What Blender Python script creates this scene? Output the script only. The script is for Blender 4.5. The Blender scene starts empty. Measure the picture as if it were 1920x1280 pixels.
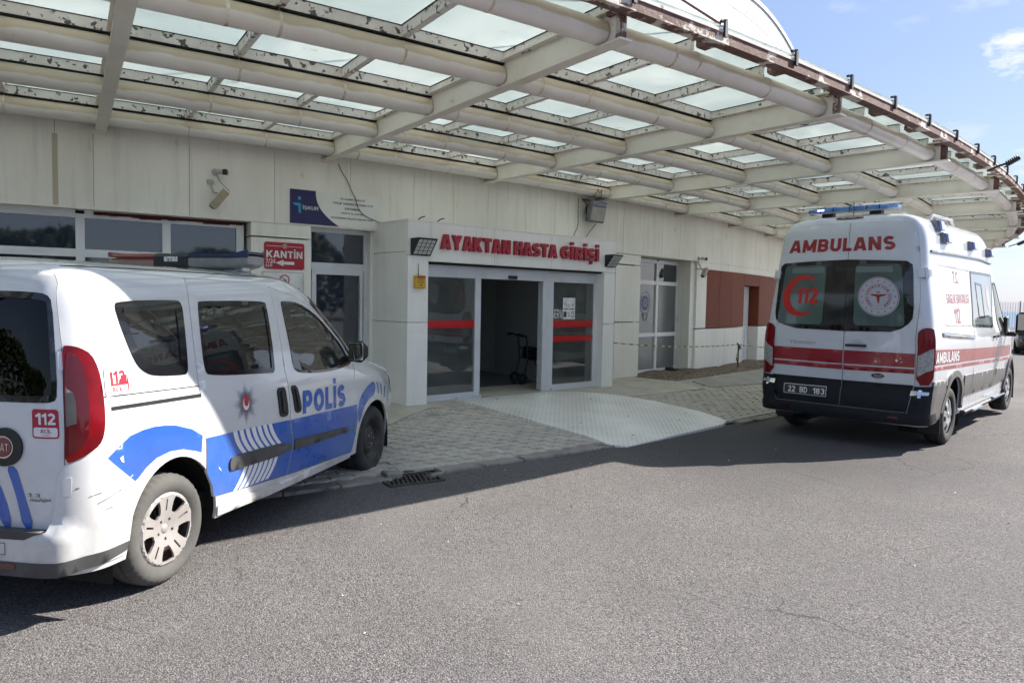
import bpy, math, random
import numpy as np
from mathutils import Vector, Matrix
from mathutils.geometry import delaunay_2d_cdt
random.seed(7)
SC = bpy.context.scene
COL = SC.collection
rad = math.radians

# ------------------------------------------------------------------ camera
cd = bpy.data.cameras.new("camera"); cam = bpy.data.objects.new("camera", cd); COL.objects.link(cam)
CAM_F, CAM_PITCH, CAM_ROLL, CAM_H = 1330.4, -0.056406, 0.018847, 1.6604
cd.sensor_fit = 'HORIZONTAL'; cd.sensor_width = 36.0; cd.lens = 36.0 * CAM_F / 1920.0
cd.clip_start = 0.05; cd.clip_end = 20000
_r = Vector((1, 0, 0)); _u = Vector((0, -math.sin(CAM_PITCH), math.cos(CAM_PITCH))); _f = Vector((0, math.cos(CAM_PITCH), math.sin(CAM_PITCH)))
_c, _s = math.cos(CAM_ROLL), math.sin(CAM_ROLL)
_r2 = _r * _c + _u * _s; _u2 = _u * _c - _r * _s
cam.matrix_world = Matrix(((_r2.x, _u2.x, -_f.x, 0), (_r2.y, _u2.y, -_f.y, 0), (_r2.z, _u2.z, -_f.z, CAM_H), (0, 0, 0, 1)))
SC.camera = cam

# ------------------------------------------------------------------ sky, sun, exposure
SUN_AZ, SUN_EL = 19.0, 38.0            # degrees anticlockwise from +X, above the horizon
SC.view_settings.view_transform = 'Standard'; SC.view_settings.look = 'None'
SC.view_settings.gamma = 1.0; SC.view_settings.exposure = 1.20
W = bpy.data.worlds.new("World"); SC.world = W; W.use_nodes = True
def build_world():
    nt = W.node_tree; N = nt.nodes; L = nt.links; N.clear()
    out = N.new('ShaderNodeOutputWorld'); bg = N.new('ShaderNodeBackground')
    sky = N.new('ShaderNodeTexSky'); sky.sky_type = 'NISHITA'; sky.sun_disc = False
    sky.sun_elevation = rad(SUN_EL); sky.sun_rotation = rad(90 - SUN_AZ)
    sky.air_density = 1.0; sky.dust_density = .8; sky.ozone_density = 2.0
    bg.inputs['Strength'].default_value = 0.10
    tc = N.new('ShaderNodeTexCoord')
    # thin cumulus: noise on the view direction, thinned out towards the zenith
    sep = N.new('ShaderNodeSeparateXYZ'); L.new(tc.outputs['Generated'], sep.inputs[0])
    dv = N.new('ShaderNodeVectorMath'); dv.operation = 'MULTIPLY'; dv.inputs[1].default_value = (1, 1, 2.6)
    L.new(tc.outputs['Generated'], dv.inputs[0])
    n1 = N.new('ShaderNodeTexNoise'); n1.inputs['Scale'].default_value = 3.6; n1.inputs['Detail'].default_value = 9; n1.inputs['Roughness'].default_value = .58
    L.new(dv.outputs[0], n1.inputs['Vector'])
    mr = N.new('ShaderNodeMapRange'); mr.inputs[1].default_value = .56; mr.inputs[2].default_value = .72; mr.inputs[3].default_value = 0; mr.inputs[4].default_value = .85
    L.new(n1.outputs['Fac'], mr.inputs[0])
    hz = N.new('ShaderNodeMapRange'); hz.inputs[1].default_value = 0.0; hz.inputs[2].default_value = .30; hz.inputs[3].default_value = .16; hz.inputs[4].default_value = 0.0
    L.new(sep.outputs[2], hz.inputs[0])
    # one cumulus high on the right, a paler bank low down beside it
    prev = mr.outputs[0]
    for (dx, dy, dz), rad_, thr in (((.540, .790, .290), .060, .47), ((.523, .803, .287), .03, .52), ((.564, .820, .10), .17, .50)):
        ds = N.new('ShaderNodeVectorMath'); ds.operation = 'DISTANCE'; ds.inputs[1].default_value = (dx, dy, dz); L.new(tc.outputs['Generated'], ds.inputs[0])
        n2 = N.new('ShaderNodeTexNoise'); n2.inputs['Scale'].default_value = 26; n2.inputs['Detail'].default_value = 8; n2.inputs['Roughness'].default_value = .6; L.new(dv.outputs[0], n2.inputs['Vector'])
        fo = N.new('ShaderNodeMapRange'); fo.inputs[1].default_value = rad_; fo.inputs[2].default_value = 0; fo.inputs[3].default_value = -.35; fo.inputs[4].default_value = .22; fo.clamp = True; L.new(ds.outputs['Value'], fo.inputs[0])
        ad = N.new('ShaderNodeMath'); ad.operation = 'ADD'; L.new(n2.outputs['Fac'], ad.inputs[0]); L.new(fo.outputs[0], ad.inputs[1])
        m2 = N.new('ShaderNodeMapRange'); m2.inputs[1].default_value = thr; m2.inputs[2].default_value = thr + .20; m2.inputs[4].default_value = .95 if rad_ < .1 else .6; L.new(ad.outputs[0], m2.inputs[0])
        m3 = N.new('ShaderNodeMath'); m3.operation = 'MAXIMUM'; L.new(prev, m3.inputs[0]); L.new(m2.outputs[0], m3.inputs[1]); prev = m3.outputs[0]
    mx = N.new('ShaderNodeMath'); mx.operation = 'MAXIMUM'; L.new(prev, mx.inputs[0]); L.new(hz.outputs[0], mx.inputs[1])
    mix = N.new('ShaderNodeMixRGB'); mix.inputs['Color2'].default_value = (4.4, 4.6, 4.8, 1)
    ev = N.new('ShaderNodeMixRGB'); ev.inputs['Fac'].default_value = .66; ev.inputs['Color2'].default_value = (1.62, 2.12, 3.55, 1)   # a thin even veil of summer haze
    L.new(sky.outputs[0], ev.inputs['Color1']); L.new(mx.outputs[0], mix.inputs['Fac']); L.new(ev.outputs[0], mix.inputs['Color1'])
    L.new(mix.outputs[0], bg.inputs[0]); L.new(bg.outputs[0], out.inputs[0])
build_world()
sd = bpy.data.lights.new("sun", 'SUN'); sd.energy = 5.0; sd.angle = rad(0.53); sd.color = (1, .955, .88)
sun = bpy.data.objects.new("sun", sd); COL.objects.link(sun)
_d = Vector((math.cos(rad(SUN_AZ)) * math.cos(rad(SUN_EL)), math.sin(rad(SUN_AZ)) * math.cos(rad(SUN_EL)), math.sin(rad(SUN_EL))))
sun.rotation_euler = _d.to_track_quat('Z', 'Y').to_euler()
sun.location = (0, 0, 30)

# ------------------------------------------------------------------ helpers: materials
def srgb(h):
    if isinstance(h, str):
        c = [int(h[i:i + 2], 16) / 255 for i in (0, 2, 4)]
        return tuple(x / 12.92 if x <= .04045 else ((x + .055) / 1.055) ** 2.4 for x in c)
    return h
MATS = {}
def mat(name, col, rough=.5, metal=0.0, coat=0.0, col2=None, scale=8.0, lo=.35, hi=.7, detail=5, bump=0.0, bscale=None, coords='W', spec=.5, col3=None, scale3=40., lo3=.6, hi3=.68, stretch=None, rough2=None, emit=None):
    """principled material with up to two noise-driven colour layers and a noise bump"""
    if name in MATS: return MATS[name]
    m = bpy.data.materials.new(name); m.use_nodes = True; nt = m.node_tree; N = nt.nodes; L = nt.links
    b = N['Principled BSDF']; c = srgb(col)
    b.inputs['Base Color'].default_value = (*c, 1); b.inputs['Roughness'].default_value = rough; b.inputs['Metallic'].default_value = metal
    b.inputs['Specular IOR Level'].default_value = spec
    if coat: b.inputs['Coat Weight'].default_value = coat; b.inputs['Coat Roughness'].default_value = .03
    if emit: b.inputs['Emission Color'].default_value = (*srgb(emit[0]), 1); b.inputs['Emission Strength'].default_value = emit[1]
    if coords == 'W': tc = N.new('ShaderNodeNewGeometry').outputs['Position']
    else: tc = N.new('ShaderNodeTexCoord').outputs['Object']
    if stretch:
        mp = N.new('ShaderNodeVectorMath'); mp.operation = 'MULTIPLY'; mp.inputs[1].default_value = stretch; L.new(tc, mp.inputs[0]); tc = mp.outputs[0]
    cur = None
    def layer(prev, c2, sc, lo_, hi_, det):
        n = N.new('ShaderNodeTexNoise'); n.inputs['Scale'].default_value = sc; n.inputs['Detail'].default_value = det; n.inputs['Roughness'].default_value = .62
        L.new(tc, n.inputs['Vector'])
        r = N.new('ShaderNodeMapRange'); r.inputs[1].default_value = lo_; r.inputs[2].default_value = hi_; r.clamp = True; L.new(n.outputs['Fac'], r.inputs[0])
        mx = N.new('ShaderNodeMixRGB'); L.new(r.outputs[0], mx.inputs['Fac'])
        if prev is None: mx.inputs['Color1'].default_value = (*c, 1)
        else: L.new(prev, mx.inputs['Color1'])
        mx.inputs['Color2'].default_value = (*srgb(c2), 1)
        return mx.outputs[0], r.outputs[0]
    if col2 is not None: cur, f = layer(None, col2, scale, lo, hi, detail)
    if col2 is not None and rough2 is not None:
        rr = N.new('ShaderNodeMapRange'); rr.inputs[3].default_value = rough; rr.inputs[4].default_value = rough2; L.new(f, rr.inputs[0]); L.new(rr.outputs[0], b.inputs['Roughness'])
    if col3 is not None: cur, f = layer(cur, col3, scale3, lo3, hi3, 8)
    if cur is not None: L.new(cur, b.inputs['Base Color'])
    if bump:
        n = N.new('ShaderNodeTexNoise'); n.inputs['Scale'].default_value = bscale or scale * 4; n.inputs['Detail'].default_value = 4; L.new(tc, n.inputs['Vector'])
        bp = N.new('ShaderNodeBump'); bp.inputs['Strength'].default_value = bump; bp.inputs['Distance'].default_value = .01
        L.new(n.outputs['Fac'], bp.inputs['Height']); L.new(bp.outputs[0], b.inputs['Normal'])
    MATS[name] = m
    return m
def road_film(m, z0, z1, amt, col=(.30, .265, .22)):
    """uneven road dirt that thickens towards the sills of a vehicle"""
    nt = m.node_tree; N = nt.nodes; L = nt.links; b = N['Principled BSDF']; s = b.inputs['Base Color']; prev = s.links[0].from_socket if s.links else None; base = tuple(s.default_value)
    tc = N.new('ShaderNodeTexCoord'); sp = N.new('ShaderNodeSeparateXYZ'); L.new(tc.outputs['Object'], sp.inputs[0])
    n = N.new('ShaderNodeTexNoise'); n.inputs['Scale'].default_value = 4.5; n.inputs['Detail'].default_value = 9; n.inputs['Roughness'].default_value = .65; L.new(tc.outputs['Object'], n.inputs['Vector'])
    r = N.new('ShaderNodeMapRange'); r.inputs[1].default_value = z1; r.inputs[2].default_value = z0; L.new(sp.outputs[2], r.inputs[0])
    r2 = N.new('ShaderNodeMapRange'); r2.inputs[1].default_value = .35; r2.inputs[2].default_value = .72; L.new(n.outputs['Fac'], r2.inputs[0])
    mu = N.new('ShaderNodeMath'); mu.operation = 'MULTIPLY'; L.new(r.outputs[0], mu.inputs[0]); L.new(r2.outputs[0], mu.inputs[1]); m2 = N.new('ShaderNodeMath'); m2.operation = 'MULTIPLY'; m2.inputs[1].default_value = amt; L.new(mu.outputs[0], m2.inputs[0])
    mx = N.new('ShaderNodeMixRGB'); L.new(m2.outputs[0], mx.inputs[0]); mx.inputs[2].default_value = (*col, 1)
    if prev: L.new(prev, mx.inputs[1])
    else: mx.inputs[1].default_value = base
    L.new(mx.outputs[0], s); rr = N.new('ShaderNodeMapRange'); rr.inputs[3].default_value = b.inputs['Roughness'].default_value; rr.inputs[4].default_value = .8; L.new(m2.outputs[0], rr.inputs[0]); L.new(rr.outputs[0], b.inputs['Roughness'])
def glass(name, tint, gloss=1.0, ior=1.5, rough=0.0, grey_veil=0.0):
    """see-through pane: tinted transparency with a Fresnel reflection"""
    if name in MATS: return MATS[name]
    m = bpy.data.materials.new(name); m.use_nodes = True; nt = m.node_tree; N = nt.nodes; L = nt.links; N.clear()
    out = N.new('ShaderNodeOutputMaterial'); tr = N.new('ShaderNodeBsdfTransparent'); gl = N.new('ShaderNodeBsdfGlossy'); fr = N.new('ShaderNodeFresnel'); mx = N.new('ShaderNodeMixShader')
    tr.inputs[0].default_value = (*srgb(tint), 1); gl.inputs['Roughness'].default_value = rough; gl.inputs[0].default_value = (gloss, gloss, gloss, 1); fr.inputs[0].default_value = ior
    # small ripples so that reflections are not perfectly straight
    n = N.new('ShaderNodeTexNoise'); n.inputs['Scale'].default_value = 1.6; g = N.new('ShaderNodeTexCoord'); L.new(g.outputs['Object'], n.inputs['Vector'])
    bp = N.new('ShaderNodeBump'); bp.inputs['Strength'].default_value = .12; bp.inputs['Distance'].default_value = .02; L.new(n.outputs['Fac'], bp.inputs['Height'])
    L.new(bp.outputs[0], gl.inputs['Normal'])
    L.new(fr.outputs[0], mx.inputs[0]); L.new(tr.outputs[0], mx.inputs[1]); L.new(gl.outputs[0], mx.inputs[2]); last = mx.outputs[0]
    if grey_veil:  # patchy dirt grey, also painted in for daylight the pane would reflect
        df = N.new('ShaderNodeBsdfDiffuse'); df.inputs[0].default_value = (.55, .58, .55, 1); m2 = N.new('ShaderNodeMixShader'); n3 = N.new('ShaderNodeTexNoise'); n3.inputs['Scale'].default_value = 2.2; n3.inputs['Detail'].default_value = 8; L.new(g.outputs['Object'], n3.inputs['Vector'])
        r3 = N.new('ShaderNodeMapRange'); r3.inputs[1].default_value = .3; r3.inputs[2].default_value = .75; r3.inputs[3].default_value = grey_veil * .6; r3.inputs[4].default_value = grey_veil * 1.6; L.new(n3.outputs['Fac'], r3.inputs[0]); L.new(r3.outputs[0], m2.inputs[0]); L.new(last, m2.inputs[1]); L.new(df.outputs[0], m2.inputs[2]); last = m2.outputs[0]
    L.new(last, out.inputs[0])
    MATS[name] = m
    return m
def streaks(m, amt=.3, col=(.36, .33, .27), sc=(5, 5, .30), lo=.52, hi=.80):
    """rain streaks running down a wall"""
    nt = m.node_tree; N = nt.nodes; L = nt.links; s = N['Principled BSDF'].inputs['Base Color']; prev = s.links[0].from_socket
    g = N.new('ShaderNodeNewGeometry'); v = N.new('ShaderNodeVectorMath'); v.operation = 'MULTIPLY'; v.inputs[1].default_value = sc; L.new(g.outputs['Position'], v.inputs[0])
    n = N.new('ShaderNodeTexNoise'); n.inputs['Scale'].default_value = 2.4; n.inputs['Detail'].default_value = 8; n.inputs['Roughness'].default_value = .6; L.new(v.outputs[0], n.inputs['Vector'])
    r = N.new('ShaderNodeMapRange'); r.inputs[1].default_value = lo; r.inputs[2].default_value = hi; r.inputs[4].default_value = amt; L.new(n.outputs['Fac'], r.inputs[0])
    n2 = N.new('ShaderNodeTexNoise'); n2.inputs['Scale'].default_value = 14; n2.inputs['Detail'].default_value = 3; L.new(g.outputs['Position'], n2.inputs['Vector']); r2 = N.new('ShaderNodeMapRange'); r2.inputs[1].default_value = .74; r2.inputs[2].default_value = .79; r2.inputs[4].default_value = .5; L.new(n2.outputs['Fac'], r2.inputs[0])
    a = N.new('ShaderNodeMath'); a.operation = 'MAXIMUM'; L.new(r.outputs[0], a.inputs[0]); L.new(r2.outputs[0], a.inputs[1])
    mx = N.new('ShaderNodeMixRGB'); mx.inputs[2].default_value = (*col, 1); L.new(a.outputs[0], mx.inputs[0]); L.new(prev, mx.inputs[1]); L.new(mx.outputs[0], s)

# ------------------------------------------------------------------ helpers: objects
def obj(name, verts, faces, m, parent=None, smooth=False, mids=None, loc=None):
    me = bpy.data.meshes.new(name); me.from_pydata([tuple(map(float, v)) for v in verts], [], [tuple(map(int, f)) for f in faces])
    for x in (m if isinstance(m, (list, tuple)) else [m]): me.materials.append(x)
    if mids is not None: me.polygons.foreach_set('material_index', mids)
    if smooth: me.polygons.foreach_set('use_smooth', [True] * len(me.polygons))
    me.update()
    o = bpy.data.objects.new(name, me); COL.objects.link(o)
    if parent is not None: o.parent = parent
    if loc is not None: o.location = loc
    return o
def tag(o, label=None, cat=None, group=None, kind=None):
    if label: o['label'] = label
    if cat: o['category'] = cat
    if group: o['group'] = group
    if kind: o['kind'] = kind
    return o
def thing(name, label, cat, loc=(0, 0, 0), group=None):
    o = bpy.data.objects.new(name, None); COL.objects.link(o); o.location = loc; o.empty_display_size = .2
    return tag(o, label, cat, group)
class MB:
    """collects shapes into one mesh"""
    def __init__(s): s.v = []; s.f = []; s.m = []
    def add(s, v, f, m=0):
        o = len(s.v); s.v += [tuple(p) for p in v]; s.f += [tuple(i + o for i in q) for q in f]; s.m += [m] * len(f)
    def box(s, c, d, R=None, m=0, bev=0.0):
        x, y, z = d[0] / 2, d[1] / 2, d[2] / 2
        if bev <= 0:
            p = [(-x, -y, -z), (x, -y, -z), (x, y, -z), (-x, y, -z), (-x, -y, z), (x, -y, z), (x, y, z), (-x, y, z)]
            f = [(0, 3, 2, 1), (4, 5, 6, 7), (0, 1, 5, 4), (1, 2, 6, 5), (2, 3, 7, 6), (3, 0, 4, 7)]
        else:
            b = min(bev, x * .9, y * .9, z * .9); p = []; f = []
            for sz, zz in ((-1, -z), (1, z)):
                for (X, Y) in ((-x + b, -y + b), (x - b, -y + b), (x - b, y - b), (-x + b, y - b)): p.append((X, Y, zz))
            for zz in (-z + b, z - b):
                for (X, Y) in ((-x + b, -y), (x - b, -y), (x, -y + b), (x, y - b), (x - b, y), (-x + b, y), (-x, y - b), (-x, -y + b)): p.append((X, Y, zz))
            f.append((3, 2, 1, 0)); f.append((4, 5, 6, 7))
            for i in range(8): f.append((8 + i, 8 + (i + 1) % 8, 16 + (i + 1) % 8, 16 + i))
            for (base, off, fl) in ((0, 8, 0), (4, 16, 1)):
                for j in range(4):
                    a, b2 = base + j, base + (j + 1) % 4
                    q = (a, b2, off + (2 * j + 1) % 8, off + 2 * j)
                    f.append(q if not fl else q[::-1])
                    t = (b2, off + (2 * j + 2) % 8, off + (2 * j + 1) % 8)
                    f.append(t if not fl else t[::-1])
        if R is not None: p = [R @ Vector(q) for q in p]
        s.add([(q[0] + c[0], q[1] + c[1], q[2] + c[2]) for q in p], f, m)
    def prism(s, poly, fmap, d, m=0, cap=True):
        """2-D polygon (ccw seen from outside) mapped by fmap(x,y,depth); front at depth 0, back at depth d"""
        n = len(poly); v = [fmap(x, y, 0) for x, y in poly] + [fmap(x, y, d) for x, y in poly]
        f = [tuple(range(n))] + [tuple(range(2 * n - 1, n - 1, -1))] + [(i, n + i, n + (i + 1) % n, (i + 1) % n) for i in range(n)]
        s.add(v, f, m)
    def tube(s, path, r, n=8, m=0, cap=True):
        P = [Vector(p) for p in path]; rr = r if isinstance(r, (list, tuple)) else [r] * len(P)
        t0 = (P[1] - P[0]).normalized(); a = Vector((0, 0, 1)) if abs(t0.z) < .9 else Vector((1, 0, 0)); u = t0.cross(a).normalized()
        v = []
        for i, p in enumerate(P):
            t = ((P[min(i + 1, len(P) - 1)] - P[max(i - 1, 0)])).normalized()
            u = (u - t * u.dot(t)).normalized(); w = t.cross(u)
            for k in range(n):
                an = 2 * math.pi * k / n; v.append(p + (u * math.cos(an) + w * math.sin(an)) * rr[i])
        f = [(i * n + k, i * n + (k + 1) % n, (i + 1) * n + (k + 1) % n, (i + 1) * n + k) for i in range(len(P) - 1) for k in range(n)]
        if cap: f += [tuple(range(n - 1, -1, -1)), tuple(range((len(P) - 1) * n, len(P) * n))]
        s.add(v, f, m)
    def lathe(s, prof, axis='y', n=48, c=(0, 0, 0), m=0, mod=None):
        """prof: (radius, axial)"""
        v = []; k = len(prof)
        for i in range(n):
            a = 2 * math.pi * i / n
            for j, (r, h) in enumerate(prof):
                if mod: r = r + mod(i, j)
                if axis == 'y': v.append((c[0] + r * math.cos(a), c[1] + h, c[2] + r * math.sin(a)))
                elif axis == 'z': v.append((c[0] + r * math.cos(a), c[1] + r * math.sin(a), c[2] + h))
                else: v.append((c[0] + h, c[1] + r * math.cos(a), c[2] + r * math.sin(a)))
        f = [(i * k + j, ((i + 1) % n) * k + j, ((i + 1) % n) * k + j + 1, i * k + j + 1) for i in range(n) for j in range(k - 1)]
        s.add(v, f, m)
    def build(s, name, mt, parent=None, smooth=False, loc=None):
        return obj(name, s.v, s.f, mt, parent, smooth, s.m if isinstance(mt, (list, tuple)) else None, loc)
def smooth_angle(o, deg=35):
    me = o.data
    me.polygons.foreach_set('use_smooth', [True] * len(me.polygons))
    try: me.set_sharp_from_angle(angle=rad(deg))
    except Exception: pass
    return o

# ------------------------------------------------------------------ helpers: 2-D shapes
def chaikin(poly, it=2, closed=True):
    for _ in range(it):
        q = []; n = len(poly)
        for i in range(n if closed else n - 1):
            a, b = poly[i], poly[(i + 1) % n]
            q.append((a[0] * .75 + b[0] * .25, a[1] * .75 + b[1] * .25)); q.append((a[0] * .25 + b[0] * .75, a[1] * .25 + b[1] * .75))
        if not closed: q = [poly[0]] + q + [poly[-1]]
        poly = q
    return poly
def resample(poly, step):
    q = []; n = len(poly)
    for i in range(n):
        a, b = poly[i], poly[(i + 1) % n]; d = math.hypot(b[0] - a[0], b[1] - a[1]); k = max(1, int(math.ceil(d / step)))
        for j in range(k): q.append((a[0] + (b[0] - a[0]) * j / k, a[1] + (b[1] - a[1]) * j / k))
    return q
def area(p): return sum(p[i][0] * p[(i + 1) % len(p)][1] - p[(i + 1) % len(p)][0] * p[i][1] for i in range(len(p))) / 2
def ccw(p): return p if area(p) > 0 else p[::-1]
def inset(p, d):
    p = ccw(p); n = len(p); q = []
    for i in range(n):
        a, b, c = p[i - 1], p[i], p[(i + 1) % n]
        e1 = (b[0] - a[0], b[1] - a[1]); e2 = (c[0] - b[0], c[1] - b[1])
        l1 = math.hypot(*e1) or 1; l2 = math.hypot(*e2) or 1
        nx = -e1[1] / l1 - e2[1] / l2; ny = e1[0] / l1 + e2[0] / l2; l = math.hypot(nx, ny)
        if l < 1e-6: q.append(b); continue
        nx /= l; ny /= l; cs = max(.45, (-e1[1] * nx + e1[0] * ny) / l1)
        q.append((b[0] + nx * d / cs, b[1] + ny * d / cs))
    return q
def rrect(x0, y0, x1, y1, r, n=4):
    r = min(r, (x1 - x0) / 2, (y1 - y0) / 2); p = []
    for cx, cy, a in ((x1 - r, y0 + r, -90), (x1 - r, y1 - r, 0), (x0 + r, y1 - r, 90), (x0 + r, y0 + r, 180)):
        for i in range(n + 1): t = rad(a + 90 * i / n); p.append((cx + r * math.cos(t), cy + r * math.sin(t)))
    return p
def circ(cx, cy, r, n=32, ry=None): return [(cx + r * math.cos(2 * math.pi * i / n), cy + (ry or r) * math.sin(2 * math.pi * i / n)) for i in range(n)]
def inpoly(pts, poly):
    x, y = pts[:, 0], pts[:, 1]; ins = np.zeros(len(pts), bool); n = len(poly); j = n - 1
    for i in range(n):
        xi, yi = poly[i]; xj, yj = poly[j]
        if yi != yj:
            c = ((yi > y) != (yj > y)) & (x < (xj - xi) * (y - yi) / (yj - yi) + xi); ins ^= c
        j = i
    return ins
def tri2d(outer, holes=(), step=None):
    """triangulate a 2-D polygon with holes; interior grid points every `step`"""
    loops = [ccw(outer)] + [ccw(h) for h in holes]
    if step: loops = [resample(l, step) for l in loops]
    vs = []; ed = []
    for l in loops:
        o = len(vs); vs += l; ed += [(o + i, o + (i + 1) % len(l)) for i in range(len(l))]
    if step:
        A = np.array(loops[0]); x0, y0 = A.min(0); x1, y1 = A.max(0)
        gx, gy = np.meshgrid(np.arange(math.floor(x0 / step), x1 / step + 1) * step, np.arange(math.floor(y0 / step), y1 / step + 1) * step)
        g = np.stack([gx.ravel(), gy.ravel()], 1)
        k = inpoly(g, loops[0])
        for h in loops[1:]: k &= ~inpoly(g, h)
        g = g[k]
        if len(g):
            bd = np.array(vs); keep = np.ones(len(g), bool)
            for i0 in range(0, len(g), 2000):
                d = ((g[i0:i0 + 2000, None, :] - bd[None]) ** 2).sum(2).min(1); keep[i0:i0 + 2000] = d > (step * .35) ** 2
            vs = list(vs) + [tuple(p) for p in g[keep]]
    r = delaunay_2d_cdt([Vector(p) for p in vs], ed, [], 0, 1e-6)
    P = np.array([(p.x, p.y) for p in r[0]]); F = np.array([f for f in r[2] if len(f) == 3])
    if len(F) == 0: return P, F
    c = P[F].mean(1); k = inpoly(c, loops[0])
    for h in loops[1:]: k &= ~inpoly(c, h)
    F = F[k]
    a = P[F]; ar = (a[:, 1, 0] - a[:, 0, 0]) * (a[:, 2, 1] - a[:, 0, 1]) - (a[:, 2, 0] - a[:, 0, 0]) * (a[:, 1, 1] - a[:, 0, 1])
    F[ar < 0] = F[ar < 0][:, ::-1]; F = F[np.abs(ar) > 1e-10]
    used = np.unique(F); mp = -np.ones(len(P), int); mp[used] = np.arange(len(used))
    return P[used], mp[F]
def surf_patch(S, outer, holes=(), off=0.0, step=.05, rim=0.0):
    """3-D patch on surface S(a,b)->(pos,normal); off may be a function; rim: depth of the turned-in edge"""
    P, F = tri2d(outer, holes, step)
    V = []; NN = []
    for a, b in P:
        p, n = S(a, b); o = off(a, b) if callable(off) else off
        V.append((p[0] + n[0] * o, p[1] + n[1] * o, p[2] + n[2] * o)); NN.append(n)
    faces = [tuple(f) for f in F]
    if rim:
        cnt = {}
        for f in faces:
            for i in range(3):
                e = (f[i], f[(i + 1) % 3]); cnt[e] = cnt.get(e, 0) + 1
        bd = [e for e in cnt if (e[1], e[0]) not in cnt]
        idx = {}
        def dup(i, deep):
            k = (i, deep)
            if k not in idx:
                n = NN[i]; v = V[i]; d = rim if deep else 0
                idx[k] = len(V); V.append((v[0] - n[0] * d, v[1] - n[1] * d, v[2] - n[2] * d)); NN.append(n)
            return idx[k]
        for a, b in bd: faces.append((dup(a, 0), dup(a, 1), dup(b, 1), dup(b, 0)))
    return V, faces
_TX = {}
def text2d(s, bold=0.0, font_space=1.0, shear=0.0):
    """outline mesh of a string normalised to its bounding box 0..1; returns verts, faces, aspect"""
    k = (s, bold, font_space, shear)
    if k in _TX: return _TX[k]
    c = bpy.data.curves.new('t', 'FONT'); c.body = s; c.size = 1; c.offset = bold; c.space_character = font_space; c.shear = shear; c.resolution_u = 3
    o = bpy.data.objects.new('t', c); COL.objects.link(o); dg = bpy.context.evaluated_depsgraph_get(); dg.update()
    me = bpy.data.meshes.new_from_object(o.evaluated_get(dg))
    v = np.array([(p.co.x, p.co.y) for p in me.vertices]); f = [tuple(p.vertices) for p in me.polygons]
    bpy.data.objects.remove(o); bpy.data.curves.remove(c); bpy.data.meshes.remove(me)
    lo, hi = v.min(0), v.max(0); d = hi - lo; v = (v - lo) / d
    f2 = []
    for q in f:
        a = sum(v[q[i]][0] * v[q[(i + 1) % len(q)]][1] - v[q[(i + 1) % len(q)]][0] * v[q[i]][1] for i in range(len(q)))
        f2.append(q if a > 0 else q[::-1])
    _TX[k] = (v, f2, d[0] / d[1]); return _TX[k]
# ------------------------------------------------------------------ a bold signwriter's alphabet, drawn as strokes
def tri_union(loops, cuts=()):
    """triangulate the union of several outlines"""
    loops = [ccw(l) for l in loops if len(l) > 2]; vs = []; ed = []
    for l in loops: o = len(vs); vs += l; ed += [(o + i, o + (i + 1) % len(l)) for i in range(len(l))]
    r = delaunay_2d_cdt([Vector(p) for p in vs], ed, [], 0, 1e-6); P = np.array([(p.x, p.y) for p in r[0]]); F = np.array([f for f in r[2] if len(f) == 3]); c = P[F].mean(1); k = np.zeros(len(F), bool)
    for l in loops: k |= inpoly(c, l)
    F = F[k]; a = P[F]; ar = (a[:, 1, 0] - a[:, 0, 0]) * (a[:, 2, 1] - a[:, 0, 1]) - (a[:, 2, 0] - a[:, 0, 0]) * (a[:, 1, 1] - a[:, 0, 1]); F[ar < 0] = F[ar < 0][:, ::-1]; F = F[np.abs(ar) > 1e-9]
    used = np.unique(F); mp = -np.ones(len(P), int); mp[used] = np.arange(len(used)); return P[used], mp[F]
def stroke(pts, t):
    L_, R_ = [], []; n = len(pts)
    for i, p in enumerate(pts):
        a = pts[max(i - 1, 0)]; b = pts[min(i + 1, n - 1)]
        d1 = (p[0] - a[0], p[1] - a[1]) if i else (b[0] - p[0], b[1] - p[1]); d2 = (b[0] - p[0], b[1] - p[1]) if i < n - 1 else d1
        l1 = math.hypot(*d1) or 1; l2 = math.hypot(*d2) or 1; n1 = (-d1[1] / l1, d1[0] / l1); n2 = (-d2[1] / l2, d2[0] / l2)
        nx, ny = n1[0] + n2[0], n1[1] + n2[1]; l = math.hypot(nx, ny) or 1; nx /= l; ny /= l; k = t / 2 / max(.35, nx * n1[0] + ny * n1[1])
        L_.append((p[0] + nx * k, p[1] + ny * k)); R_.append((p[0] - nx * k, p[1] - ny * k))
    return L_ + R_[::-1]
def clipy(poly, y0, y1):
    for yy, s in ((y0, 1), (y1, -1)):
        q = []; n = len(poly)
        for i in range(n):
            a, b = poly[i], poly[(i + 1) % n]; ia, ib = (a[1] - yy) * s >= 0, (b[1] - yy) * s >= 0
            if ia: q.append(a)
            if ia != ib: f = (yy - a[1]) / (b[1] - a[1]); q.append((a[0] + (b[0] - a[0]) * f, yy))
        poly = q
    return poly
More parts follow.
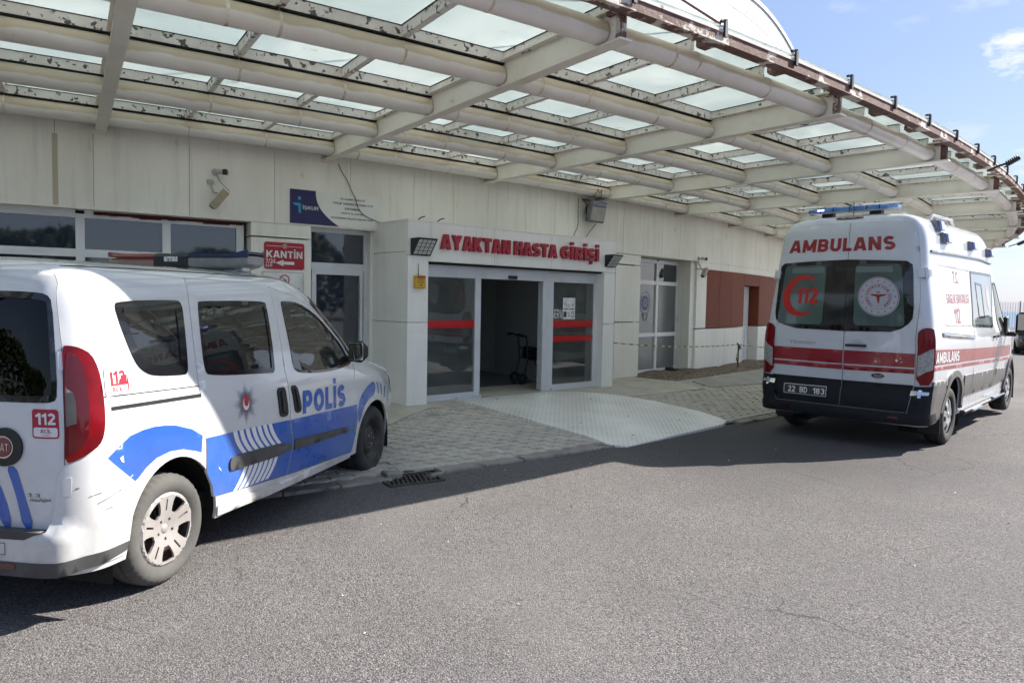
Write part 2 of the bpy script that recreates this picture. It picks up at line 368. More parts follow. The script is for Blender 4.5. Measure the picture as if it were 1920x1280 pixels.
def glyph(ch, t):
    """returns (width, [outlines]) on a cap height of 1"""
    h = t / 2; T, Bm, M = 1 - h, h, .5
    def arc(cx, cy, rx, ry, a0, a1, n=9): return [(cx + rx * math.cos(rad(a0 + (a1 - a0) * i / n)), cy + ry * math.sin(rad(a0 + (a1 - a0) * i / n))) for i in range(n + 1)]
    base = {'İ': 'I', 'Ş': 'S', 'Ç': 'C', 'Ğ': 'G', 'Ü': 'U', 'Ö': 'O'}.get(ch, ch); P = []; w = .62 + t * .4
    x0 = h; x1 = w - h; m = w / 2
    if base == 'A': w = .68 + t * .5; m = w / 2; e = .12; P = [[(h * .95 - .0, -e), (m, 1 + .02), (w - h * .95, -e)], [(w * .2, .27), (w * .8, .27)]]; P[0] = None; P = [[(h * 1.05 - e * .38, -e), (m - h * .18, 1 + e)], [(w - h * 1.05 + e * .38, -e), (m + h * .18, 1 + e)], [(w * .22, .27), (w * .78, .27)]]
    elif base == 'B': P = [[(x0, 0), (x0, 1)], [(x0, T), (w * .55, T)] + arc(w * .55, .75 + h * .0, x1 - w * .55 - .02, .25 - h * 1.0, 90, -90)[1:] + [(x0, M + .0)], [(x0, M), (w * .55, M)] + arc(w * .55, (M + Bm) / 2, x1 - w * .55, (M - Bm) / 2, 90, -90)[1:] + [(x0, Bm)]]; P[1] = [(x0, T), (w * .55, T)] + arc(w * .55, (M + T) / 2, x1 - w * .55 - .02, (T - M) / 2, 90, -90)[1:] + [(x0, M)]
    elif base == 'C': w *= 1.04; x1 = w - h; m = w / 2; P = [arc(m, M, x1 - m, M - h, 42, 318, 20)]
    elif base == 'D': P = [[(x0, 0), (x0, 1)], [(x0, T), (w * .42, T)] + arc(w * .42, M, x1 - w * .42, M - h, 90, -90, 14)[1:] + [(x0, Bm)]]
    elif base == 'E': w = .54 + t * .3; P = [[(x0, 0), (x0, 1)], [(x0, T), (w, T)], [(x0, M), (w * .93, M)], [(x0, Bm), (w, Bm)]]
    elif base == 'F': w = .52 + t * .3; P = [[(x0, 0), (x0, 1)], [(x0, T), (w, T)], [(x0, M), (w * .9, M)]]
    elif base == 'G': w *= 1.08; x1 = w - h; m = w / 2; P = [arc(m, M, x1 - m, M - h, 42, 350, 22) , [(m, M - .02), (w, M - .02)], [(x1, .12), (x1, M + h * .8)]]
    elif base == 'H': P = [[(x0, 0), (x0, 1)], [(x1, 0), (x1, 1)], [(x0, M), (x1, M)]]
    elif base == 'I': w = t; P = [[(h, 0), (h, 1)]]
    elif base == 'K': w = .64 + t * .45; P = [[(h, 0), (h, 1)], [(h, .32), (w - h * .9 + .12, 1.12)], [(w * .40, .58), (w - h * .9 + .09, -.12)]]
    elif base == 'L': w = .50 + t * .3; P = [[(h, 0), (h, 1)], [(h, Bm), (w, Bm)]]
    elif base == 'M': w = .78 + t * .6; m = w / 2; P = [[(h, 0), (h, 1)], [(w - h, 0), (w - h, 1)], [(h * .7, 1.05), (m, .16)], [(w - h * .7, 1.05), (m, .16)]]
    elif base == 'N': w = .66 + t * .45; P = [[(h, 0), (h, 1)], [(w - h, 0), (w - h, 1)], [(h * .6, 1.1), (w - h * .6, -.1)]]
    elif base == 'O': w = .72 + t * .4; P = [arc(w / 2, M, w / 2 - h, M - h, 0, 359.9, 28)]
    elif base == 'P': P = [[(x0, 0), (x0, 1)], [(x0, T), (w * .55, T)] + arc(w * .55, (T + .40) / 2, x1 - w * .55, (T - .40) / 2, 90, -90)[1:] + [(x0, .40)]]
    elif base == 'R': w += .03; x1 = w - h; P = [[(x0, 0), (x0, 1)], [(x0, T), (w * .52, T)] + arc(w * .52, (T + .44) / 2, x1 - w * .52, (T - .44) / 2, 90, -90)[1:] + [(x0, .44)], [(w * .48, .46), (w - h * .75 + .06, -.12)]]
    elif base == 'S': x1 = w - h; m = w / 2; q = (T - M) / 2; P = [arc(m, T - q, x1 - m - .01, q, 28, 270, 16)[:-1] + arc(m, Bm + (M - Bm) / 2, x1 - m, (M - Bm) / 2, 90, -152, 16)]
    elif base == 'T': w = .62 + t * .3; P = [[(0, T), (w, T)], [(w / 2, 0), (w / 2, 1)]]
    elif base == 'U': P = [[(x0, 1), (x0, .38)] + arc(m, .38, x1 - m, .38 - h, 180, 360, 14)[1:] + [(x1, 1)]]
    elif base == 'V': w = .66 + t * .5; P = [[(h * 1.05 - .045, 1.12), (w / 2 - h * .15, -.12)], [(w - h * 1.05 + .045, 1.12), (w / 2 + h * .15, -.12)]]
    elif base == 'Y': w = .66 + t * .5; P = [[(h * .95 - .06, 1.12), (w / 2, .44)], [(w - h * .95 + .06, 1.12), (w / 2, .44)], [(w / 2, 0), (w / 2, .5)]]
    elif base == 'Z': w = .6 + t * .3; P = [[(0, T), (w, T)], [(0, Bm), (w, Bm)], [(h * .9, Bm * .5), (w - h * .9, 1 - h * .5)]]
    elif base == '1': w = .34 + t * .5; P = [[(w - h, 0), (w - h, 1)], [(w - h, 1 - h * .9), (0, .70)]]
    elif base == '2': x1 = w - h; m = w / 2; P = [arc(m, .70, x1 - m, .30 - h, 160, -38, 14) + [(h * .8, Bm)], [(0, Bm), (w, Bm)]]
    elif base == '3': x1 = w - h; m = w / 2; q = (T - M) / 2; P = [arc(m, T - q, x1 - m - .01, q, 150, -90, 12), arc(m, Bm + (M - Bm) / 2, x1 - m, (M - Bm) / 2, 90, -150, 12)]
    elif base == '4': P = [[(w * .74, 0), (w * .74, 1)], [(0, .30), (w, .30)], [(w * .74 - h * .3, 1 - h * .2), (h * .6, .30)]]
    elif base == '7': P = [[(0, T), (w, T)], [(w - h * .7, 1 - h), (w * .3, -.08)]]
    elif base == '8': q = (T - M) / 2; P = [arc(m, T - q, x1 - m - .02, q, 0, 359.9, 18), arc(m, Bm + (M - Bm) / 2, x1 - m, (M - Bm) / 2, 0, 359.9, 18)]
    elif base == '/': w = .42; P = [[(0, -.05), (w, 1.05)]]
    elif base == '.': w = t; return w, [[(0, 0), (t, 0), (t, t), (0, t)]]
    elif base == '(': w = .3; P = [arc(.36, .5, .3, .62, 130, 230)]
    elif base == ')': w = .3; P = [arc(-.06, .5, .3, .62, 50, -50)]
    elif base == ' ': return .26, []
    out = [clipy(stroke(p, t), 0, 1) if base not in '()' else stroke(p, t) for p in P if p]
    # closed ovals come out as one self-touching ring; split them into segments so that the union stays clean
    res = []
    for p, s in zip(out, [q for q in P if q]):
        if len(s) > 5:
            k = len(s); st = stroke(s, t)
            for i in range(k - 1): res.append(clipy([st[i], st[i + 1], st[2 * k - 2 - i], st[2 * k - 1 - i]], 0 if base not in '()' else -1, 1 if base not in '()' else 2))
        else: res.append(p)
    if ch == 'İ': res.append([(0, 1.10), (t, 1.10), (t, 1.10 + t * .95), (0, 1.10 + t * .95)])
    if ch in 'ÜÖ':
        for x in (w * .28, w * .72): res.append([(x - t * .42, 1.10), (x + t * .42, 1.10), (x + t * .42, 1.10 + t * .8), (x - t * .42, 1.10 + t * .8)])
    if ch == 'Ğ':
        s = arc(w / 2, 1.28, .17, .13, 200, 340, 6); st = stroke(s, t * .6); k = len(s); res += [[st[i], st[i + 1], st[2 * k - 2 - i], st[2 * k - 1 - i]] for i in range(k - 1)]
    if ch in 'ŞÇ': res.append([(w / 2 - t * .35, -.26), (w / 2 + t * .1, -.26), (w / 2 + t * .45, -.14), (w / 2 + t * .3, .02), (w / 2 - t * .25, .02)])
    return w, res
def sign2d(s, t=.20, gap=.11):
    k = ('S', s, t, gap)
    if k in _TX: return _TX[k]
    x = 0; V = []; F = []
    for ch in s:
        w, loops = glyph(ch, t)
        if loops:
            P, T = tri_union([[(a + x, b) for a, b in l] for l in loops]); o = len(V); V += [tuple(p) for p in P]; F += [tuple(int(i) + o for i in f) for f in T]
        x += w + gap
    v = np.array(V); lo, hi = v.min(0), v.max(0); _TX[k] = ((v - lo) / (hi - lo), F, (hi[0] - lo[0]) / (hi[1] - lo[1])); return _TX[k]
def bil(q, a, b):
    """bilinear point in quad q = (bl, br, tr, tl)"""
    return tuple(q[0][i] * (1 - a) * (1 - b) + q[1][i] * a * (1 - b) + q[2][i] * a * b + q[3][i] * (1 - a) * b for i in range(len(q[0])))
def text_on(S, s, quad, off, mb, m=0, bold=0.0, flip=False, space=1.0, shear=0.0):
    up = all(c in "ABCÇDEFGĞHIİKLMNOÖPRSŞTUÜVYZ123478/.() " for c in s)
    v, f, _ = sign2d(s, .13 + min(.13, max(0, bold) * 2.1), .11) if up else text2d(s, bold, space, shear); out = []
    for a, b in v:
        if flip: a = 1 - a
        x, y = bil(quad, a, b); p, n = S(x, y); out.append((p[0] + n[0] * off, p[1] + n[1] * off, p[2] + n[2] * off))
    mb.add(out, [q[::-1] for q in f] if flip else f, m)

# ------------------------------------------------------------------ vehicle body surface
def lerp_table(T,v):
    # T rows: (v, a, b, c...) smooth piecewise (monotone-ish cubic via linear blend)
    if v<=T[0][0]: return T[0][1:]
    if v>=T[-1][0]: return T[-1][1:]
    lo,hi=0,len(T)-1
    while hi-lo>1:
        m=(lo+hi)//2
        if T[m][0]<=v: lo=m
        else: hi=m
    a,b=T[lo],T[hi]; h=b[0]-a[0]; t=(v-a[0])/h
    p=T[lo-1] if lo>0 else None; n=T[hi+1] if hi<len(T)-1 else None
    r=[]
    for i in range(1,len(a)):
        d=(b[i]-a[i])/h
        def lim(d1,d2):
            if d1*d2<=0: return 0.0
            return 2*d1*d2/(d1+d2)
        ma=lim((a[i]-p[i])/(a[0]-p[0]),d) if p else d
        mb=lim(d,(n[i]-b[i])/(n[0]-b[0])) if n else d
        t2=t*t;t3=t2*t
        r.append((2*t3-3*t2+1)*a[i]+(t3-2*t2+t)*h*ma+(-2*t3+3*t2)*b[i]+(t3-t2)*h*mb)
    return r
class Body:
    def __init__(s,T,W0,XR0,X0,Rc,n,bow,xm,hl,sidebow=.03,LX=3.5):
        s.T,s.W0,s.XR0,s.X0,s.Rc,s.n,s.bow,s.xm,s.hl,s.sb=T,W0,XR0,X0,Rc,n,bow,xm,hl,sidebow
        s.P0=X0-XR0; s.A1=.86; s.LF=2*(LX-X0)*s.A1; s.th1=math.asin(s.A1**(n/2)); s.PE=s.P0+s.LF
    def F(s,P,v):
        z,W,XR,XF=lerp_table(s.T,v)
        if P<=s.P0:
            R=s.Rc
            if P<-R: x,y=0.0,s.W0+P
            elif P>R: x,y=P,s.W0
            else:
                th=(P/R+1)*math.pi/4
                # quarter round between (0,W0-R) and (R,W0)
                x=R*(1-math.cos(th)); y=s.W0-R+R*math.sin(th)
            xx=XR+(s.X0-XR)*(x/s.P0)
            yy=y/s.W0
            xx+=s.bow*yy*yy*max(0,1-x/.8)
        else:
            q=min(1.0,(P-s.P0)/s.LF)
            if q<.5: a=s.A1*q*2; b=(1-a**s.n)**(1/s.n)
            else:
                th=s.th1+(q-.5)*2*(math.pi/2-s.th1)
                a=math.sin(th)**(2/s.n); b=max(0,math.cos(th))**(2/s.n)
            xx=s.X0+(XF-s.X0)*a; yy=b
        yw=yy*W*(1-s.sb*((xx-s.xm)/s.hl)**2) if abs(P)<99 else 0
        return (xx,-yw,z)
    def Px(s,x,v):
        z,W,XR,XF=lerp_table(s.T,v)
        if x<=s.X0:
            p=(x-XR)/(s.X0-XR)*s.P0
            if p>=s.Rc: return p
            p=max(p,0.0); th=math.acos(1-p/s.Rc); return (th/(math.pi/4)-1)*s.Rc
        a=min(1.0,(x-s.X0)/max(1e-6,XF-s.X0))
        if a<s.A1: return s.P0+a/s.A1*.5*s.LF
        return s.P0+s.LF*(.5+(math.asin(a**(s.n/2))-s.th1)/(math.pi/2-s.th1)/2)
    def N(s,P,v):
        e=.004
        a=s.F(P+e,v);b=s.F(P-e,v);c=s.F(P,v+e);d=s.F(P,v-e)
        u=[a[i]-b[i] for i in range(3)];w=[c[i]-d[i] for i in range(3)]
        n=[u[1]*w[2]-u[2]*w[1],u[2]*w[0]-u[0]*w[2],u[0]*w[1]-u[1]*w[0]]
        l=math.sqrt(sum(k*k for k in n)) or 1
        return [k/l for k in n]
# (v, z, W, XR, XF)
DOB=Body([(.17,.17,.84,-.62,3.52),(.22,.22,.885,-.67,3.60),(.35,.35,.905,-.695,3.68),(.60,.60,.915,-.70,3.71),(.80,.80,.918,-.69,3.70),(.92,.92,.915,-.685,3.59),(1.0,1.0,.91,-.68,3.34),(1.08,1.08,.90,-.675,3.0),(1.13,1.13,.89,-.67,2.78),
 (1.30,1.30,.862,-.655,2.54),(1.50,1.50,.825,-.63,2.24),(1.62,1.62,.80,-.61,2.05),(1.70,1.70,.775,-.585,1.9),(1.78,1.765,.73,-.55,1.74),(1.85,1.80,.67,-.51,1.62),(1.95,1.825,.57,-.46,1.52),(2.15,1.845,.37,-.38,1.42),(2.35,1.853,.17,-.33,1.38),(2.52,1.855,0,-.30,1.35)],
 .915,-.69,1.1,.20,4.6,.05,1.4,2.25,.015,LX=3.7)
AMB=Body([(.25,.25,.93,-.93,4.62),(.32,.32,.975,-.985,4.70),(.55,.55,1.00,-1.0,4.80),(.66,.66,1.015,-.985,4.80),(.72,.72,1.018,-.95,4.78),(.9,.9,1.024,-.947,4.76),(1.15,1.15,1.024,-.947,4.68),(1.30,1.30,1.018,-.944,4.45),(1.42,1.42,1.0,-.94,4.1),(1.5,1.5,.99,-.936,3.85),(1.9,1.9,.935,-.92,3.4),
 (2.2,2.2,.895,-.90,3.12),(2.4,2.4,.875,-.885,2.9),(2.5,2.5,.862,-.88,2.78),(2.6,2.60,.84,-.87,2.66),(2.7,2.69,.80,-.845,2.52),(2.78,2.745,.74,-.81,2.40),(2.9,2.785,.62,-.76,2.28),(3.05,2.805,.47,-.70,2.2),(3.3,2.82,.22,-.64,2.12),(3.52,2.825,0,-.60,2.1)],
 1.024,-.947,1.9,.13,5.0,.035,1.8,2.9,.02,LX=4.6)

# ================================================================== PLACE FRAME
# the building is round: k counts roof girders along the wall (2.6 m each), r is the distance from its centre
CX, CY, RW, RO, T0, DT = -25.4774, 41.3381, 39.21, 44.76, -1.0780, 0.0665426
def ang(k): return T0 + DT * k
def pol(k, r, z=0.0):
    a = ang(k); return (CX + r * math.cos(a), CY + r * math.sin(a), z)
def kof(x, y): return (math.atan2(y - CY, x - CX) - T0) / DT
def rof(x, y): return math.hypot(x - CX, y - CY)
def zpav(r):
    if r >= 42.62: return 0.0
    if r >= 40.3: return .025 + (42.62 - r) / (42.62 - 40.3) * .205
    return .235
def arcbox(k0, k1, z0, z1, r0, r1, n=3, bev=0.0):
    """curved block between k0..k1, z0..z1, r0 (inner)..r1 (outer)"""
    v = []; f = []
    for i in range(n + 1):
        k = k0 + (k1 - k0) * i / n
        b = bev
        if b: ring = [(r0, z0), (r1 - b, z0), (r1, z0 + b), (r1, z1 - b), (r1 - b, z1), (r0, z1)]
        else: ring = [(r0, z0), (r1, z0), (r1, z1), (r0, z1)]
        v += [pol(k, r, z) for r, z in ring]
    m = len(ring)
    for i in range(n):
        for j in range(m): f.append((i * m + j, i * m + (j + 1) % m, (i + 1) * m + (j + 1) % m, (i + 1) * m + j))
    f.append(tuple(range(m - 1, -1, -1))); f.append(tuple(range(n * m, n * m + m)))
    return v, [q[::-1] for q in f]
PA = Vector((-1.387, 9.37, 0)); PU = Vector((.758126, .652108, 0)); PN = Vector((.652108, -.758126, 0))   # porch front-left corner, along, outward
def pp(u, n, z):
    q = PA + PU * u + PN * n; return (q.x, q.y, z)
def pbox(mb, u0, u1, n0, n1, z0, z1, m=0):
    v = [pp(u, n, z) for z in (z0, z1) for (u, n) in ((u0, n0), (u1, n0), (u1, n1), (u0, n1))]
    mb.add(v, [(0, 1, 2, 3), (7, 6, 5, 4), (0, 4, 5, 1), (1, 5, 6, 2), (2, 6, 7, 3), (3, 7, 4, 0)], m)

# ------------------------------------------------------------------ materials of the place
M_CLAD = mat('aluminium_cladding', (.88, .85, .78), .38, col2=(.75, .72, .64), scale=.9, lo=.40, hi=.72, col3=(.42, .37, .28), scale3=6, lo3=.64, hi3=.82, stretch=(1, 1, .35), rough2=.5)
M_CLAD2 = mat('porch_cladding', (.92, .90, .86), .32, col2=(.84, .82, .78), scale=1.1, lo=.42, hi=.75, col3=(.33, .31, .27), scale3=7, lo3=.72, hi3=.80)
M_BROWN = mat('brown_cladding', (.20, .050, .028), .55, col2=(.25, .075, .045), scale=1.4, lo=.45, hi=.8, stretch=(1, 1, .3), spec=.15)
streaks(M_CLAD, .30); streaks(M_CLAD2, .18)
M_DARKGAP = mat('dark_gap', (.02, .019, .018), .9)
M_PVC = mat('white_pvc_frame', (.80, .81, .83), .35, col2=(.70, .70, .70), scale=3, lo=.5, hi=.8)
M_ALU = mat('grey_aluminium_frame', (.68, .69, .73), .30, metal=.1, col2=(.58, .58, .60), scale=3, lo=.5, hi=.8)
M_WGLASS = mat('window_glass_dark', (.025, .034, .052), .03, spec=.9, coat=.6)
M_FROST = mat('frosted_film', (.20, .21, .22), .22, col2=(.24, .25, .25), scale=2, spec=.7)
M_CREAM = mat('cream_steel_paint', (.78, .73, .65), .45, col2=(.66, .59, .48), scale=1.7, lo=.48, hi=.75, col3=(.26, .15, .07), scale3=9, lo3=.67, hi3=.76)
M_RUST = mat('rusty_steel', (.115, .052, .042), .75, col2=(.20, .13, .11), scale=6, lo=.4, hi=.7, col3=(.60, .54, .49), scale3=3.4, lo3=.545, hi3=.575, bump=.4, bscale=60)
M_BLACKP = mat('black_plastic', (.018, .018, .019), .5)
M_STEELD = mat('dark_steel', (.05, .05, .05), .5, metal=.5)
M_CONC = mat('worn_concrete', (.52, .48, .41), .9, col2=(.38, .35, .30), scale=2.2, lo=.35, hi=.7, col3=(.62, .57, .49), scale3=6, lo3=.58, hi3=.75, bump=.3, bscale=70)
def frame_mat():
    """cream frame paint flaking off down to dark metal"""
    return mat('flaking_frame_paint', (.78, .74, .69), .5, col2=(.62, .57, .51), scale=4, lo=.42, hi=.7, col3=(.10, .09, .085), scale3=15, lo3=.578, hi3=.596, bump=.3, bscale=30)
M_FRAME = frame_mat()
def pipe_mat():
    m = mat('pipe_paint', (.76, .72, .68), .36, col2=(.66, .60, .53), scale=2.5, lo=.45, hi=.8, col3=(.30, .17, .08), scale3=13, lo3=.70, hi3=.76)
    # a yellow-brown run-off stain along the upper flank of every pipe
    nt = m.node_tree; N = nt.nodes; L = nt.links; b = N['Principled BSDF']; prev = b.inputs['Base Color'].links[0].from_socket
    g = N.new('ShaderNodeNewGeometry'); sp = N.new('ShaderNodeSeparateXYZ'); L.new(g.outputs['Position'], sp.inputs[0])
    n = N.new('ShaderNodeTexNoise'); n.inputs['Scale'].default_value = 3; n.inputs['Detail'].default_value = 6; L.new(g.outputs['Position'], n.inputs['Vector'])
    a = N.new('ShaderNodeMath'); a.operation = 'MULTIPLY_ADD'; a.inputs[1].default_value = .09; L.new(n.outputs['Fac'], a.inputs[0]); L.new(sp.outputs[2], a.inputs[2])
    r = N.new('ShaderNodeMapRange'); r.inputs[1].default_value = 3.632; r.inputs[2].default_value = 3.645; r.inputs[3].default_value = 0; r.inputs[4].default_value = .75; L.new(a.outputs[0], r.inputs[0])
    mx = N.new('ShaderNodeMixRGB'); mx.inputs['Color2'].default_value = (.50, .38, .23, 1); L.new(r.outputs[0], mx.inputs['Fac']); L.new(prev, mx.inputs['Color1']); L.new(mx.outputs[0], b.inputs['Base Color'])
    return m
M_PIPE = pipe_mat()
def roofglass():
    m = bpy.data.materials.new('frosted_roof_glass'); m.use_nodes = True; nt = m.node_tree; N = nt.nodes; L = nt.links; N.clear()
    out = N.new('ShaderNodeOutputMaterial'); tl = N.new('ShaderNodeBsdfTranslucent'); df = N.new('ShaderNodeBsdfDiffuse'); gl = N.new('ShaderNodeBsdfGlossy'); gl.inputs['Roughness'].default_value = .15
    m1 = N.new('ShaderNodeMixShader'); m2 = N.new('ShaderNodeMixShader'); fr = N.new('ShaderNodeFresnel'); fr.inputs[0].default_value = 1.35
    g = N.new('ShaderNodeNewGeometry'); n = N.new('ShaderNodeTexNoise'); n.inputs['Scale'].default_value = .75; n.inputs['Detail'].default_value = 9; n.inputs['Distortion'].default_value = 1.2; L.new(g.outputs['Position'], n.inputs['Vector'])
    r = N.new('ShaderNodeMapRange'); r.inputs[1].default_value = .35; r.inputs[2].default_value = .72; L.new(n.outputs['Fac'], r.inputs[0])
    n2 = N.new('ShaderNodeTexNoise'); n2.inputs['Scale'].default_value = 7; n2.inputs['Detail'].default_value = 9; L.new(g.outputs['Position'], n2.inputs['Vector'])
    r2 = N.new('ShaderNodeMapRange'); r2.inputs[1].default_value = .66; r2.inputs[2].default_value = .76; r2.inputs[4].default_value = .7; L.new(n2.outputs['Fac'], r2.inputs[0])
    c = N.new('ShaderNodeMixRGB'); c.inputs[1].default_value = (.66, .73, .715, 1); c.inputs[2].default_value = (.86, .90, .87, 1); L.new(r.outputs[0], c.inputs[0])
    c2 = N.new('ShaderNodeMixRGB'); c2.inputs[2].default_value = (.55, .55, .50, 1); L.new(r2.outputs[0], c2.inputs[0]); L.new(c.outputs[0], c2.inputs[1])
    L.new(c2.outputs[0], tl.inputs[0]); L.new(c2.outputs[0], df.inputs[0]); m1.inputs[0].default_value = .12
    L.new(tl.outputs[0], m1.inputs[1]); L.new(df.outputs[0], m1.inputs[2]); L.new(fr.outputs[0], m2.inputs[0]); L.new(m1.outputs[0], m2.inputs[1]); L.new(gl.outputs[0], m2.inputs[2]); L.new(m2.outputs[0], out.inputs[0])
    return m
M_ROOFG = roofglass()
def asphalt():
    m = bpy.data.materials.new('old_asphalt'); m.use_nodes = True; nt = m.node_tree; N = nt.nodes; L = nt.links; b = N['Principled BSDF']
    b.inputs['Roughness'].default_value = .88; b.inputs['Specular IOR Level'].default_value = .25
    g = N.new('ShaderNodeNewGeometry').outputs['Position']
    def noise(sc, det, ro=.6, dist=0):
        n = N.new('ShaderNodeTexNoise'); n.inputs['Scale'].default_value = sc; n.inputs['Detail'].default_value = det; n.inputs['Roughness'].default_value = ro; n.inputs['Distortion'].default_value = dist; L.new(g, n.inputs['Vector']); return n.outputs['Fac']
    def mr(x, a, b_, c=0, d=1):
        r = N.new('ShaderNodeMapRange'); r.inputs[1].default_value = a; r.inputs[2].default_value = b_; r.inputs[3].default_value = c; r.inputs[4].default_value = d; L.new(x, r.inputs[0]); return r.outputs[0]
    def mix(f, a, bb, bl='MIX'):
        x = N.new('ShaderNodeMixRGB'); x.blend_type = bl
        L.new(f, x.inputs[0]) if not isinstance(f, float) else setattr(x.inputs[0], 'default_value', f)
        for i, s in ((1, a), (2, bb)):
            if isinstance(s, tuple): x.inputs[i].default_value = (*s, 1)
            else: L.new(s, x.inputs[i])
        return x.outputs[0]
    v = N.new('ShaderNodeTexVoronoi'); v.inputs['Scale'].default_value = 125; L.new(g, v.inputs['Vector'])           # aggregate, about 1 cm
    sepc = N.new('ShaderNodeSeparateColor'); L.new(v.outputs['Color'], sepc.inputs[0])
    c = mix(mr(sepc.outputs[0], 0, 1), (.150, .138, .134), (.232, .213, .206))
    c = mix(mr(sepc.outputs[1], .80, .86), c, (.060, .056, .056))
    c = mix(mr(sepc.outputs[2], .93, .97), c, (.33, .31, .30))
    c = mix(mr(v.outputs['Distance'], .45, .8), c, (.07, .066, .064))
    c = mix(mr(noise(1.1, 6), .35, .72, 0, .50), c, (.115, .108, .106))
    c = mix(mr(noise(.35, 5, .6, .4), .50, .70, 0, .38), c, (.245, .222, .214))
    c = mix(mr(noise(6.5, 6, .7), .60, .70, 0, .45), c, (.10, .092, .09))
    # hairline cracks, only in places; a darker mended patch; drips
    w = N.new('ShaderNodeVectorMath'); w.operation = 'MULTIPLY_ADD'; nv = N.new('ShaderNodeTexNoise'); nv.inputs['Scale'].default_value = 1.7; nv.inputs['Detail'].default_value = 6; L.new(g, nv.inputs['Vector'])
    w.inputs[1].default_value = (.5, .5, 0); L.new(nv.outputs['Color'], w.inputs[0]); L.new(g, w.inputs[2])
    cv = N.new('ShaderNodeTexVoronoi'); cv.feature = 'DISTANCE_TO_EDGE'; cv.inputs['Scale'].default_value = .42; L.new(w.outputs[0], cv.inputs['Vector'])
    cm = N.new('ShaderNodeMath'); cm.operation = 'MULTIPLY'; L.new(mr(cv.outputs['Distance'], .0030, .0012), cm.inputs[0]); L.new(mr(noise(.30, 3), .50, .56, 0, .75), cm.inputs[1]); c = mix(cm.outputs[0], c, (.045, .042, .04))
    dv = N.new('ShaderNodeTexVoronoi'); dv.inputs['Scale'].default_value = 2.1; L.new(w.outputs[0], dv.inputs['Vector']); dc = N.new('ShaderNodeSeparateColor'); L.new(dv.outputs['Color'], dc.inputs[0])
    dm = N.new('ShaderNodeMath'); dm.operation = 'MULTIPLY'; L.new(mr(dv.outputs['Distance'], .075, .045), dm.inputs[0]); L.new(mr(dc.outputs[0], .86, .88, 0, .55), dm.inputs[1]); c = mix(dm.outputs[0], c, (.06, .05, .047))
    c = mix(mr(noise(2.6, 8, .65), .64, .74, 0, .6), c, (.072, .056, .052))
    # soft-edged round patches of darker asphalt on the lane by the kerb
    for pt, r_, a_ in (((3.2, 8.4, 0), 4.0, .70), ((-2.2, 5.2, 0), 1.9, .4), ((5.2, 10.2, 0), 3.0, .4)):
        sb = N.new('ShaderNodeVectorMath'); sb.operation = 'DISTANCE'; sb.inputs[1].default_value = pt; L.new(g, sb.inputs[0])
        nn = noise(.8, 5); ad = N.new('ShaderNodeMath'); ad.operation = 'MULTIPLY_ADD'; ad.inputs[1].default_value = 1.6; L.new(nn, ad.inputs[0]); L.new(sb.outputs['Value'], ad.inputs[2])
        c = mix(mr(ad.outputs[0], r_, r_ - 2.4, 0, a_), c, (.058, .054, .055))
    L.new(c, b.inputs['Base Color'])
    bp = N.new('ShaderNodeBump'); bp.inputs['Strength'].default_value = .8; bp.inputs['Distance'].default_value = .004
    a2 = N.new('ShaderNodeMath'); a2.operation = 'ADD'; L.new(mr(v.outputs['Distance'], 0, .7, 1, 0), a2.inputs[0]); L.new(sepc.outputs[0], a2.inputs[1])
    L.new(a2.outputs[0], bp.inputs['Height']); L.new(bp.outputs[0], b.inputs['Normal'])
    return m

# ------------------------------------------------------------------ ground and sea
n = 64; GR = [( (88 if 0 < i * 360 / n < 180 else 260) * math.cos(2 * math.pi * i / n), (88 if 0 < i * 360 / n < 180 else 260) * math.sin(2 * math.pi * i / n)) for i in range(n)]
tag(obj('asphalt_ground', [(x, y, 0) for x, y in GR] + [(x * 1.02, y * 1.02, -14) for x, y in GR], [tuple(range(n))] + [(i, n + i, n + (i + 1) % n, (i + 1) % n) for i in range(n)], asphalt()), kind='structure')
M_SEA = mat('sea_water', (.10, .17, .24), .35, col2=(.13, .2, .27), scale=.01, bump=.2, bscale=.4)
tag(obj('sea', [(9000 * math.cos(a), 9000 * math.sin(a), -13) for a in np.linspace(0, 2 * math.pi, 97)[:-1]], [tuple(range(96))], M_SEA), kind='structure')

# ------------------------------------------------------------------ pavement
def ring_sheet(k0, k1, rs, dz, nk):
    v = [pol(k0 + (k1 - k0) * i / nk, r, zpav(r) + dz) for i in range(nk + 1) for r in rs]; m = len(rs)
    return v, [(i * m + j, i * m + j + 1, (i + 1) * m + j + 1, (i + 1) * m + j) for i in range(nk) for j in range(m - 1)]
M_SAND = mat('joint_sand', (.36, .325, .275), .95, col2=(.24, .215, .185), scale=9)
rs = [38.4, 39.2, 40.3, 40.9, 41.5, 42.1, 42.5]
pave = tag(obj('pavement', *ring_sheet(-5, 14, rs, -.012, 80), M_SAND), kind='structure')
# concrete apron in front of the porch; its ragged outline sits 4 mm above the paving
def apron(name, pts, dz):
    pts = ccw([(p[0], p[1]) for p in pts]); P, F = tri2d(pts, (), .25)
    v = [(x, y, zpav(rof(x, y)) + dz) for x, y in P]; F = [tuple(f) for f in F]
    e = {}
    for f in F:
        for i in range(3): e[(f[i], f[(i + 1) % 3])] = 1
    bd = [q for q in e if (q[1], q[0]) not in e]; nv = len(v); v += [(x, y, z - .03) for x, y, z in v]
    return v, F + [(a, nv + a, nv + b, b) for a, b in bd]
def jit(pts, a=.02, step=.15):
    random.seed(3); return [(x + random.uniform(-a, a), y + random.uniform(-a, a)) for x, y in resample(pts, step)]
ap1 = [pol(k, 39.0)[:2] for k in np.linspace(-4, 2.9, 30)] + [(-.70, 9.75), (-1.10, 9.28), (-1.42, 8.34)] + [pol(k, 40.85)[:2] for k in np.linspace(1.8, -4, 24)]
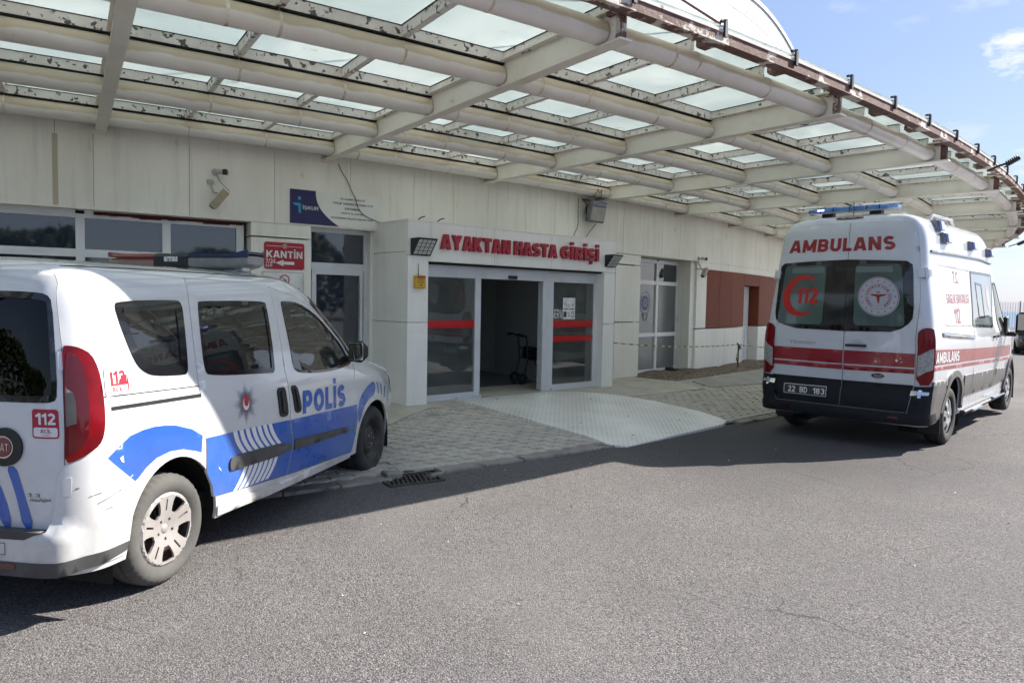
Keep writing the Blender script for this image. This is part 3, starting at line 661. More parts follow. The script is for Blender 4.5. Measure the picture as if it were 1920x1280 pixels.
ap2 = [(-.9, 10.3), (.7, 11.0), (1.62, 11.22), (1.72, 10.95), (2.35, 11.5), (3.4, 12.45), (3.0, 12.9), pol(4.45, 39.9)[:2], pol(4.45, 39.0)[:2], pol(2.6, 38.9)[:2]]
tag(obj('concrete_apron', *apron('a', jit(ap1), .010), M_CONC), kind='structure')
tag(obj('concrete_apron', *apron('b', jit(ap2), .014), M_CONC), kind='structure')
ap3 = [pol(4.6, 40.3)[:2], pol(5.6, 40.2)[:2], pol(7.5, 40.1)[:2], pol(13, 40.1)[:2], pol(13, 41.0)[:2], pol(7, 41.1)[:2], pol(5.2, 41.15)[:2], pol(4.5, 40.8)[:2]]
tag(obj('concrete_apron', *apron('c', jit(ap3), .010), mat('grey_concrete', (.38, .355, .315), .92, col2=(.29, .27, .24), scale=2.4, lo=.4, hi=.7, bump=.3, bscale=60)), kind='structure')
# interlocking zigzag paving stones
def paver_mesh():
    L_, H = .224, .112; top = [(0, 0), (.056, .020), (.112, 0), (.168, -.020), (L_, 0)]; g = .0026
    o = [(x + (g if i == 0 else -g if i == 4 else 0), y + g) for i, (x, y) in enumerate(top)] + [(x + (g if i == 0 else -g if i == 4 else 0), y + H - g) for i, (x, y) in reversed(list(enumerate(top)))]
    o = [(x - L_ / 2, y - H / 2) for x, y in o]; b = [(x * .955, y * .92) for x, y in o]; n = len(o)
    v = [(x, y, 0) for x, y in b] + [(x, y, -.006) for x, y in o] + [(x, y, -.03) for x, y in o]
    f = [tuple(range(n))] + [(j * n + i, (j + 1) * n + i, (j + 1) * n + (i + 1) % n, j * n + (i + 1) % n) for j in (0, 1) for i in range(n)]
    return v, f
PVv, PVf = paver_mesh()
M_PAVE = [mat('paver_' + n_, c, .88, col2=c2, scale=7, lo=.4, hi=.7, col3=(.33, .31, .27), scale3=30, lo3=.62, hi3=.7, bump=.35, bscale=90)
          for n_, c, c2 in (('grey', (.50, .46, .405), (.41, .375, .335)), ('buff', (.47, .425, .37), (.38, .345, .305)), ('rose', (.46, .40, .355), (.37, .325, .29)), ('dark', (.41, .385, .35), (.33, .31, .285)))]
pave_meshes = []
for m_ in M_PAVE:
    me = bpy.data.meshes.new('paver'); me.from_pydata(PVv, [], PVf); me.materials.append(m_); pave_meshes.append(me)
RAMP = [(-.80, 9.92), (.66, 11.12), (1.60, 11.12), (2.20, 10.85), (2.78, 10.3), (3.02, 9.86), (2.92, 9.66), (1.35, 8.12), (1.16, 8.12)]
ap_all = [ap1, ap2, ap3]
pl = []
row = 0; r = 42.40
while r > 39.9:
    dk = .224 / r / DT; k = .9 + (row % 2) * dk / 2
    while k < 10.5:
        x, y, _ = pol(k, r)
        P1 = np.array([(x, y)])
        if not any(inpoly(P1, a)[0] for a in ap_all) and not inpoly(P1, inset(RAMP, .10))[0]: pl.append((k, r, x, y))
        k += dk
    r -= .112; row += 1
def vis(p): # is it near the photograph's view?
    d = math.hypot(p[2], p[3]); b = math.degrees(math.atan2(p[2], p[3])); return d + (40 if p[0] < 1.55 or b > 21 and p[0] > 4.9 else 0)
pl.sort(key=vis); random.seed(11)
mbs = MB()
for i, (k, r, x, y) in enumerate(pl):
    a = ang(k) + math.pi / 2 + random.uniform(-.012, .012); z = zpav(r) + random.uniform(-.002, .003) + .006 * math.sin(k * 5.1) * math.sin(r * 3.3); t1, t2 = random.uniform(-.010, .010), random.uniform(-.008, .008)
    if i % 97 == 13: z -= .012
    slope = -math.atan(.205 / 2.32)
    R = Matrix.Rotation(a, 3, 'Z') @ Matrix.Rotation(slope + t1 if r < 42.6 and r > 40.3 else t1, 3, 'X') @ Matrix.Rotation(t2, 3, 'Y')
    R = Matrix.Rotation(a, 3, 'Z') @ Matrix.Rotation(-(slope) + t1, 3, 'X') @ Matrix.Rotation(t2, 3, 'Y')
    mi = random.choices((0, 1, 2, 3), (5, 3, 1.6, 1.6))[0]
    if i < 300:
        o = bpy.data.objects.new('paver', pave_meshes[mi]); COL.objects.link(o); o.parent = pave
        o.matrix_world = Matrix.Translation((x, y, z)) @ R.to_4x4(); o.matrix_local = Matrix.Translation((x, y, z)) @ R.to_4x4()
    else: mbs.add([tuple((R @ Vector(q)) + Vector((x, y, z))) for q in PVv], PVf, mi)
o = mbs.build('paver_field', M_PAVE, pave); o['kind'] = 'stuff'
# kerb stones
random.seed(5); M_KERB = mat('kerb_concrete', (.33, .30, .26), .9, col2=(.22, .20, .18), scale=3, lo=.35, hi=.65, col3=(.09, .085, .08), scale3=7, lo3=.55, hi3=.66, bump=.4, bscale=60)
kerb = thing('kerb', 'low worn concrete kerb curving along the edge of the paved walkway', 'kerb'); k = -3.0
while k < 13:
    dk = .50 / 42.6 / DT
    if not (1.70 < k + dk / 2 < 1.92) and not (2.75 < k + dk / 2 < 3.66):
        dz = random.uniform(-.006, .006); v, f = arcbox(k + .002, k + dk - .003, -.1, .030 + dz, 42.47 + random.uniform(-.006, .006), 42.62 + random.uniform(-.008, .008), 2, .012)
        obj('kerb_stone', v, f, M_KERB, kerb)
    k += dk
# broken kerb at the gully: one tilted light stone and a gap
mb = MB(); R = Matrix.Rotation(ang(1.8) + math.pi / 2, 3, 'Z') @ Matrix.Rotation(.10, 3, 'Y'); x, y, _ = pol(1.775, 42.50); mb.box((x, y, .010), (.16, .15, .10), R, 0, .012); mb.build('kerb_stone', M_KERB, kerb)
mb = MB(); R = Matrix.Rotation(ang(1.9) + math.pi / 2 + .2, 3, 'Z') @ Matrix.Rotation(-.2, 3, 'X'); x, y, _ = pol(1.905, 42.66); mb.box((x, y, .008), (.20, .07, .05), R, 0, .012); mb.build('kerb_stone', M_KERB, kerb)
mb = MB(); x, y, _ = pol(1.845, 42.42); mb.box((x, y, .0), (.12, .10, .06), Matrix.Rotation(ang(1.85), 3, 'Z'), 0); mb.build('pocket', M_DARKGAP, kerb)
# drain grating
gr = thing('drain_grating', 'rusty iron drain grating sunk in the asphalt beside the broken kerb', 'drain', (0, 0, 0))
gx, gy = -.905, 6.46; ga = math.atan2(.24, .96) + .30; RG = Matrix.Rotation(ga, 3, 'Z')
def gp(a, b, z): q = RG @ Vector((a, b, z)); return (gx + q.x, gy + q.y, z)
M_IRON = mat('cast_iron', (.075, .066, .06), .6, metal=.4, col2=(.14, .10, .07), scale=20, lo=.45, hi=.7, bump=.3, bscale=120)
mb = MB()
for (a0, a1, b0, b1) in ((-.27, .27, -.17, -.145), (-.27, .27, .145, .17), (-.27, -.245, -.145, .145), (.245, .27, -.145, .145)):
    mb.add([gp(a, b, z) for z in (.0, .016) for a, b in ((a0, b0), (a1, b0), (a1, b1), (a0, b1))], [(3, 2, 1, 0), (4, 5, 6, 7), (0, 1, 5, 4), (1, 2, 6, 5), (2, 3, 7, 6), (3, 0, 4, 7)])
mb.build('frame', M_IRON, gr)
for i in range(11):
    mb = MB(); a = -.222 + i * .0444; mb.add([gp(a + dx + b * .25, b, z) for z in (.002, .013) for dx, b in ((-.008, -.145), (.008, -.145), (.008, .145), (-.008, .145))], [(3, 2, 1, 0), (4, 5, 6, 7), (0, 1, 5, 4), (1, 2, 6, 5), (2, 3, 7, 6), (3, 0, 4, 7)]); mb.build('bar', M_IRON, gr)
mb = MB(); mb.add([gp(a, b, .0015) for a, b in ((-.25, -.15), (.25, -.15), (.25, .15), (-.25, .15))], [(0, 1, 2, 3)]); mb.build('pit', mat('pit_black', (.006, .006, .006), 1.0), gr)
# checker-plate ramp
def checker():
    m = bpy.data.materials.new('checker_plate'); m.use_nodes = True; nt = m.node_tree; N = nt.nodes; L = nt.links; b = N['Principled BSDF']
    b.inputs['Metallic'].default_value = .2; b.inputs['Roughness'].default_value = .40
    g = N.new('ShaderNodeNewGeometry'); mp = N.new('ShaderNodeMapping'); mp.inputs['Rotation'].default_value = (0, 0, math.atan2(PU.y, PU.x) * -1 + rad(45)); mp.inputs['Scale'].default_value = (17, 17, 17); L.new(g.outputs['Position'], mp.inputs[0])
    sp = N.new('ShaderNodeSeparateXYZ'); L.new(mp.outputs[0], sp.inputs[0])
    def mth(op, *a):
        x = N.new('ShaderNodeMath'); x.operation = op
        for i, s in enumerate(a):
            if isinstance(s, (int, float)): x.inputs[i].default_value = s
            else: L.new(s, x.inputs[i])
        return x.outputs[0]
    fx = mth('SUBTRACT', mth('FRACT', sp.outputs[0]), .5); fy = mth('SUBTRACT', mth('FRACT', sp.outputs[1]), .5)
    par = mth('MODULO', mth('ABSOLUTE', mth('ADD', mth('FLOOR', sp.outputs[0]), mth('FLOOR', sp.outputs[1]))), 2)
    def lug(a, c): return mth('ADD', mth('POWER', mth('MULTIPLY', a, 2.1), 2), mth('POWER', mth('MULTIPLY', c, 6.5), 2))
    d = mth('ADD', mth('MULTIPLY', lug(fx, fy), par), mth('MULTIPLY', lug(fy, fx), mth('SUBTRACT', 1, par)))
    h = N.new('ShaderNodeMapRange'); h.inputs[1].default_value = 1.25; h.inputs[2].default_value = .55; L.new(d, h.inputs[0])
    n = N.new('ShaderNodeTexNoise'); n.inputs['Scale'].default_value = 1.6; n.inputs['Detail'].default_value = 7; L.new(g.outputs['Position'], n.inputs['Vector'])
    r = N.new('ShaderNodeMapRange'); r.inputs[1].default_value = .35; r.inputs[2].default_value = .7; L.new(n.outputs['Fac'], r.inputs[0])
    c = N.new('ShaderNodeMixRGB'); c.inputs[1].default_value = (.66, .63, .59, 1); c.inputs[2].default_value = (.90, .87, .82, 1); L.new(r.outputs[0], c.inputs[0])
    c2 = N.new('ShaderNodeMixRGB'); c2.inputs[2].default_value = (.97, .96, .94, 1); L.new(mth('MULTIPLY', h.outputs[0], .95), c2.inputs[0]); L.new(c.outputs[0], c2.inputs[1]); L.new(c2.outputs[0], b.inputs['Base Color'])
    bp = N.new('ShaderNodeBump'); bp.inputs['Strength'].default_value = .7; bp.inputs['Distance'].default_value = .004; L.new(h.outputs[0], bp.inputs['Height']); L.new(bp.outputs[0], b.inputs['Normal'])
    return m
def ramp():
    root = thing('wheelchair_ramp', 'worn aluminium checker plate ramp leading up from the road into the porch', 'ramp')
    pts = resample(ccw(RAMP), .2); P, F = tri2d(pts, (), .3)
    def z(x, y): return zpav(rof(x, y)) + .026 if rof(x, y) < 42.3 else max(.012, (zpav(42.3) + .026) * (1 - (rof(x, y) - 42.3) / .45))
    v = [(x, y, z(x, y)) for x, y in P]; F = [tuple(f) for f in F]; e = {}
    for f in F:
        for i in range(3): e[(f[i], f[(i + 1) % 3])] = 1
    bd = [q for q in e if (q[1], q[0]) not in e]; nv = len(v); v += [(x, y, zz - .05) for x, y, zz in v]
    obj('plate', v, F + [(a, nv + a, nv + b, b) for a, b in bd], checker(), root)
    for (x, y) in ((-.2, 10.1), (.5, 10.8), (.9, 9.0), (1.6, 9.6), (1.5, 8.6), (2.3, 9.6), (2.5, 10.1), (1.2, 10.6)):
        mb = MB(); mb.lathe([(0, .004), (.012, .003), (.015, 0)], 'z', 10, (x, y, z(x, y))); mb.build('rivet', M_STEELD, root)
ramp()

# ================================================================== BUILDING
bld = thing('hospital_building', 'round hospital building clad in dirty white aluminium panels with recessed windows', 'building')
# core behind the panels
for (k0, k1) in ((-4.5, 2.33), (4.05, 14.5)): obj('wall_core', *arcbox(k0, k1, 2.64, 3.95, 38.4, RW - .03, 24), M_DARKGAP, bld)
obj('wall_core', *arcbox(2.33, 4.05, 2.64, 3.95, 38.4, RW - .03, 8), M_DARKGAP, bld)
seams = [-4.5, -3.9, -3.5, -2.7, -2.3, -1.5, -1.1, -.5, -.1, .25, .831, .970, 1.350, 1.736, 2.127, 2.503, 2.766, 3.016, 3.316, 3.572, 3.766, 4.049, 4.292, 4.546, 4.801, 5.069, 5.217, 5.326, 5.554, 5.83, 6.077, 6.305, 6.7, 7.143, 7.5, 8.0, 8.4, 9.0, 9.5, 10, 10.5, 11, 11.6, 12.2, 12.8, 13.4, 14.0, 14.5]
random.seed(2)
for a, b in zip(seams, seams[1:]):
    g = .0009
    obj('cladding_panel', *arcbox(a + g, b - .0009, 2.60, 3.95, RW - .03, RW + random.uniform(-.002, .003), 3, .004), M_CLAD, bld)
obj('joint_strip', *arcbox(.821, .841, 2.63, 3.40, RW, RW + .006, 1), mat('beige_sealant', (.50, .45, .34), .7), bld)
obj('soffit', *arcbox(-4.5, 14.5, 2.605, 2.64, 38.4, RW - .03, 40), M_CLAD, bld)
# roof
v = [pol(k, 39.1, 3.95) for k in np.linspace(-8, 18, 60)] + [pol(k, 14, 3.95) for k in np.linspace(18, -8, 20)]; nn_ = len(v); v += [(x, y, z - .2) for x, y, z in v]
obj('roof', v, [tuple(range(nn_)), tuple(range(2 * nn_ - 1, nn_ - 1, -1))] + [(i, nn_ + i, nn_ + (i + 1) % nn_, (i + 1) % nn_) for i in range(nn_)], M_CONC, bld)
def panel(k0, k1, z0, z1, r=RW, d=.05, mt=None, name='cladding_panel', n=2): return obj(name, *arcbox(k0 + .0015, k1 - .0015, z0 + .004, z1 - .004, r - d, r, n, .003), mt or M_CLAD, bld)
# pillar by the KANTIN sign
panel(1.622, 1.918, .2, 1.30, RW + .002, .5); panel(1.622, 1.918, 1.30, 2.415, RW + .002, .5); panel(1.622, 1.918, 2.425, 2.60, RW + .004, .5)
# right of the porch
for z0, z1 in ((.24, 1.30), (1.31, 2.385), (2.40, 2.595)): panel(4.215, 4.52, z0, z1, RW, .5)
for z0, z1 in ((.10, 1.13), (1.145, 2.43), (2.44, 2.60)): panel(5.375, 5.56, z0, z1, RW, .55)
for a, b in ((5.56, 5.98), (5.98, 6.42)): panel(a, b, .10, 1.13, RW - .004, .3)
for a, b in ((6.87, 7.2), (7.2, 7.6), (7.6, 8.1), (8.1, 8.7), (8.7, 9.4), (9.4, 10.2), (10.2, 11), (11, 12), (12, 13)): panel(a, b, .10, 1.13, RW - .004, .3)
for a, b in ((5.562, 5.83), (5.83, 6.10), (6.10, 6.42), (6.42, 6.87), (6.87, 7.2), (7.2, 7.6), (7.6, 8.1), (8.1, 8.7), (8.7, 9.4), (9.4, 10.2), (10.2, 11)):
    z0 = 2.16 if a == 6.42 else 1.14
    panel(a, b, z0, 2.45, RW - .002, .3, M_BROWN, 'brown_panel')
obj('trim', *arcbox(5.562, 11, 2.452, 2.60, RW - .3, RW - .006, 14), M_CLAD, bld)
for a, b in ((11, 12), (12, 13)): panel(a, b, 1.14, 2.60, RW - .002, .3)
# white side door behind the ambulance
dr = MB(); dr.add(*arcbox(6.44, 6.86, .18, 2.15, RW - .30, RW - .26, 2)); d_ = dr.build('door', M_PVC, bld)
for a, b in ((.30, 1.05), (1.15, 2.02)): obj('door_panel', *arcbox(6.52, 6.78, a, b, RW - .26, RW - .250, 2, .005), mat('door_white', (.60, .61, .62), .4), d_)
mb = MB(); mb.tube([pol(6.82, RW - .22, 1.10), pol(6.79, RW - .20, 1.10)], .012); mb.build('door_handle', M_ALU, d_)
# window walls
def bar(mb, k0, k1, z0, z1, r0, r1): mb.add(*arcbox(k0, k1, z0, z1, r0, r1, 2 if k1 - k0 > .1 else 1))
def window(k_edges, z_edges, r, fw=.045, mt=M_PVC, gmat=M_WGLASS, name='window', dep=.07, z0f=None, gmats=None):
    """frame with mullions at k_edges and rails at z_edges (centre lines), one pane per opening"""
    fk = fw / r / DT; mb = MB(); zlo, zhi = z_edges[0], z_edges[-1]
    for k in k_edges: bar(mb, k - fk, k + fk, zlo, zhi, r - dep, r)
    for z in z_edges: 
        for a, b in zip(k_edges, k_edges[1:]): bar(mb, a + fk, b - fk, z - fw, z + fw, r - dep + .004, r - .003)
    w = mb.build(name, mt, bld)
    for i, (a, b) in enumerate(zip(k_edges, k_edges[1:])):
        for j, (c, d) in enumerate(zip(z_edges, z_edges[1:])):
            g = gmats(i, j) if gmats else gmat
            obj('pane', *arcbox(a + fk, b - fk, c + fw, d - fw, r - dep * .6, r - dep * .6 + .012, 1), g, w)
    return w
window([-2.2, -1.75, -1.3], [.8, 2.12, 2.565], 39.02)
window([-.85, -.42, .02, .52, .918, 1.262, 1.59], [.8, 2.12, 2.565], 39.02)
panel(-1.3, -.85, .2, 2.6, RW, .5); panel(-4.5, -2.2, .2, 2.6, RW, .5)
for a, b in ((-.85, .02), (.02, .918), (.918, 1.622)): obj('sill_panel', *arcbox(a + .002, b - .002, .2, .76, 38.9, 39.05, 3, .004), M_CLAD, bld)
# rust along the head of the left windows
mb = MB(); random.seed(4); kk = .97
while kk < 1.58:
    d = random.uniform(.01, .03); bar(mb, kk, kk + .03, 2.575 - d, 2.598, 39.021, 39.03); kk += .03
mb.build('rust_streak', mat('rust_red', (.09, .02, .012), .9), bld)
# glazed door left of the porch
window([1.93, 2.262], [.24, 2.09, 2.60], 39.0, .05, M_ALU)
mb = MB(); fk = .04 / 39 / DT
for (a, b, c, d) in ((1.95, 1.95 + fk * 1.5, .30, 2.03), (2.235 - fk, 2.235, .30, 2.03), (1.95, 2.235, .26, .34), (1.95, 2.235, 1.98, 2.04)): bar(mb, a, b, c, d, 38.97, 39.018)
mb.build('door_leaf', M_ALU, bld)
obj('jamb', *arcbox(2.262, 2.30, .2, 2.6, 38.4, 39.1, 1), M_CLAD, bld)
# frosted window right of the porch, with a lightly tinted upper light
M_FROST2 = mat('frosted_film_dark', (.13, .135, .14), .25, col2=(.16, .165, .165), scale=2, spec=.7)
wr = window([4.46, 4.655, 4.97, 5.30], [.26, 1.02, 2.10, 2.545], 38.86, .04, M_PVC, gmats=lambda i, j: (M_WGLASS if j == 2 else (M_FROST2 if i == 2 else M_FROST)))
obj('return_wall', *arcbox(5.30, 5.378, .08, 2.6, 38.0, RW - .05, 1), M_CLAD, bld)
obj('sill_panel', *arcbox(4.46, 5.34, .12, .215, 38.6, 38.97, 2), M_CONC, bld)
# dark rooms behind
for a, b in ((-4.5, 2.3), (4.2, 14.5)): obj('back_wall', *arcbox(a, b, 0, 3.9, 37.9, 38.2, 24), mat('room_grey', (.12, .12, .12), .9), bld)
# vaulted hall rising behind the canopy
def vault():
    E = Vector((11.9963, 30.7231, 0)); dr_ = Vector((.66, .75, 0)).normalized()      # along its face, towards the right end
    back = Vector((-.75, .66, 0)).normalized()
    M_HALL = mat('hall_white_sheet', (.80, .78, .80), .35, col2=(.74, .72, .74), scale=.5, stretch=(1, 1, .05))
    hall = thing('vaulted_hall', 'tall white arched hall of seamed metal sheet rising behind the glass canopy', 'building')
    xs = np.linspace(-27.9, 5.6, 34)
    def ztop(s_):
        if s_ < -4.9: return 13.03 + .04 * math.sin((s_ + 4.9) * .3)
        return 2.43 + math.sqrt(max(.01, 10.6 ** 2 - (s_ + 4.9) ** 2))
    for i, (a, b) in enumerate(zip(xs, xs[1:])):
        P_ = []; m_ = 6
        for j in range(m_ + 1): s_ = a + .02 + (b - a - .02) * j / m_; P_.append((s_, ztop(s_)))
        v = [E + dr_ * s_ + Vector((0, 0, z)) for s_, z in P_] + [E + dr_ * s_ + Vector((0, 0, 3.7)) for s_, z in reversed(P_)]
        n_ = len(v); v += [p + back * .08 for p in v]
        obj('sheet', v, [tuple(range(n_ - 1, -1, -1))] + [tuple(range(n_, 2 * n_))] + [(i_, (i_ + 1) % n_, n_ + (i_ + 1) % n_, n_ + i_) for i_ in range(n_)], M_HALL, hall)
    pts = [(s_, ztop(s_)) for s_ in np.linspace(-27.9, 5.6, 90)]
    v = []; 
    for s_, z in pts:
        q = E + dr_ * s_ + Vector((0, 0, z)); v += [q + Vector((0, 0, .06)) - back * .05, q + Vector((0, 0, .06)) + back * 16, q - back * .05 - Vector((0, 0, .10)), q + back * .09 - Vector((0, 0, .1))]
    f = []
    for i in range(len(pts) - 1):
        a, b = i * 4, i * 4 + 4; f += [(a, b, b + 1, a + 1), (a, a + 2, b + 2, b)]
    obj('roof', v, f, M_HALL, hall, False)
    mb = MB(); inn = []
    for s_, z in pts:
        if s_ > -9: inn.append(E + dr_ * (-4.9 + (s_ + 4.9) * .93) + Vector((0, 0, 2.43 + (z - 2.43) * .93)) - back * .06)
    mb.tube(inn, .012, 4)
    for i in range(0, len(inn), 2):
        mb.tube([inn[i], inn[i] + dr_ * .3 + Vector((0, 0, .35))], .006, 3)
    mb.build('lightning_rod', mat('copper_wire', (.55, .48, .46), .5), hall)
vault()
# ================================================================== PORCH
def porch():
    root = thing('entrance_porch', 'white clad entrance porch with the red AYAKTAN HASTA GİRİŞİ lettering and sliding glass doors', 'porch')
    def blk(name, u0, u1, n0, n1, z0, z1, m=M_CLAD2, par=root):
        mb = MB(); pbox(mb, u0, u1, n0, n1, z0, z1); return mb.build(name, m, par)
    g = .003
    # front panels
    for u0, u1, z0, z1 in ((0, .32, .235, 1.352), (0, .32, 1.36, 2.243), (0, .354 - g, 2.25, 2.70), (3.83, 4.105, .235, 1.31), (3.83, 4.105, 1.318, 2.172), (3.70, 4.105, 2.178, 2.70)):
        blk('cladding_panel', u0, u1, -.05, 0, z0, z1)
    for u0, u1 in ((.354, 1.464), (1.464, 2.606), (2.606, 3.70)): blk('cladding_panel', u0 + g, u1 - g, -.05, 0, 2.178, 2.70)
    blk('cladding_panel', .32 + g, .354, -.05, 0, 2.178, 2.243)
    # sides
    for u0, u1 in ((-.001, .049), (4.056, 4.106)):
        for z0, z1 in ((.235, 1.352), (1.36, 2.29), (2.297, 2.70)): blk('cladding_panel', u0 + .001, u1 - .001, -1.35, -.053, z0, z1)
    blk('roof', .05, 4.05, -1.2, -.055, 2.60, 2.69)
    blk('coping', -.012, 4.117, -1.2, .008, 2.70, 2.715)
    # jambs of the recess
    blk('jamb', .29, .32, -.20, -.053, .235, 2.17); blk('jamb', .05, .29, -.23, -.20, .235, 2.17)
    blk('jamb', 3.83, 3.86, -.20, -.053, .235, 2.17); blk('jamb', 3.86, 4.05, -.23, -.20, .235, 2.17)
    blk('lintel_shadow_gap', .32, 3.83, -.14, -.055, 2.150, 2.176, M_DARKGAP)
    # header with the door drive
    n0, n1 = -.27, -.17
    blk('header', .32, 3.83, n0, n1, 1.985, 2.148, M_ALU)
    s_ = MB(); q = PA + PU * 1.955 + PN * (n1 + .02); s_.box((q.x, q.y, 2.02), (.17, .045, .05), Matrix.Rotation(math.atan2(PU.y, PU.x), 3, 'Z'), 0, .012); s_.build('motion_sensor', M_BLACKP, root)
    M_DG = glass('tinted_door_glass', (.76, .80, .78), 1.0, 2.0, grey_veil=.075); M_RED = mat('red_film', (.50, .012, .014), .25, coat=.5)
    def leaf(name, u0, u1, z0, z1, sw, bw, tw, nn):
        mb = MB(); pbox(mb, u0, u0 + sw, nn, nn + .045, z0, z1); pbox(mb, u1 - sw, u1, nn, nn + .045, z0, z1)
        pbox(mb, u0 + sw, u1 - sw, nn + .002, nn + .043, z0, z0 + bw); pbox(mb, u0 + sw, u1 - sw, nn + .002, nn + .043, z1 - tw, z1)
        f = mb.build(name, M_ALU, root); g_ = MB(); pbox(g_, u0 + sw, u1 - sw, nn + .018, nn + .026, z0 + bw, z1 - tw); g_.build('pane', M_DG, f); return f
    L1 = leaf('fixed_door', .32, 1.34, .245, 1.985, .075, .085, .005, -.225)
    L2 = leaf('sliding_door', .64, 1.365, .26, 1.98, .03, .08, .03, -.30)
    R1 = leaf('fixed_door', 2.80, 3.83, .245, 1.985, .045, .09, .005, -.225)
    R2 = leaf('sliding_door', 2.62, 3.30, .26, 1.98, .045, .08, .03, -.30)
    mb = MB(); pbox(mb, 2.61, 2.80, -.235, -.175, .245, 1.985); mb.build('door_post', M_ALU, root)
    mb = MB(); pbox(mb, 1.34, 1.37, -.23, -.18, .245, 1.985); mb.build('door_post', M_ALU, root)
    for par, u0, u1, z0, z1, nn in ((L1, .395, 1.262, 1.268, 1.374, -.197), (R1, 2.845, 3.785, 1.258, 1.364, -.197), (R1, 2.845, 3.785, 1.022, 1.118, -.197)):
        mb = MB(); pbox(mb, u0, u1, nn, nn + .0015, z0, z1); mb.build('red_band', M_RED, par)
    for u0, u1, z0, z1 in ((.68, 1.33, 1.66, 1.75), (2.66, 3.27, 1.55, 1.66)):
        mb = MB(); pbox(mb, u0, u1, -.272, -.2705, z0, z1); mb.build('red_band', M_RED, L2 if u0 < 2 else R2)
    def plane(nn): return lambda u, z: (pp(u, nn, z), (PN.x, PN.y, 0))
    mb = MB(); text_on(plane(-.197), 'SERV', ((2.82, 1.40), (3.07, 1.40), (3.07, 1.545), (2.82, 1.545)), .001, mb, bold=.02); mb.build('lettering', mat('white_film', (.62, .60, .60), .4), R1)
    # floor tracks / kick strips
    for u0, u1 in ((.93, 1.37), (2.80, 3.20)):
        mb = MB(); pbox(mb, u0, u1, -.17, -.135, .238, .285); mb.build('kick_strip', M_ALU, root)
    # 3-D letters
    M_LET = mat('red_acrylic_letters', (.42, .018, .040), .38, col2=(.34, .012, .03), scale=3)
    words = (('AYAKTAN', .500, 1.735), ('HASTA', 1.815, 2.690), ('GİRİŞİ', 2.775, 3.640))
    for w_, ua, ub in words:
        # one raised letter per character, spaced by the font's own metrics
        wd = []
        for ch in w_:
            v, f, a = sign2d(ch, .24); wd.append(a)
        hh = {'İ': 1.33, 'Ş': 1.26}
        ws = [a * hh.get(ch, 1.0) for a, ch in zip(wd, w_)]; gap = .10; tot = sum(ws) + gap * (len(w_) - 1); sc = (ub - ua) / tot; x = ua
        for ch, wi in zip(w_, ws):
            v, f, _ = sign2d(ch, .24); H = .205; zb = 2.348 - .0035 * (x - .5); zt = zb + H
            if ch == 'İ': zt += .068
            if ch == 'Ş': zb -= .053
            ww = wi * sc
            mb = MB(); nv = len(v); V = [pp(x + a * ww, .052, zb + b * (zt - zb)) for a, b in v] + [pp(x + a * ww, .004, zb + b * (zt - zb)) for a, b in v]
            e = {}
            for q in f:
                for i in range(len(q)): e[(q[i], q[(i + 1) % len(q)])] = 1
            F = list(f) + [tuple(nv + i for i in q[::-1]) for q in f] + [(b, a, nv + a, nv + b) for (a, b) in e if (b, a) not in e]
            mb.add(V, F); mb.build('letter', M_LET, root); x += ww + gap * sc
    # antennas / bolts on the coping
    for u in (.17, .48):
        mb = MB(); mb.tube([pp(u, -.05, 2.71), pp(u + .05, -.03, 2.755), pp(u + .10, -.02, 2.77)], .009, 6); mb.build('cable_end', M_BLACKP, root)
    # vestibule
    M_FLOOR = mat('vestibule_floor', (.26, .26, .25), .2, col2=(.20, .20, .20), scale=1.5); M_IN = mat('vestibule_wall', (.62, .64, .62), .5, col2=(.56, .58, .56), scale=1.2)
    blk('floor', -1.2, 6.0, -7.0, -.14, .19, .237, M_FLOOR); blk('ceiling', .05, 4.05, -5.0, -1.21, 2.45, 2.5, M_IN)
    mb = MB(); P0, P1 = Vector((.56, 12.45, 0)), Vector((-.80, 15.1, 0)); d = (P1 - P0).normalized(); nrm = Vector((-d.y, d.x, 0)) * -1
    for i in range(3):
        a = P0 + (P1 - P0) * (i / 3) + d * .004; b = P0 + (P1 - P0) * ((i + 1) / 3) - d * .004; q = [a, b, b - nrm * -.06, a - nrm * -.06]
        v = [(p.x, p.y, z) for z in (.237, 2.45) for p in q]; mb2 = MB(); mb2.add(v, [(0, 1, 2, 3), (7, 6, 5, 4), (0, 4, 5, 1), (1, 5, 6, 2), (2, 6, 7, 3), (3, 7, 4, 0)]); mb2.build('partition_panel', M_IN, root)
    mb = MB(); pbox(mb, .05, .35, -5, -.3, .237, 2.45); mb.build('inner_wall', M_IN, root)
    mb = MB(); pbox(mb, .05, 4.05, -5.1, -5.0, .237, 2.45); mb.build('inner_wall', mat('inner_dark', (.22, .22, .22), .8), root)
    mb = MB(); pbox(mb, 3.95, 4.05, -5, -1.36, .237, 2.45); mb.build('inner_wall', M_IN, root)
    return root
porch_root = porch()

# ================================================================== CANOPY
canopy = thing('glass_canopy', 'curved entrance canopy of frosted glass panes on cream pipes, rafters and flaking frames', 'canopy')
PIPE_R = [39.42, 40.72, 42.00, 43.27, 44.54]; PZ = 3.60; PRAD = .088
K0, K1 = -4, 13
random.seed(9)
def wmesh(mb_or_vf, name, m, sm=False):
    v, f = mb_or_vf; return obj(name, v, f, m, canopy, sm)
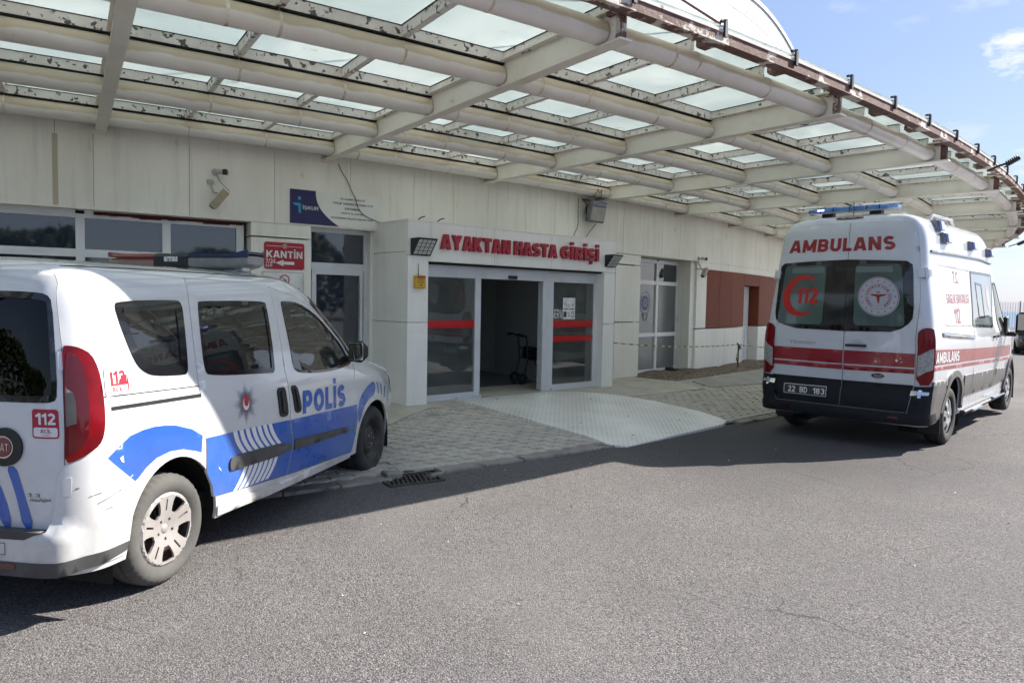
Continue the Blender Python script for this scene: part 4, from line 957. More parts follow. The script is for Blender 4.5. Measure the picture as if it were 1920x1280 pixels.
# girders (I sections)
for k in range(K0, K1 + 1):
    c = Vector(pol(k, 0)); d = (Vector(pol(k, 1)) - c); t = Vector((-d.y, d.x, 0)); mb = MB()
    def ib(r0, r1, w, z0, z1):
        v = [tuple(c + d * r_ + t * s_ + Vector((0, 0, z))) for z in (z0, z1) for r_, s_ in ((r0, -w / 2), (r1, -w / 2), (r1, w / 2), (r0, w / 2))]
        mb.add(v, [(3, 2, 1, 0), (4, 5, 6, 7), (0, 1, 5, 4), (1, 2, 6, 5), (2, 3, 7, 6), (3, 0, 4, 7)])
    ib(RW, 44.70, .014, 3.50, 3.725); ib(RW, 44.78, .115, 3.486, 3.50); ib(RW, 44.74, .115, 3.712, 3.726)
    mb.build('rafter', M_CREAM, canopy)
    mb = MB(); ib(44.745, 44.752, .055, 3.50, 3.71); ib(44.68, 44.745, .02, 3.51, 3.70); mb.build('end_plate', M_RUST, canopy)
    mb = MB(); ib(RW + .001, RW + .012, .17, 3.45, 3.70); mb.build('wall_plate', M_CREAM, canopy)
# pipes: three straight lengths per bay with weld collars
for ri, r in enumerate(PIPE_R):
    for k in range(K0, K1):
        mb = MB(); n = 16; kk = [k + .006, k + 1 / 3, k + 2 / 3, k + .994]
        pth = [pol(x, r, PZ) for x in kk]; mb.tube(pth, PRAD, n)
        pipe_o = mb.build('pipe', M_PIPE, canopy); smooth_angle(pipe_o, 50)
        for x in [k + 1 / 3, k + 2 / 3] + ([k + random.uniform(.05, .25)] if random.random() < .5 else []):
            j = int((x - k) * 3 + .001); fr = (x - kk[0]) ; p = Vector(pol(x, r, PZ)); a = Vector(pol(x - .0035, r, PZ)); b = Vector(pol(x + .0035, r, PZ)); sag = 0
            if abs((x - k) * 3 - round((x - k) * 3)) > .01:
                # point on the chord
                i = min(2, int((x - k) * 3)); A, B = Vector(pth[i]), Vector(pth[i + 1]); t_ = ((x - kk[i]) / (kk[i + 1] - kk[i])); p = A + (B - A) * t_; u_ = (B - A).normalized(); a, b = p - u_ * .012, p + u_ * .012
            mb = MB(); mb.tube([tuple(a), tuple(b)], PRAD + .0025, 16); mb.build('weld_collar', mat('weld_rust', (.42, .30, .18), .7, col2=(.70, .64, .54), scale=9, lo=.35, hi=.55), pipe_o)
for k in range(K0, K1):
    wmesh(arcbox(k, k + 1, 3.806, 3.818, RW - .05, 39.47, 3), 'sun_gap_cover', M_CREAM)  # strip added over the gap at the wall to keep sun from leaking in
# frames and panes: three bays of glass between girders, five rows
M_SEAL_SHADE = mat('black_seal_shade', (.015, .015, .014), .8)
ZF0, ZF1 = 3.704, 3.786
rows = list(zip(PIPE_R, PIPE_R[1:])) + [(44.54, 44.84)]
for k in range(K0, K1):
    for j in range(3):
        ka, kb = k + j / 3, k + (j + 1) / 3
        for ri, (ra, rb) in enumerate(rows):
            def P(x, r, z):   # chord between ka and kb
                A, B = Vector(pol(ka, r, z)), Vector(pol(kb, r, z)); return tuple(A + (B - A) * ((x - ka) / (kb - ka)))
            e = .012 if ri < 4 else .02
            def hexa(mb, x0, x1, r0, r1, z0, z1, m=0):
                v = [P(x, r, z) for z in (z0, z1) for x, r in ((x0, r0), (x0, r1), (x1, r1), (x1, r0))]
                mb.add(v, [(3, 2, 1, 0), (4, 5, 6, 7), (0, 1, 5, 4), (1, 2, 6, 5), (2, 3, 7, 6), (3, 0, 4, 7)], m)
            if ri < 4:
                mb = MB(); hexa(mb, ka + .001, kb - .001, ra - .01, ra + .052, ZF0, ZF1); fo = mb.build('frame_rail', M_FRAME, canopy)
                mb = MB(); hexa(mb, ka + .002, kb - .002, ra + .0, ra + .046, ZF0 - .012, ZF0); hexa(mb, ka + .002, kb - .002, ra - .012, ra + .056, ZF1, ZF1 + .007); mb.build('seal_shade_strip', M_SEAL_SHADE, fo)  # lower strip paints the shadow gap under the rail, upper one seals the pane
            if ri < 4:
                mb = MB(); w = .010; hexa(mb, ka - w, ka + w, ra + .053, rb - .011, ZF0 + .003, ZF1 - .002); fo = mb.build('frame_bar', M_FRAME, canopy)
                mb = MB(); hexa(mb, ka - w - .002, ka + w + .002, ra + .053, rb - .011, ZF1 - .002, ZF1 + .006); mb.build('seal_shade_strip', M_SEAL_SHADE, fo)
            mb = MB(); g = .0055 + random.uniform(0, .004); g = g if ri < 4 else .0003; hexa(mb, ka + g, kb - g, ra + (.012 if ri < 4 else -.0075), rb - .008 if ri < 4 else rb, ZF1 + .007, ZF1 + .017)
            mb.build('glass_pane', M_ROOFG, canopy)
        # gutter edge in front of the pipe
        def P2(x, r, z):
            A, B = Vector(pol(ka, r, z)), Vector(pol(kb, r, z)); return tuple(A + (B - A) * ((x - ka) / (kb - ka)))
        mb = MB(); v = [P2(x, r, z) for z in (3.672, 3.752) for x, r in ((ka, 44.775), (ka, 44.835), (kb, 44.835), (kb, 44.775))]
        mb.add(v, [(3, 2, 1, 0), (4, 5, 6, 7), (0, 1, 5, 4), (1, 2, 6, 5), (2, 3, 7, 6), (3, 0, 4, 7)]); v = [P2(x, r, z) for z in (3.660, 3.672) for x, r in ((ka, 44.76), (ka, 44.86), (kb, 44.86), (kb, 44.76))]
        mb.add(v, [(3, 2, 1, 0), (4, 5, 6, 7), (0, 1, 5, 4), (1, 2, 6, 5), (2, 3, 7, 6), (3, 0, 4, 7)]); mb.build('edge_beam', M_RUST, canopy)
        mb = MB(); v = [P2(x, r, z) for z in (3.753, 3.775) for x, r in ((ka + .002, 44.77), (ka + .002, 44.845), (kb - .002, 44.845), (kb - .002, 44.77))]
        mb.add(v, [(3, 2, 1, 0), (4, 5, 6, 7), (0, 1, 5, 4), (1, 2, 6, 5), (2, 3, 7, 6), (3, 0, 4, 7)]); mb.build('edge_flashing', mat('pale_flashing', (.62, .57, .55), .45, col2=(.5, .42, .38), scale=6, lo=.45, hi=.7, col3=(.18, .07, .05), scale3=9, lo3=.62, hi3=.66), canopy)
        # clamp at every third point
        mb = MB(); p = Vector(pol(ka, 44.852)); R = Matrix.Rotation(ang(ka), 3, 'Z'); mb.box((p.x, p.y, 3.775), (.022, .032, .12), R); q = Vector(pol(ka, 44.83)); mb.box((q.x, q.y, 3.842), (.06, .014, .018), R @ Matrix.Rotation(.5, 3, 'Z')); mb.box((q.x, q.y, 3.85), (.014, .06, .014), R @ Matrix.Rotation(.3, 3, 'X'))
        mb.build('clamp', M_STEELD, canopy)
        mb = MB(); q = Vector(pol(ka, 44.70)); mb.box((q.x, q.y, 3.70), (.16, .10, .03), R); mb.box((q.x, q.y, 3.735), (.22, .05, .05), R); mb.build('bracket', M_RUST, canopy)
# stays running up from the edge to the hall
for k, kb, rb, zb in ((2.333, 2.333, 35.9, 12.0), (-.667, -.667, 36.5, 11.0)):
    a = Vector(pol(k, 44.8, 3.83)); b = Vector(pol(kb, rb, zb)); mb = MB(); pth = [tuple(a + (b - a) * t + Vector((0, 0, -.35 * math.sin(math.pi * t)))) for t in np.linspace(0, 1, 14)]
    mb.tube(pth, .011, 6); mb.build('stay_cable', mat('rusty_cable', (.22, .10, .07), .7), canopy)
a = Vector(pol(1.97, 44.6, 3.80)); mb = MB(); b = Vector(pol(1.80, 43.9, 4.7)); mb.tube([tuple(a), tuple(b)], .035, 4); mb.build('strut', M_FRAME, canopy)
# far end: canopy carries on round the building (same modules up to k=13)

# ================================================================== THINGS ON THE WALL
def wall_S(r): 
    return lambda k, z: (pol(k, r, z), (math.cos(ang(k)), math.sin(ang(k)), 0))
def wplate(name, k0, k1, z0, z1, r0, th, m, par=None, rr=0.0):
    w = (k1 - k0) * r0 * DT; pts = rrect(0, z0, w, z1, rr, 4) if rr else [(0, z0), (w, z0), (w, z1), (0, z1)]
    S_ = wall_S(r0); mb = MB()
    mb.prism(pts, lambda x, y, d: pol(k0 + x / r0 / DT, r0 + th - d, y), th); return mb.build(name, m, par)
M_SRED = mat('sign_red', (.40, .012, .030), .4); M_SWHT = mat('sign_white', (.82, .82, .81), .4, col2=(.60, .60, .59), scale=6); M_NAVY = mat('sign_navy', (.022, .022, .105), .4); M_SBLK = mat('sign_black_print', (.05, .05, .06), .6)
M_CYAN = mat('sign_cyan', (.03, .34, .62), .4)
def kantin():
    r = thing('canteen_sign', 'red KANTİN 7/24 AÇIK sign with a white arrow on the pillar', 'sign')
    k0, k1, z0, z1 = 1.684, 1.882, 2.018, 2.362; wplate('board', k0, k1, z0, z1, RW + .004, .010, M_SRED, r, .03); S = wall_S(RW + .015); kx = lambda a: k0 + (k1 - k0) * a; zx = lambda b: z0 + (z1 - z0) * b
    def q(a0, a1, b0, b1): return ((kx(a0), zx(b0)), (kx(a1), zx(b0)), (kx(a1), zx(b1)), (kx(a0), zx(b1)))
    mb = MB(); text_on(S, 'KANTİN', q(.05, .95, .42, .76), .001, mb, bold=.035); text_on(S, '7/24', q(.03, .27, .20, .37), .001, mb, bold=.015); text_on(S, 'AÇIK', q(.03, .20, .06, .17), .001, mb, bold=.012)
    for pts in ([(.27, .235), (.47, .115), (.47, .18), (.74, .18), (.74, .29), (.47, .29), (.47, .355)],):
        v = [S(kx(a), zx(b)) for a, b in pts]; mb.add([tuple(p[i] + n[i] * .001 for i in range(3)) for p, n in v], [(6, 0, 5), (0, 1, 2), (0, 2, 5), (2, 3, 4, 5)][0:0] + [tuple(range(7))])
    for a0, a1 in ((.05, .44), (.58, .95)): mb.add([tuple(S(kx(a), zx(b))[0]) for a, b in ((a0, .845), (a1, .845), (a1, .86), (a0, .86))], [(0, 1, 2, 3)])
    n = 24; v = []; 
    for rr_ in (.055, .045): v += [S(kx(.51 + rr_ * math.cos(2 * math.pi * i / n)), zx(.86 + rr_ * 1.45 * math.sin(2 * math.pi * i / n)))[0] for i in range(n)]
    mb.add(v, [(i, (i + 1) % n, n + (i + 1) % n, n + i) for i in range(n)])
    text_on(S, 'V', q(.485, .535, .83, .90), .001, mb, bold=.01); mb.build('print', M_SWHT, r)
def nosmoke():
    r = thing('no_smoking_sign', 'white no smoking notice with thin red border below the red canteen sign', 'sign')
    k0, k1, z0, z1 = 1.672, 1.881, 1.42, 1.985; wplate('board', k0, k1, z0, z1, RW + .004, .008, M_SWHT, r); S = wall_S(RW + .0125); mb = MB(); n = 36; sc = 1 / (RW * DT); kc, zc = 1.783, 1.885
    v = []
    for rr_ in (.066, .052): v += [S(kc + rr_ * math.cos(2 * math.pi * i / n) * sc, zc + rr_ * math.sin(2 * math.pi * i / n))[0] for i in range(n)]
    mb.add(v, [(i, (i + 1) % n, n + (i + 1) % n, n + i) for i in range(n)])
    a = rad(-45); 
    def pt(x, y): return S(kc + (x * math.cos(a) - y * math.sin(a)) * sc, zc + x * math.sin(a) + y * math.cos(a))[0]
    mb.add([pt(*p) for p in ((-.055, -.006), (.055, -.006), (.055, .006), (-.055, .006))], [(0, 1, 2, 3)])
    for (a0, a1, b0, b1) in ((k0 + .004, k1 - .004, z1 - .010, z1 - .006), (k0 + .004, k1 - .004, z0 + .006, z0 + .010), (k0 + .004, k0 + .006, z0 + .01, z1 - .01), (k1 - .006, k1 - .004, z0 + .01, z1 - .01)): mb.add([S(x, y)[0] for x, y in ((a0, b0), (a1, b0), (a1, b1), (a0, b1))], [(0, 1, 2, 3)])
    mb.build('red_print', M_SRED, r); S = wall_S(RW + .0122); mb = MB(); text_on(S, 'BU ALANDA SİGARA İÇMEK', ((k0 + .02, 1.76), (k1 - .02, 1.76), (k1 - .02, 1.785), (k0 + .02, 1.785)), .0005, mb, bold=.01); text_on(S, 'YASAKTIR UYMAYANLARA', ((k0 + .02, 1.70), (k1 - .01, 1.70), (k1 - .01, 1.725), (k0 + .02, 1.725)), .0005, mb, bold=.01)
    a = rad(35)
    for (x0, x1, w, ) in ((-.035, .02, .009),): mb.add([S(kc + (x * math.cos(a) - y * math.sin(a)) * sc, zc - .012 + x * math.sin(a) + y * math.cos(a))[0] for x, y in ((x0, -w), (x1, -w), (x1, w), (x0, w))], [(0, 1, 2, 3)])
    mb.build('black_print', M_SBLK, r)
def iskur():
    r = thing('employment_agency_sign', 'long notice with dark blue İŞKUR panel and five lines of print above the glazed door', 'sign')
    k0, k1, z0, z1 = 1.809, 2.287, 2.622, 3.062; wplate('board', k0, k1, z0, z1, RW + .004, .008, mat('notice_white', (.84, .83, .79), .4, col2=(.76, .75, .70), scale=2), r); S = wall_S(RW + .0125); kx = lambda a: k0 + (k1 - k0) * a; zx = lambda b: z0 + (z1 - z0) * b
    edge = []
    for t in np.linspace(0, 1, 14): edge.append((.275 + .26 * t ** 2.3, 1 - t ** .95 * 1.0))
    pts = [(0, 0)] + [(a, b) for a, b in reversed(edge)] + [(0, 1)]; pts = [(0, 0), (.535, 0)] + [(a, b) for a, b in reversed(edge[:-1])] + [(0, 1)]
    P_, F_ = tri2d([(a * 3, b) for a, b in pts]); mb = MB(); mb.add([S(kx(p[0] / 3), zx(p[1]))[0] for p in P_], [tuple(f) for f in F_]); mb.build('blue_print', M_NAVY, r)
    S2 = wall_S(RW + .0135)
    def q(a0, a1, b0, b1): return ((kx(a0), zx(b0)), (kx(a1), zx(b0)), (kx(a1), zx(b1)), (kx(a0), zx(b1)))
    mb = MB(); text_on(S2, 'İŞKUR', q(.135, .305, .40, .56), .0005, mb, bold=.012); mb.build('name_print', M_SWHT, r)
    mb = MB()
    for pts in ([(.085, .70), (.115, .70), (.115, .79), (.085, .79)], [(.025, .60), (.115, .60), (.115, .30), (.09, .34), (.09, .52), (.055, .53)]): mb.add([S2(kx(a), zx(b))[0] for a, b in pts], [tuple(range(len(pts)))])
    mb.build('logo', M_CYAN, r)
    mb = MB()
    for t, a0, a1, b in (('BU ALANIN TEMİZLİĞİ', .55, .83, .83), ('TOPLUM YARARINA PROGRAM (TYP)', .46, .93, .68), ('KAPSAMINDA', .60, .78, .53), ('TÜRKİYE İŞ KURUMU', .55, .82, .39), ('TARAFINDAN FİNANSE EDİLMEKTEDİR', .44, .93, .24)): text_on(S, t, q(a0, a1, b, b + .062), .0005, mb, bold=.012)
    mb.build('small_print', M_SBLK, r)
kantin(); nosmoke(); iskur()
def wR(k): return Matrix.Rotation(ang(k), 3, 'Z')            # local x out of the wall, y along it
def wall_cam(name, lab, k, z, s=1.0, kind='big'):
    M_BEI = mat('beige_housing', (.40, .34, .24), .5, col2=(.30, .25, .17), scale=9, lo=.4, hi=.7); M_GRW = mat('grey_white_plastic', (.46, .46, .44), .5)
    R = wR(k)
    def at(x, y, zz): q = R @ Vector((x, y, 0)); p = Vector(pol(k, RW)); return (p.x + q.x, p.y + q.y, z + zz)
    r = thing(name, lab, 'camera', group='cameras on the wall')
    if kind == 'big':
        mb = MB(); mb.box(at(.012, -.035, .02), (.024, .075, .055), R, 0, .008); mb.tube([at(.03, -.03, 0), at(.06, -.025, -.05), at(.075, -.01, -.11), at(.10, .02, -.12)], .014, 8); mb.build('bracket', M_GRW, r)
        Rt = R @ Matrix.Rotation(rad(52), 3, 'X')      # tube slants down to the left
        mb = MB(); c = at(.13, .035, -.20); mb.box(c, (.085, .245 * s, .085), Rt, 0, .02); o = mb.build('housing', M_BEI, r)
        q = Rt @ Vector((.05, 0, 0)); mb = MB(); mb.box((c[0] + q.x, c[1] + q.y, c[2] + q.z), (.012, .265 * s, .095), Rt, 0, .004); mb.build('sun_shield', M_BEI, r)
        q = Rt @ Vector((0, -.125 * s, 0)); mb = MB(); mb.box((c[0] + q.x, c[1] + q.y, c[2] + q.z), (.06, .008, .06), Rt); mb.build('lens', M_BLACKP, r)
    else:
        mb = MB(); mb.lathe([(0, .022), (.04, .02), (.045, .0)], 'x', 16, (0, 0, 0)); vv = [R @ Vector(p) for p in mb.v]; b = at(0, 0, 0); mb.v = [(p.x + b[0], p.y + b[1], p.z + b[2]) for p in vv]; mb.tube([at(.02, 0, 0), at(.07, .02, -.002)], .014, 8); mb.build('mount', M_GRW, r)
        mb = MB(); mb.tube([at(.075, .0, .0), at(.12, .07, -.006)], .032, 14); mb.build('body', M_GRW, r)
        mb = MB(); mb.tube([at(.118, .066, -.006), at(.143, .105, -.009)], .035, 14); mb.build('lens', M_BLACKP, r)
    return r
def cable(name, lab, pts, rr=.005, m=None, grp=None):
    mb = MB(); P_ = chaikin([tuple(p[:2]) for p in pts], 0) if 0 else pts
    # smooth in 3-D
    Q = [Vector(p) for p in pts]
    for _ in range(2):
        n_ = [Q[0]]
        for a, b in zip(Q, Q[1:]): n_ += [a * .75 + b * .25, a * .25 + b * .75]
        Q = n_ + [Q[-1]]
    mb.tube([tuple(q) for q in Q], rr, 5); o = mb.build(name, m or M_BLACKP); return tag(o, lab, 'cable', grp)
wall_cam('bullet_camera', 'small white bullet camera with black lens on the left wall, above the beige camera', 1.463, 3.165, kind='small')
wall_cam('security_camera', 'beige box camera tilted down on the wall to the left of the blue notice', 1.452, 3.02, 1.0)
cable('camera_cable', 'thin cable between the small white camera and the beige camera on the left wall', [pol(1.468, RW + .01, 3.13), pol(1.475, RW + .02, 3.07), pol(1.50, RW + .06, 2.99), pol(1.515, RW + .13, 2.93)], .003)
wall_cam('bullet_camera', 'small white bullet camera at the head of the pillar beside the brown wall', 5.39, 2.665, kind='small')
wall_cam('security_camera', 'beige box camera hanging from the pillar corner beside the brown wall', 5.385, 2.56, .9)
cable('wall_cable', 'thin grey cable wandering down the wall from the canopy across the blue notice', [pol(2.06, RW + .01, 3.46), pol(2.075, RW + .015, 3.36), pol(2.11, RW + .015, 3.25), pol(2.13, RW + .015, 3.12), pol(2.155, RW + .02, 3.02), pol(2.165, RW + .02, 2.90), pol(2.20, RW + .02, 2.80), pol(2.27, RW + .02, 2.74), pol(2.33, RW + .02, 2.70), pol(2.40, RW + .02, 2.70)], .0045, M_STEELD)
def floodlight_big():
    k, z = 3.905, 3.27; R = wR(k); r = thing('floodlight', 'old grey floodlight with a glass front hanging on the wall above the porch', 'floodlight')
    def at(x, y, zz): q = R @ Vector((x, y, 0)); p = Vector(pol(k, RW)); return (p.x + q.x, p.y + q.y, z + zz)
    Rt = R @ Matrix.Rotation(rad(12), 3, 'Y'); Ms = mat('weathered_grey_metal', (.16, .18, .19), .5, col2=(.10, .11, .12), scale=12)
    mb = MB(); mb.box(at(.17, 0, -.01), (.10, .42, .37), Rt, 0, .02); mb.build('housing', Ms, r)
    q = Rt @ Vector((.053, 0, -.035)); c = at(.17, 0, -.01); mb = MB(); mb.box((c[0] + q.x, c[1] + q.y, c[2] + q.z), (.012, .36, .24), Rt, 0, .003); mb.build('glass', mat('dusty_glass', (.34, .33, .31), .2, col2=(.24, .25, .25), scale=5, spec=.8), r)
    q = Rt @ Vector((.054, 0, .135)); mb = MB(); mb.box((c[0] + q.x, c[1] + q.y, c[2] + q.z), (.012, .36, .07), Rt, 0, .003); mb.build('reflector', mat('bluish_metal', (.14, .17, .22), .3, metal=.5), r)
    mb = MB(); mb.lathe([(.02, .0), (.12, .02), (.17, .07), (.18, .12)], 'x', 20, (0, 0, 0)); mb.v = [tuple(Vector(at(0, 0, 0)) + R @ Vector(p)) for p in mb.v]; mb.build('lamp_back', M_BLACKP, r)
    mb = MB(); mb.tube([at(.0, -.19, .20), at(.13, -.215, .12)], .012, 5); mb.tube([at(.0, .19, .20), at(.13, .215, .12)], .012, 5); mb.box(at(.008, 0, .20), (.012, .42, .03), R); mb.build('bracket', M_RUST, r)
floodlight_big()
cable('floodlight_cable', 'thin black wire hanging down the wall at the left of the grey floodlight', [pol(3.79, RW + .01, 3.48), pol(3.79, RW + .01, 3.15), pol(3.795, RW + .01, 3.0), pol(3.76, RW + .015, 2.86), pol(3.72, RW + .02, 2.74)], .005, grp='wires of the grey floodlight')
cable('floodlight_cable', 'short black wire dropping from the underside of the grey floodlight', [pol(3.93, RW + .12, 3.07), pol(3.93, RW + .04, 2.99), pol(3.90, RW + .02, 2.90), pol(3.85, RW + .03, 2.76)], .005, grp='wires of the grey floodlight')
cable('floodlight_cable', 'black wire tied in loops round the wall pipe above the grey floodlight', [pol(3.83, 39.32, 3.47), pol(3.84, 39.52, 3.53), pol(3.85, 39.53, 3.66), pol(3.87, 39.52, 3.52), pol(3.89, 39.53, 3.66), pol(3.90, 39.50, 3.50), pol(3.93, 39.30, 3.46)], .005, grp='wires of the grey floodlight')
def solar_flood(lab, u0, u1, zt, zb):
    r = thing('solar_floodlight', lab, 'floodlight', group='solar floodlights on the porch corners'); dep = .20
    # wedge: deep at the top, shallow at the foot, its face tilted down
    V = [pp(u0, .003, zb), pp(u1, .003, zb), pp(u1, .003, zt), pp(u0, .003, zt), pp(u0, .03, zb), pp(u1, .03, zb), pp(u1, dep, zt), pp(u0, dep, zt)]
    mb = MB(); mb.add(V, [(0, 1, 2, 3)][::-1] + [(4, 5, 6, 7), (0, 4, 7, 3), (1, 2, 6, 5), (3, 7, 6, 2), (0, 1, 5, 4)]); mb.build('housing', M_BLACKP, r)
    a, b, c = Vector(V[4]), Vector(V[5]), Vector(V[7]); ex, ey = b - a, c - a; nn = ex.cross(ey).normalized(); nn = nn if nn.dot(PN) > 0 else -nn
    for i in range(4):
        for j in range(4):
            x0, x1 = .07 + i * .225, .07 + i * .225 + .18; y0, y1 = .08 + j * .215, .08 + j * .215 + .175
            q = [a + ex * x + ey * y for x, y in ((x0, y0), (x1, y0), (x1, y1), (x0, y1))]; v = [tuple(p + nn * .001) for p in q] + [tuple(p + nn * .006) for p in q]
            mb = MB(); mb.add(v, [(4, 5, 6, 7), (0, 1, 5, 4), (1, 2, 6, 5), (2, 3, 7, 6), (3, 0, 4, 7)]); mb.build('led_cell', mat('led_lens', (.55, .55, .53), .3, coat=.5), r)
solar_flood('black square solar floodlight with a white grid on the left corner of the porch', .035, .335, 2.465, 2.248)
solar_flood('black square solar floodlight with a white grid on the right corner of the porch', 3.83, 4.075, 2.462, 2.262)
def detector():
    r = thing('gas_detector', 'small yellow box with an antenna and red label on the left pillar of the porch', 'detector')
    M_Y = mat('yellow_plastic', (.62, .36, .02), .45); mb = MB(); q = pp(.17, .028, 1.895); mb.box(q, (.165, .055, .175), Matrix.Rotation(math.atan2(PU.y, PU.x), 3, 'Z'), 0, .01); mb.build('case', M_Y, r)
    S = lambda u, z: (pp(u, .0562, z), (PN.x, PN.y, 0)); mb = MB()
    mb.add([S(*p)[0] for p in ((.105, 1.945), (.24, 1.945), (.24, 1.972), (.105, 1.972))], [(0, 1, 2, 3)]); mb.build('red_label', M_SRED, r)
    mb = MB(); text_on(S, 'GAZ', ((.13, 1.912), (.21, 1.912), (.21, 1.932), (.13, 1.932)), 0, mb, bold=.01); text_on(S, 'ALARM', ((.12, 1.880), (.22, 1.880), (.22, 1.896), (.12, 1.896)), 0, mb, bold=.01)
    n = 14; mb.add([S(.175 + .013 * math.cos(2 * math.pi * i / n), 1.852 + .013 * math.sin(2 * math.pi * i / n))[0] for i in range(n)], [tuple(range(n))]); mb.build('print', M_SBLK, r)
    mb = MB(); mb.tube([pp(.15, .02, 1.98), pp(.15, .02, 2.005), pp(.155, .02, 2.14)], [.010, .006, .003], 6); mb.build('antenna', M_BLACKP, r)
detector()
def poster():
    r = thing('instruction_poster', 'small white instruction sheet with pictures taped inside the right glass door', 'poster')
    u0, u1, z0, z1 = 3.075, 3.355, 1.385, 1.735; mb = MB(); pbox(mb, u0, u1, -.198, -.1955, z0, z1); mb.build('sheet', M_SWHT, r)
    S = lambda u, z: (pp(u, -.195, z), (PN.x, PN.y, 0)); mb = MB(); 
    for a0, a1, b0, b1 in ((.05, .45, .46, .50), (.52, .92, .46, .50), (.05, .30, .10, .36), (.42, .56, .14, .18), (.70, .90, .10, .13), (.70, .73, .13, .34), (.87, .90, .13, .34), (.70, .90, .32, .35), (.27, .30, .56, .70), (.40, .43, .56, .72), (.50, .53, .56, .70), (.78, .81, .56, .74), (.74, .86, .66, .69)): mb.add([S(u0 + (u1 - u0) * a, z0 + (z1 - z0) * b)[0] for a, b in ((a0, b0), (a1, b0), (a1, b1), (a0, b1))], [(0, 1, 2, 3)])
    mb.build('dark_print', mat('poster_ink', (.03, .05, .07), .6), r)
    mb = MB()
    for a0, a1, b0, b1 in ((.08, .22, .70, .73), (.38, .52, .26, .30)): mb.add([S(u0 + (u1 - u0) * a, z0 + (z1 - z0) * b)[0] for a, b in ((a0, b0), (a1, b0), (a1, b1), (a0, b1))], [(0, 1, 2, 3)])
    mb.build('red_print', M_SRED, r)
poster()
def emblem_film():
    """police crest on the frosted pane"""
    r = thing('police_crest_sticker', 'blue oval police crest with a star stuck on the frosted window right of the porch', 'sticker')
    S = wall_S(38.86 - .028); kc = 4.812; sc = 1 / (38.83 * DT); zc = 1.60
    def reg(pts, m, o, nm):
        P_, F_ = tri2d(pts); mb = MB(); mb.add([S(kc + p[0] * sc, zc + p[1])[0] for p in [(a, b) for a, b in P_]], [tuple(f) for f in F_]); mb.v = [(x + math.cos(ang(kc)) * o, y + math.sin(ang(kc)) * o, z) for x, y, z in mb.v]; return mb.build(nm, m, r)
    Mb = mat('crest_blue', (.05, .07, .24), .5); Ml = mat('crest_pale', (.30, .32, .40), .5); My = mat('crest_gold', (.40, .33, .12), .5)
    P_, F_ = tri2d(circ(0, .08, .185, 40, .235), [circ(0, .08, .17, 40, .22)]); mb = MB(); mb.add([tuple(S(kc + p[0] * sc, zc + p[1])[0][i] + (math.cos(ang(kc)), math.sin(ang(kc)), 0)[i] * .001 for i in range(3)) for p in P_], [tuple(f) for f in F_]); mb.build('ring', Mb, r)
    reg(circ(0, .08, .125, 36, .155), Mb, .0015, 'disc')
    reg([((.12 if i % 2 == 0 else .055) * math.sin(math.pi * i / 8), .08 + (.145 if i % 2 == 0 else .065) * math.cos(math.pi * i / 8)) for i in range(16)], Ml, .0022, 'star')
    reg(circ(0, .08, .03, 16, .037), M_SRED, .003, 'centre')
    reg(chaikin([(-.12, -.13), (-.09, -.24), (0, -.31), (.09, -.24), (.12, -.13), (.06, -.16), (0, -.14), (-.06, -.16)], 1), Mb, .0012, 'shield'); reg(circ(0, -.20, .05, 16, .06), My, .0022, 'wreath')
emblem_film()
def trolley():
    """black walking-frame trolley left inside the porch"""
    r = thing('wheeled_walker', 'black wheeled walking frame with a seat bag standing inside the open doorway', 'walker', (.36, 12.35, .237))
    a = rad(20); R = Matrix.Rotation(a, 3, 'Z'); Mk = M_BLACKP
    def q(x, y, z): p = R @ Vector((x, y, z)); return (p.x, p.y, p.z)
    for y in (-.19, .19):
        mb = MB(); mb.tube([q(-.23, y, .10), q(-.16, y, .45), q(-.19, y, .84), q(-.30, y, .86)], .014, 7); mb.tube([q(-.16, y, .45), q(.12, y, .40), q(.24, y, .10)], .014, 7); mb.tube([q(-.17, y, .62), q(.08, y, .58), q(.12, y, .40)], .012, 6); mb.build('side_frame', Mk, r)
        mb = MB(); mb.tube([q(-.30, y, .86), q(-.40, y, .86)], .022, 8); mb.build('handle', Mk, r)
        for x in (-.25, .24):
            mb = MB(); mb.lathe([(.03, -.015), (.085, -.018), (.098, 0), (.085, .018), (.03, .015)], 'y', 22, (x, y, .10)); mb.v = [tuple(R @ Vector(p)) for p in mb.v]; mb.build('wheel', Mk, r)
    mb = MB(); mb.box(q(-.02, 0, .54), (.22, .34, .20), R @ Matrix.Rotation(.12, 3, 'Y'), 0, .03); mb.build('bag', mat('black_fabric', (.012, .012, .013), .9), r)
    mb = MB(); mb.tube([q(-.19, -.19, .82), q(-.19, .19, .82)], .012, 6); mb.tube([q(.2, -.19, .22), q(.2, .19, .22)], .01, 6); mb.build('crossbar', Mk, r)
trolley()
def led_lamp(k, z, lab, s=1.0, tilt=.5):
    r = thing('led_floodlight', lab, 'floodlight', group='lamps on the canopy edge'); R = wR(k)
    p = Vector(pol(k, 45.10 + .1 * s, z)); Rt = R @ Matrix.Rotation(-tilt, 3, 'Y') @ Matrix.Rotation(.2, 3, 'X')
    mb = MB(); mb.box(tuple(p), (.36 * s, .26 * s, .05), Rt, 0, .012)
    for i in range(6): q = Rt @ Vector((-.13 * s + i * .05 * s, 0, .035)); mb.box(tuple(p + q), (.012, .22 * s, .025), Rt)
    mb.build('housing', M_BLACKP, r); q = Rt @ Vector((0, 0, -.028)); mb = MB(); mb.box(tuple(p + q), (.30 * s, .21 * s, .008), Rt); mb.build('lens', mat('led_face', (.5, .48, .36), .3), r)
    mb = MB(); mb.tube([pol(k, 44.86, z - .10), pol(k, 44.98, z - .05), tuple(p)], .016, 6); mb.build('arm', M_STEELD, r)
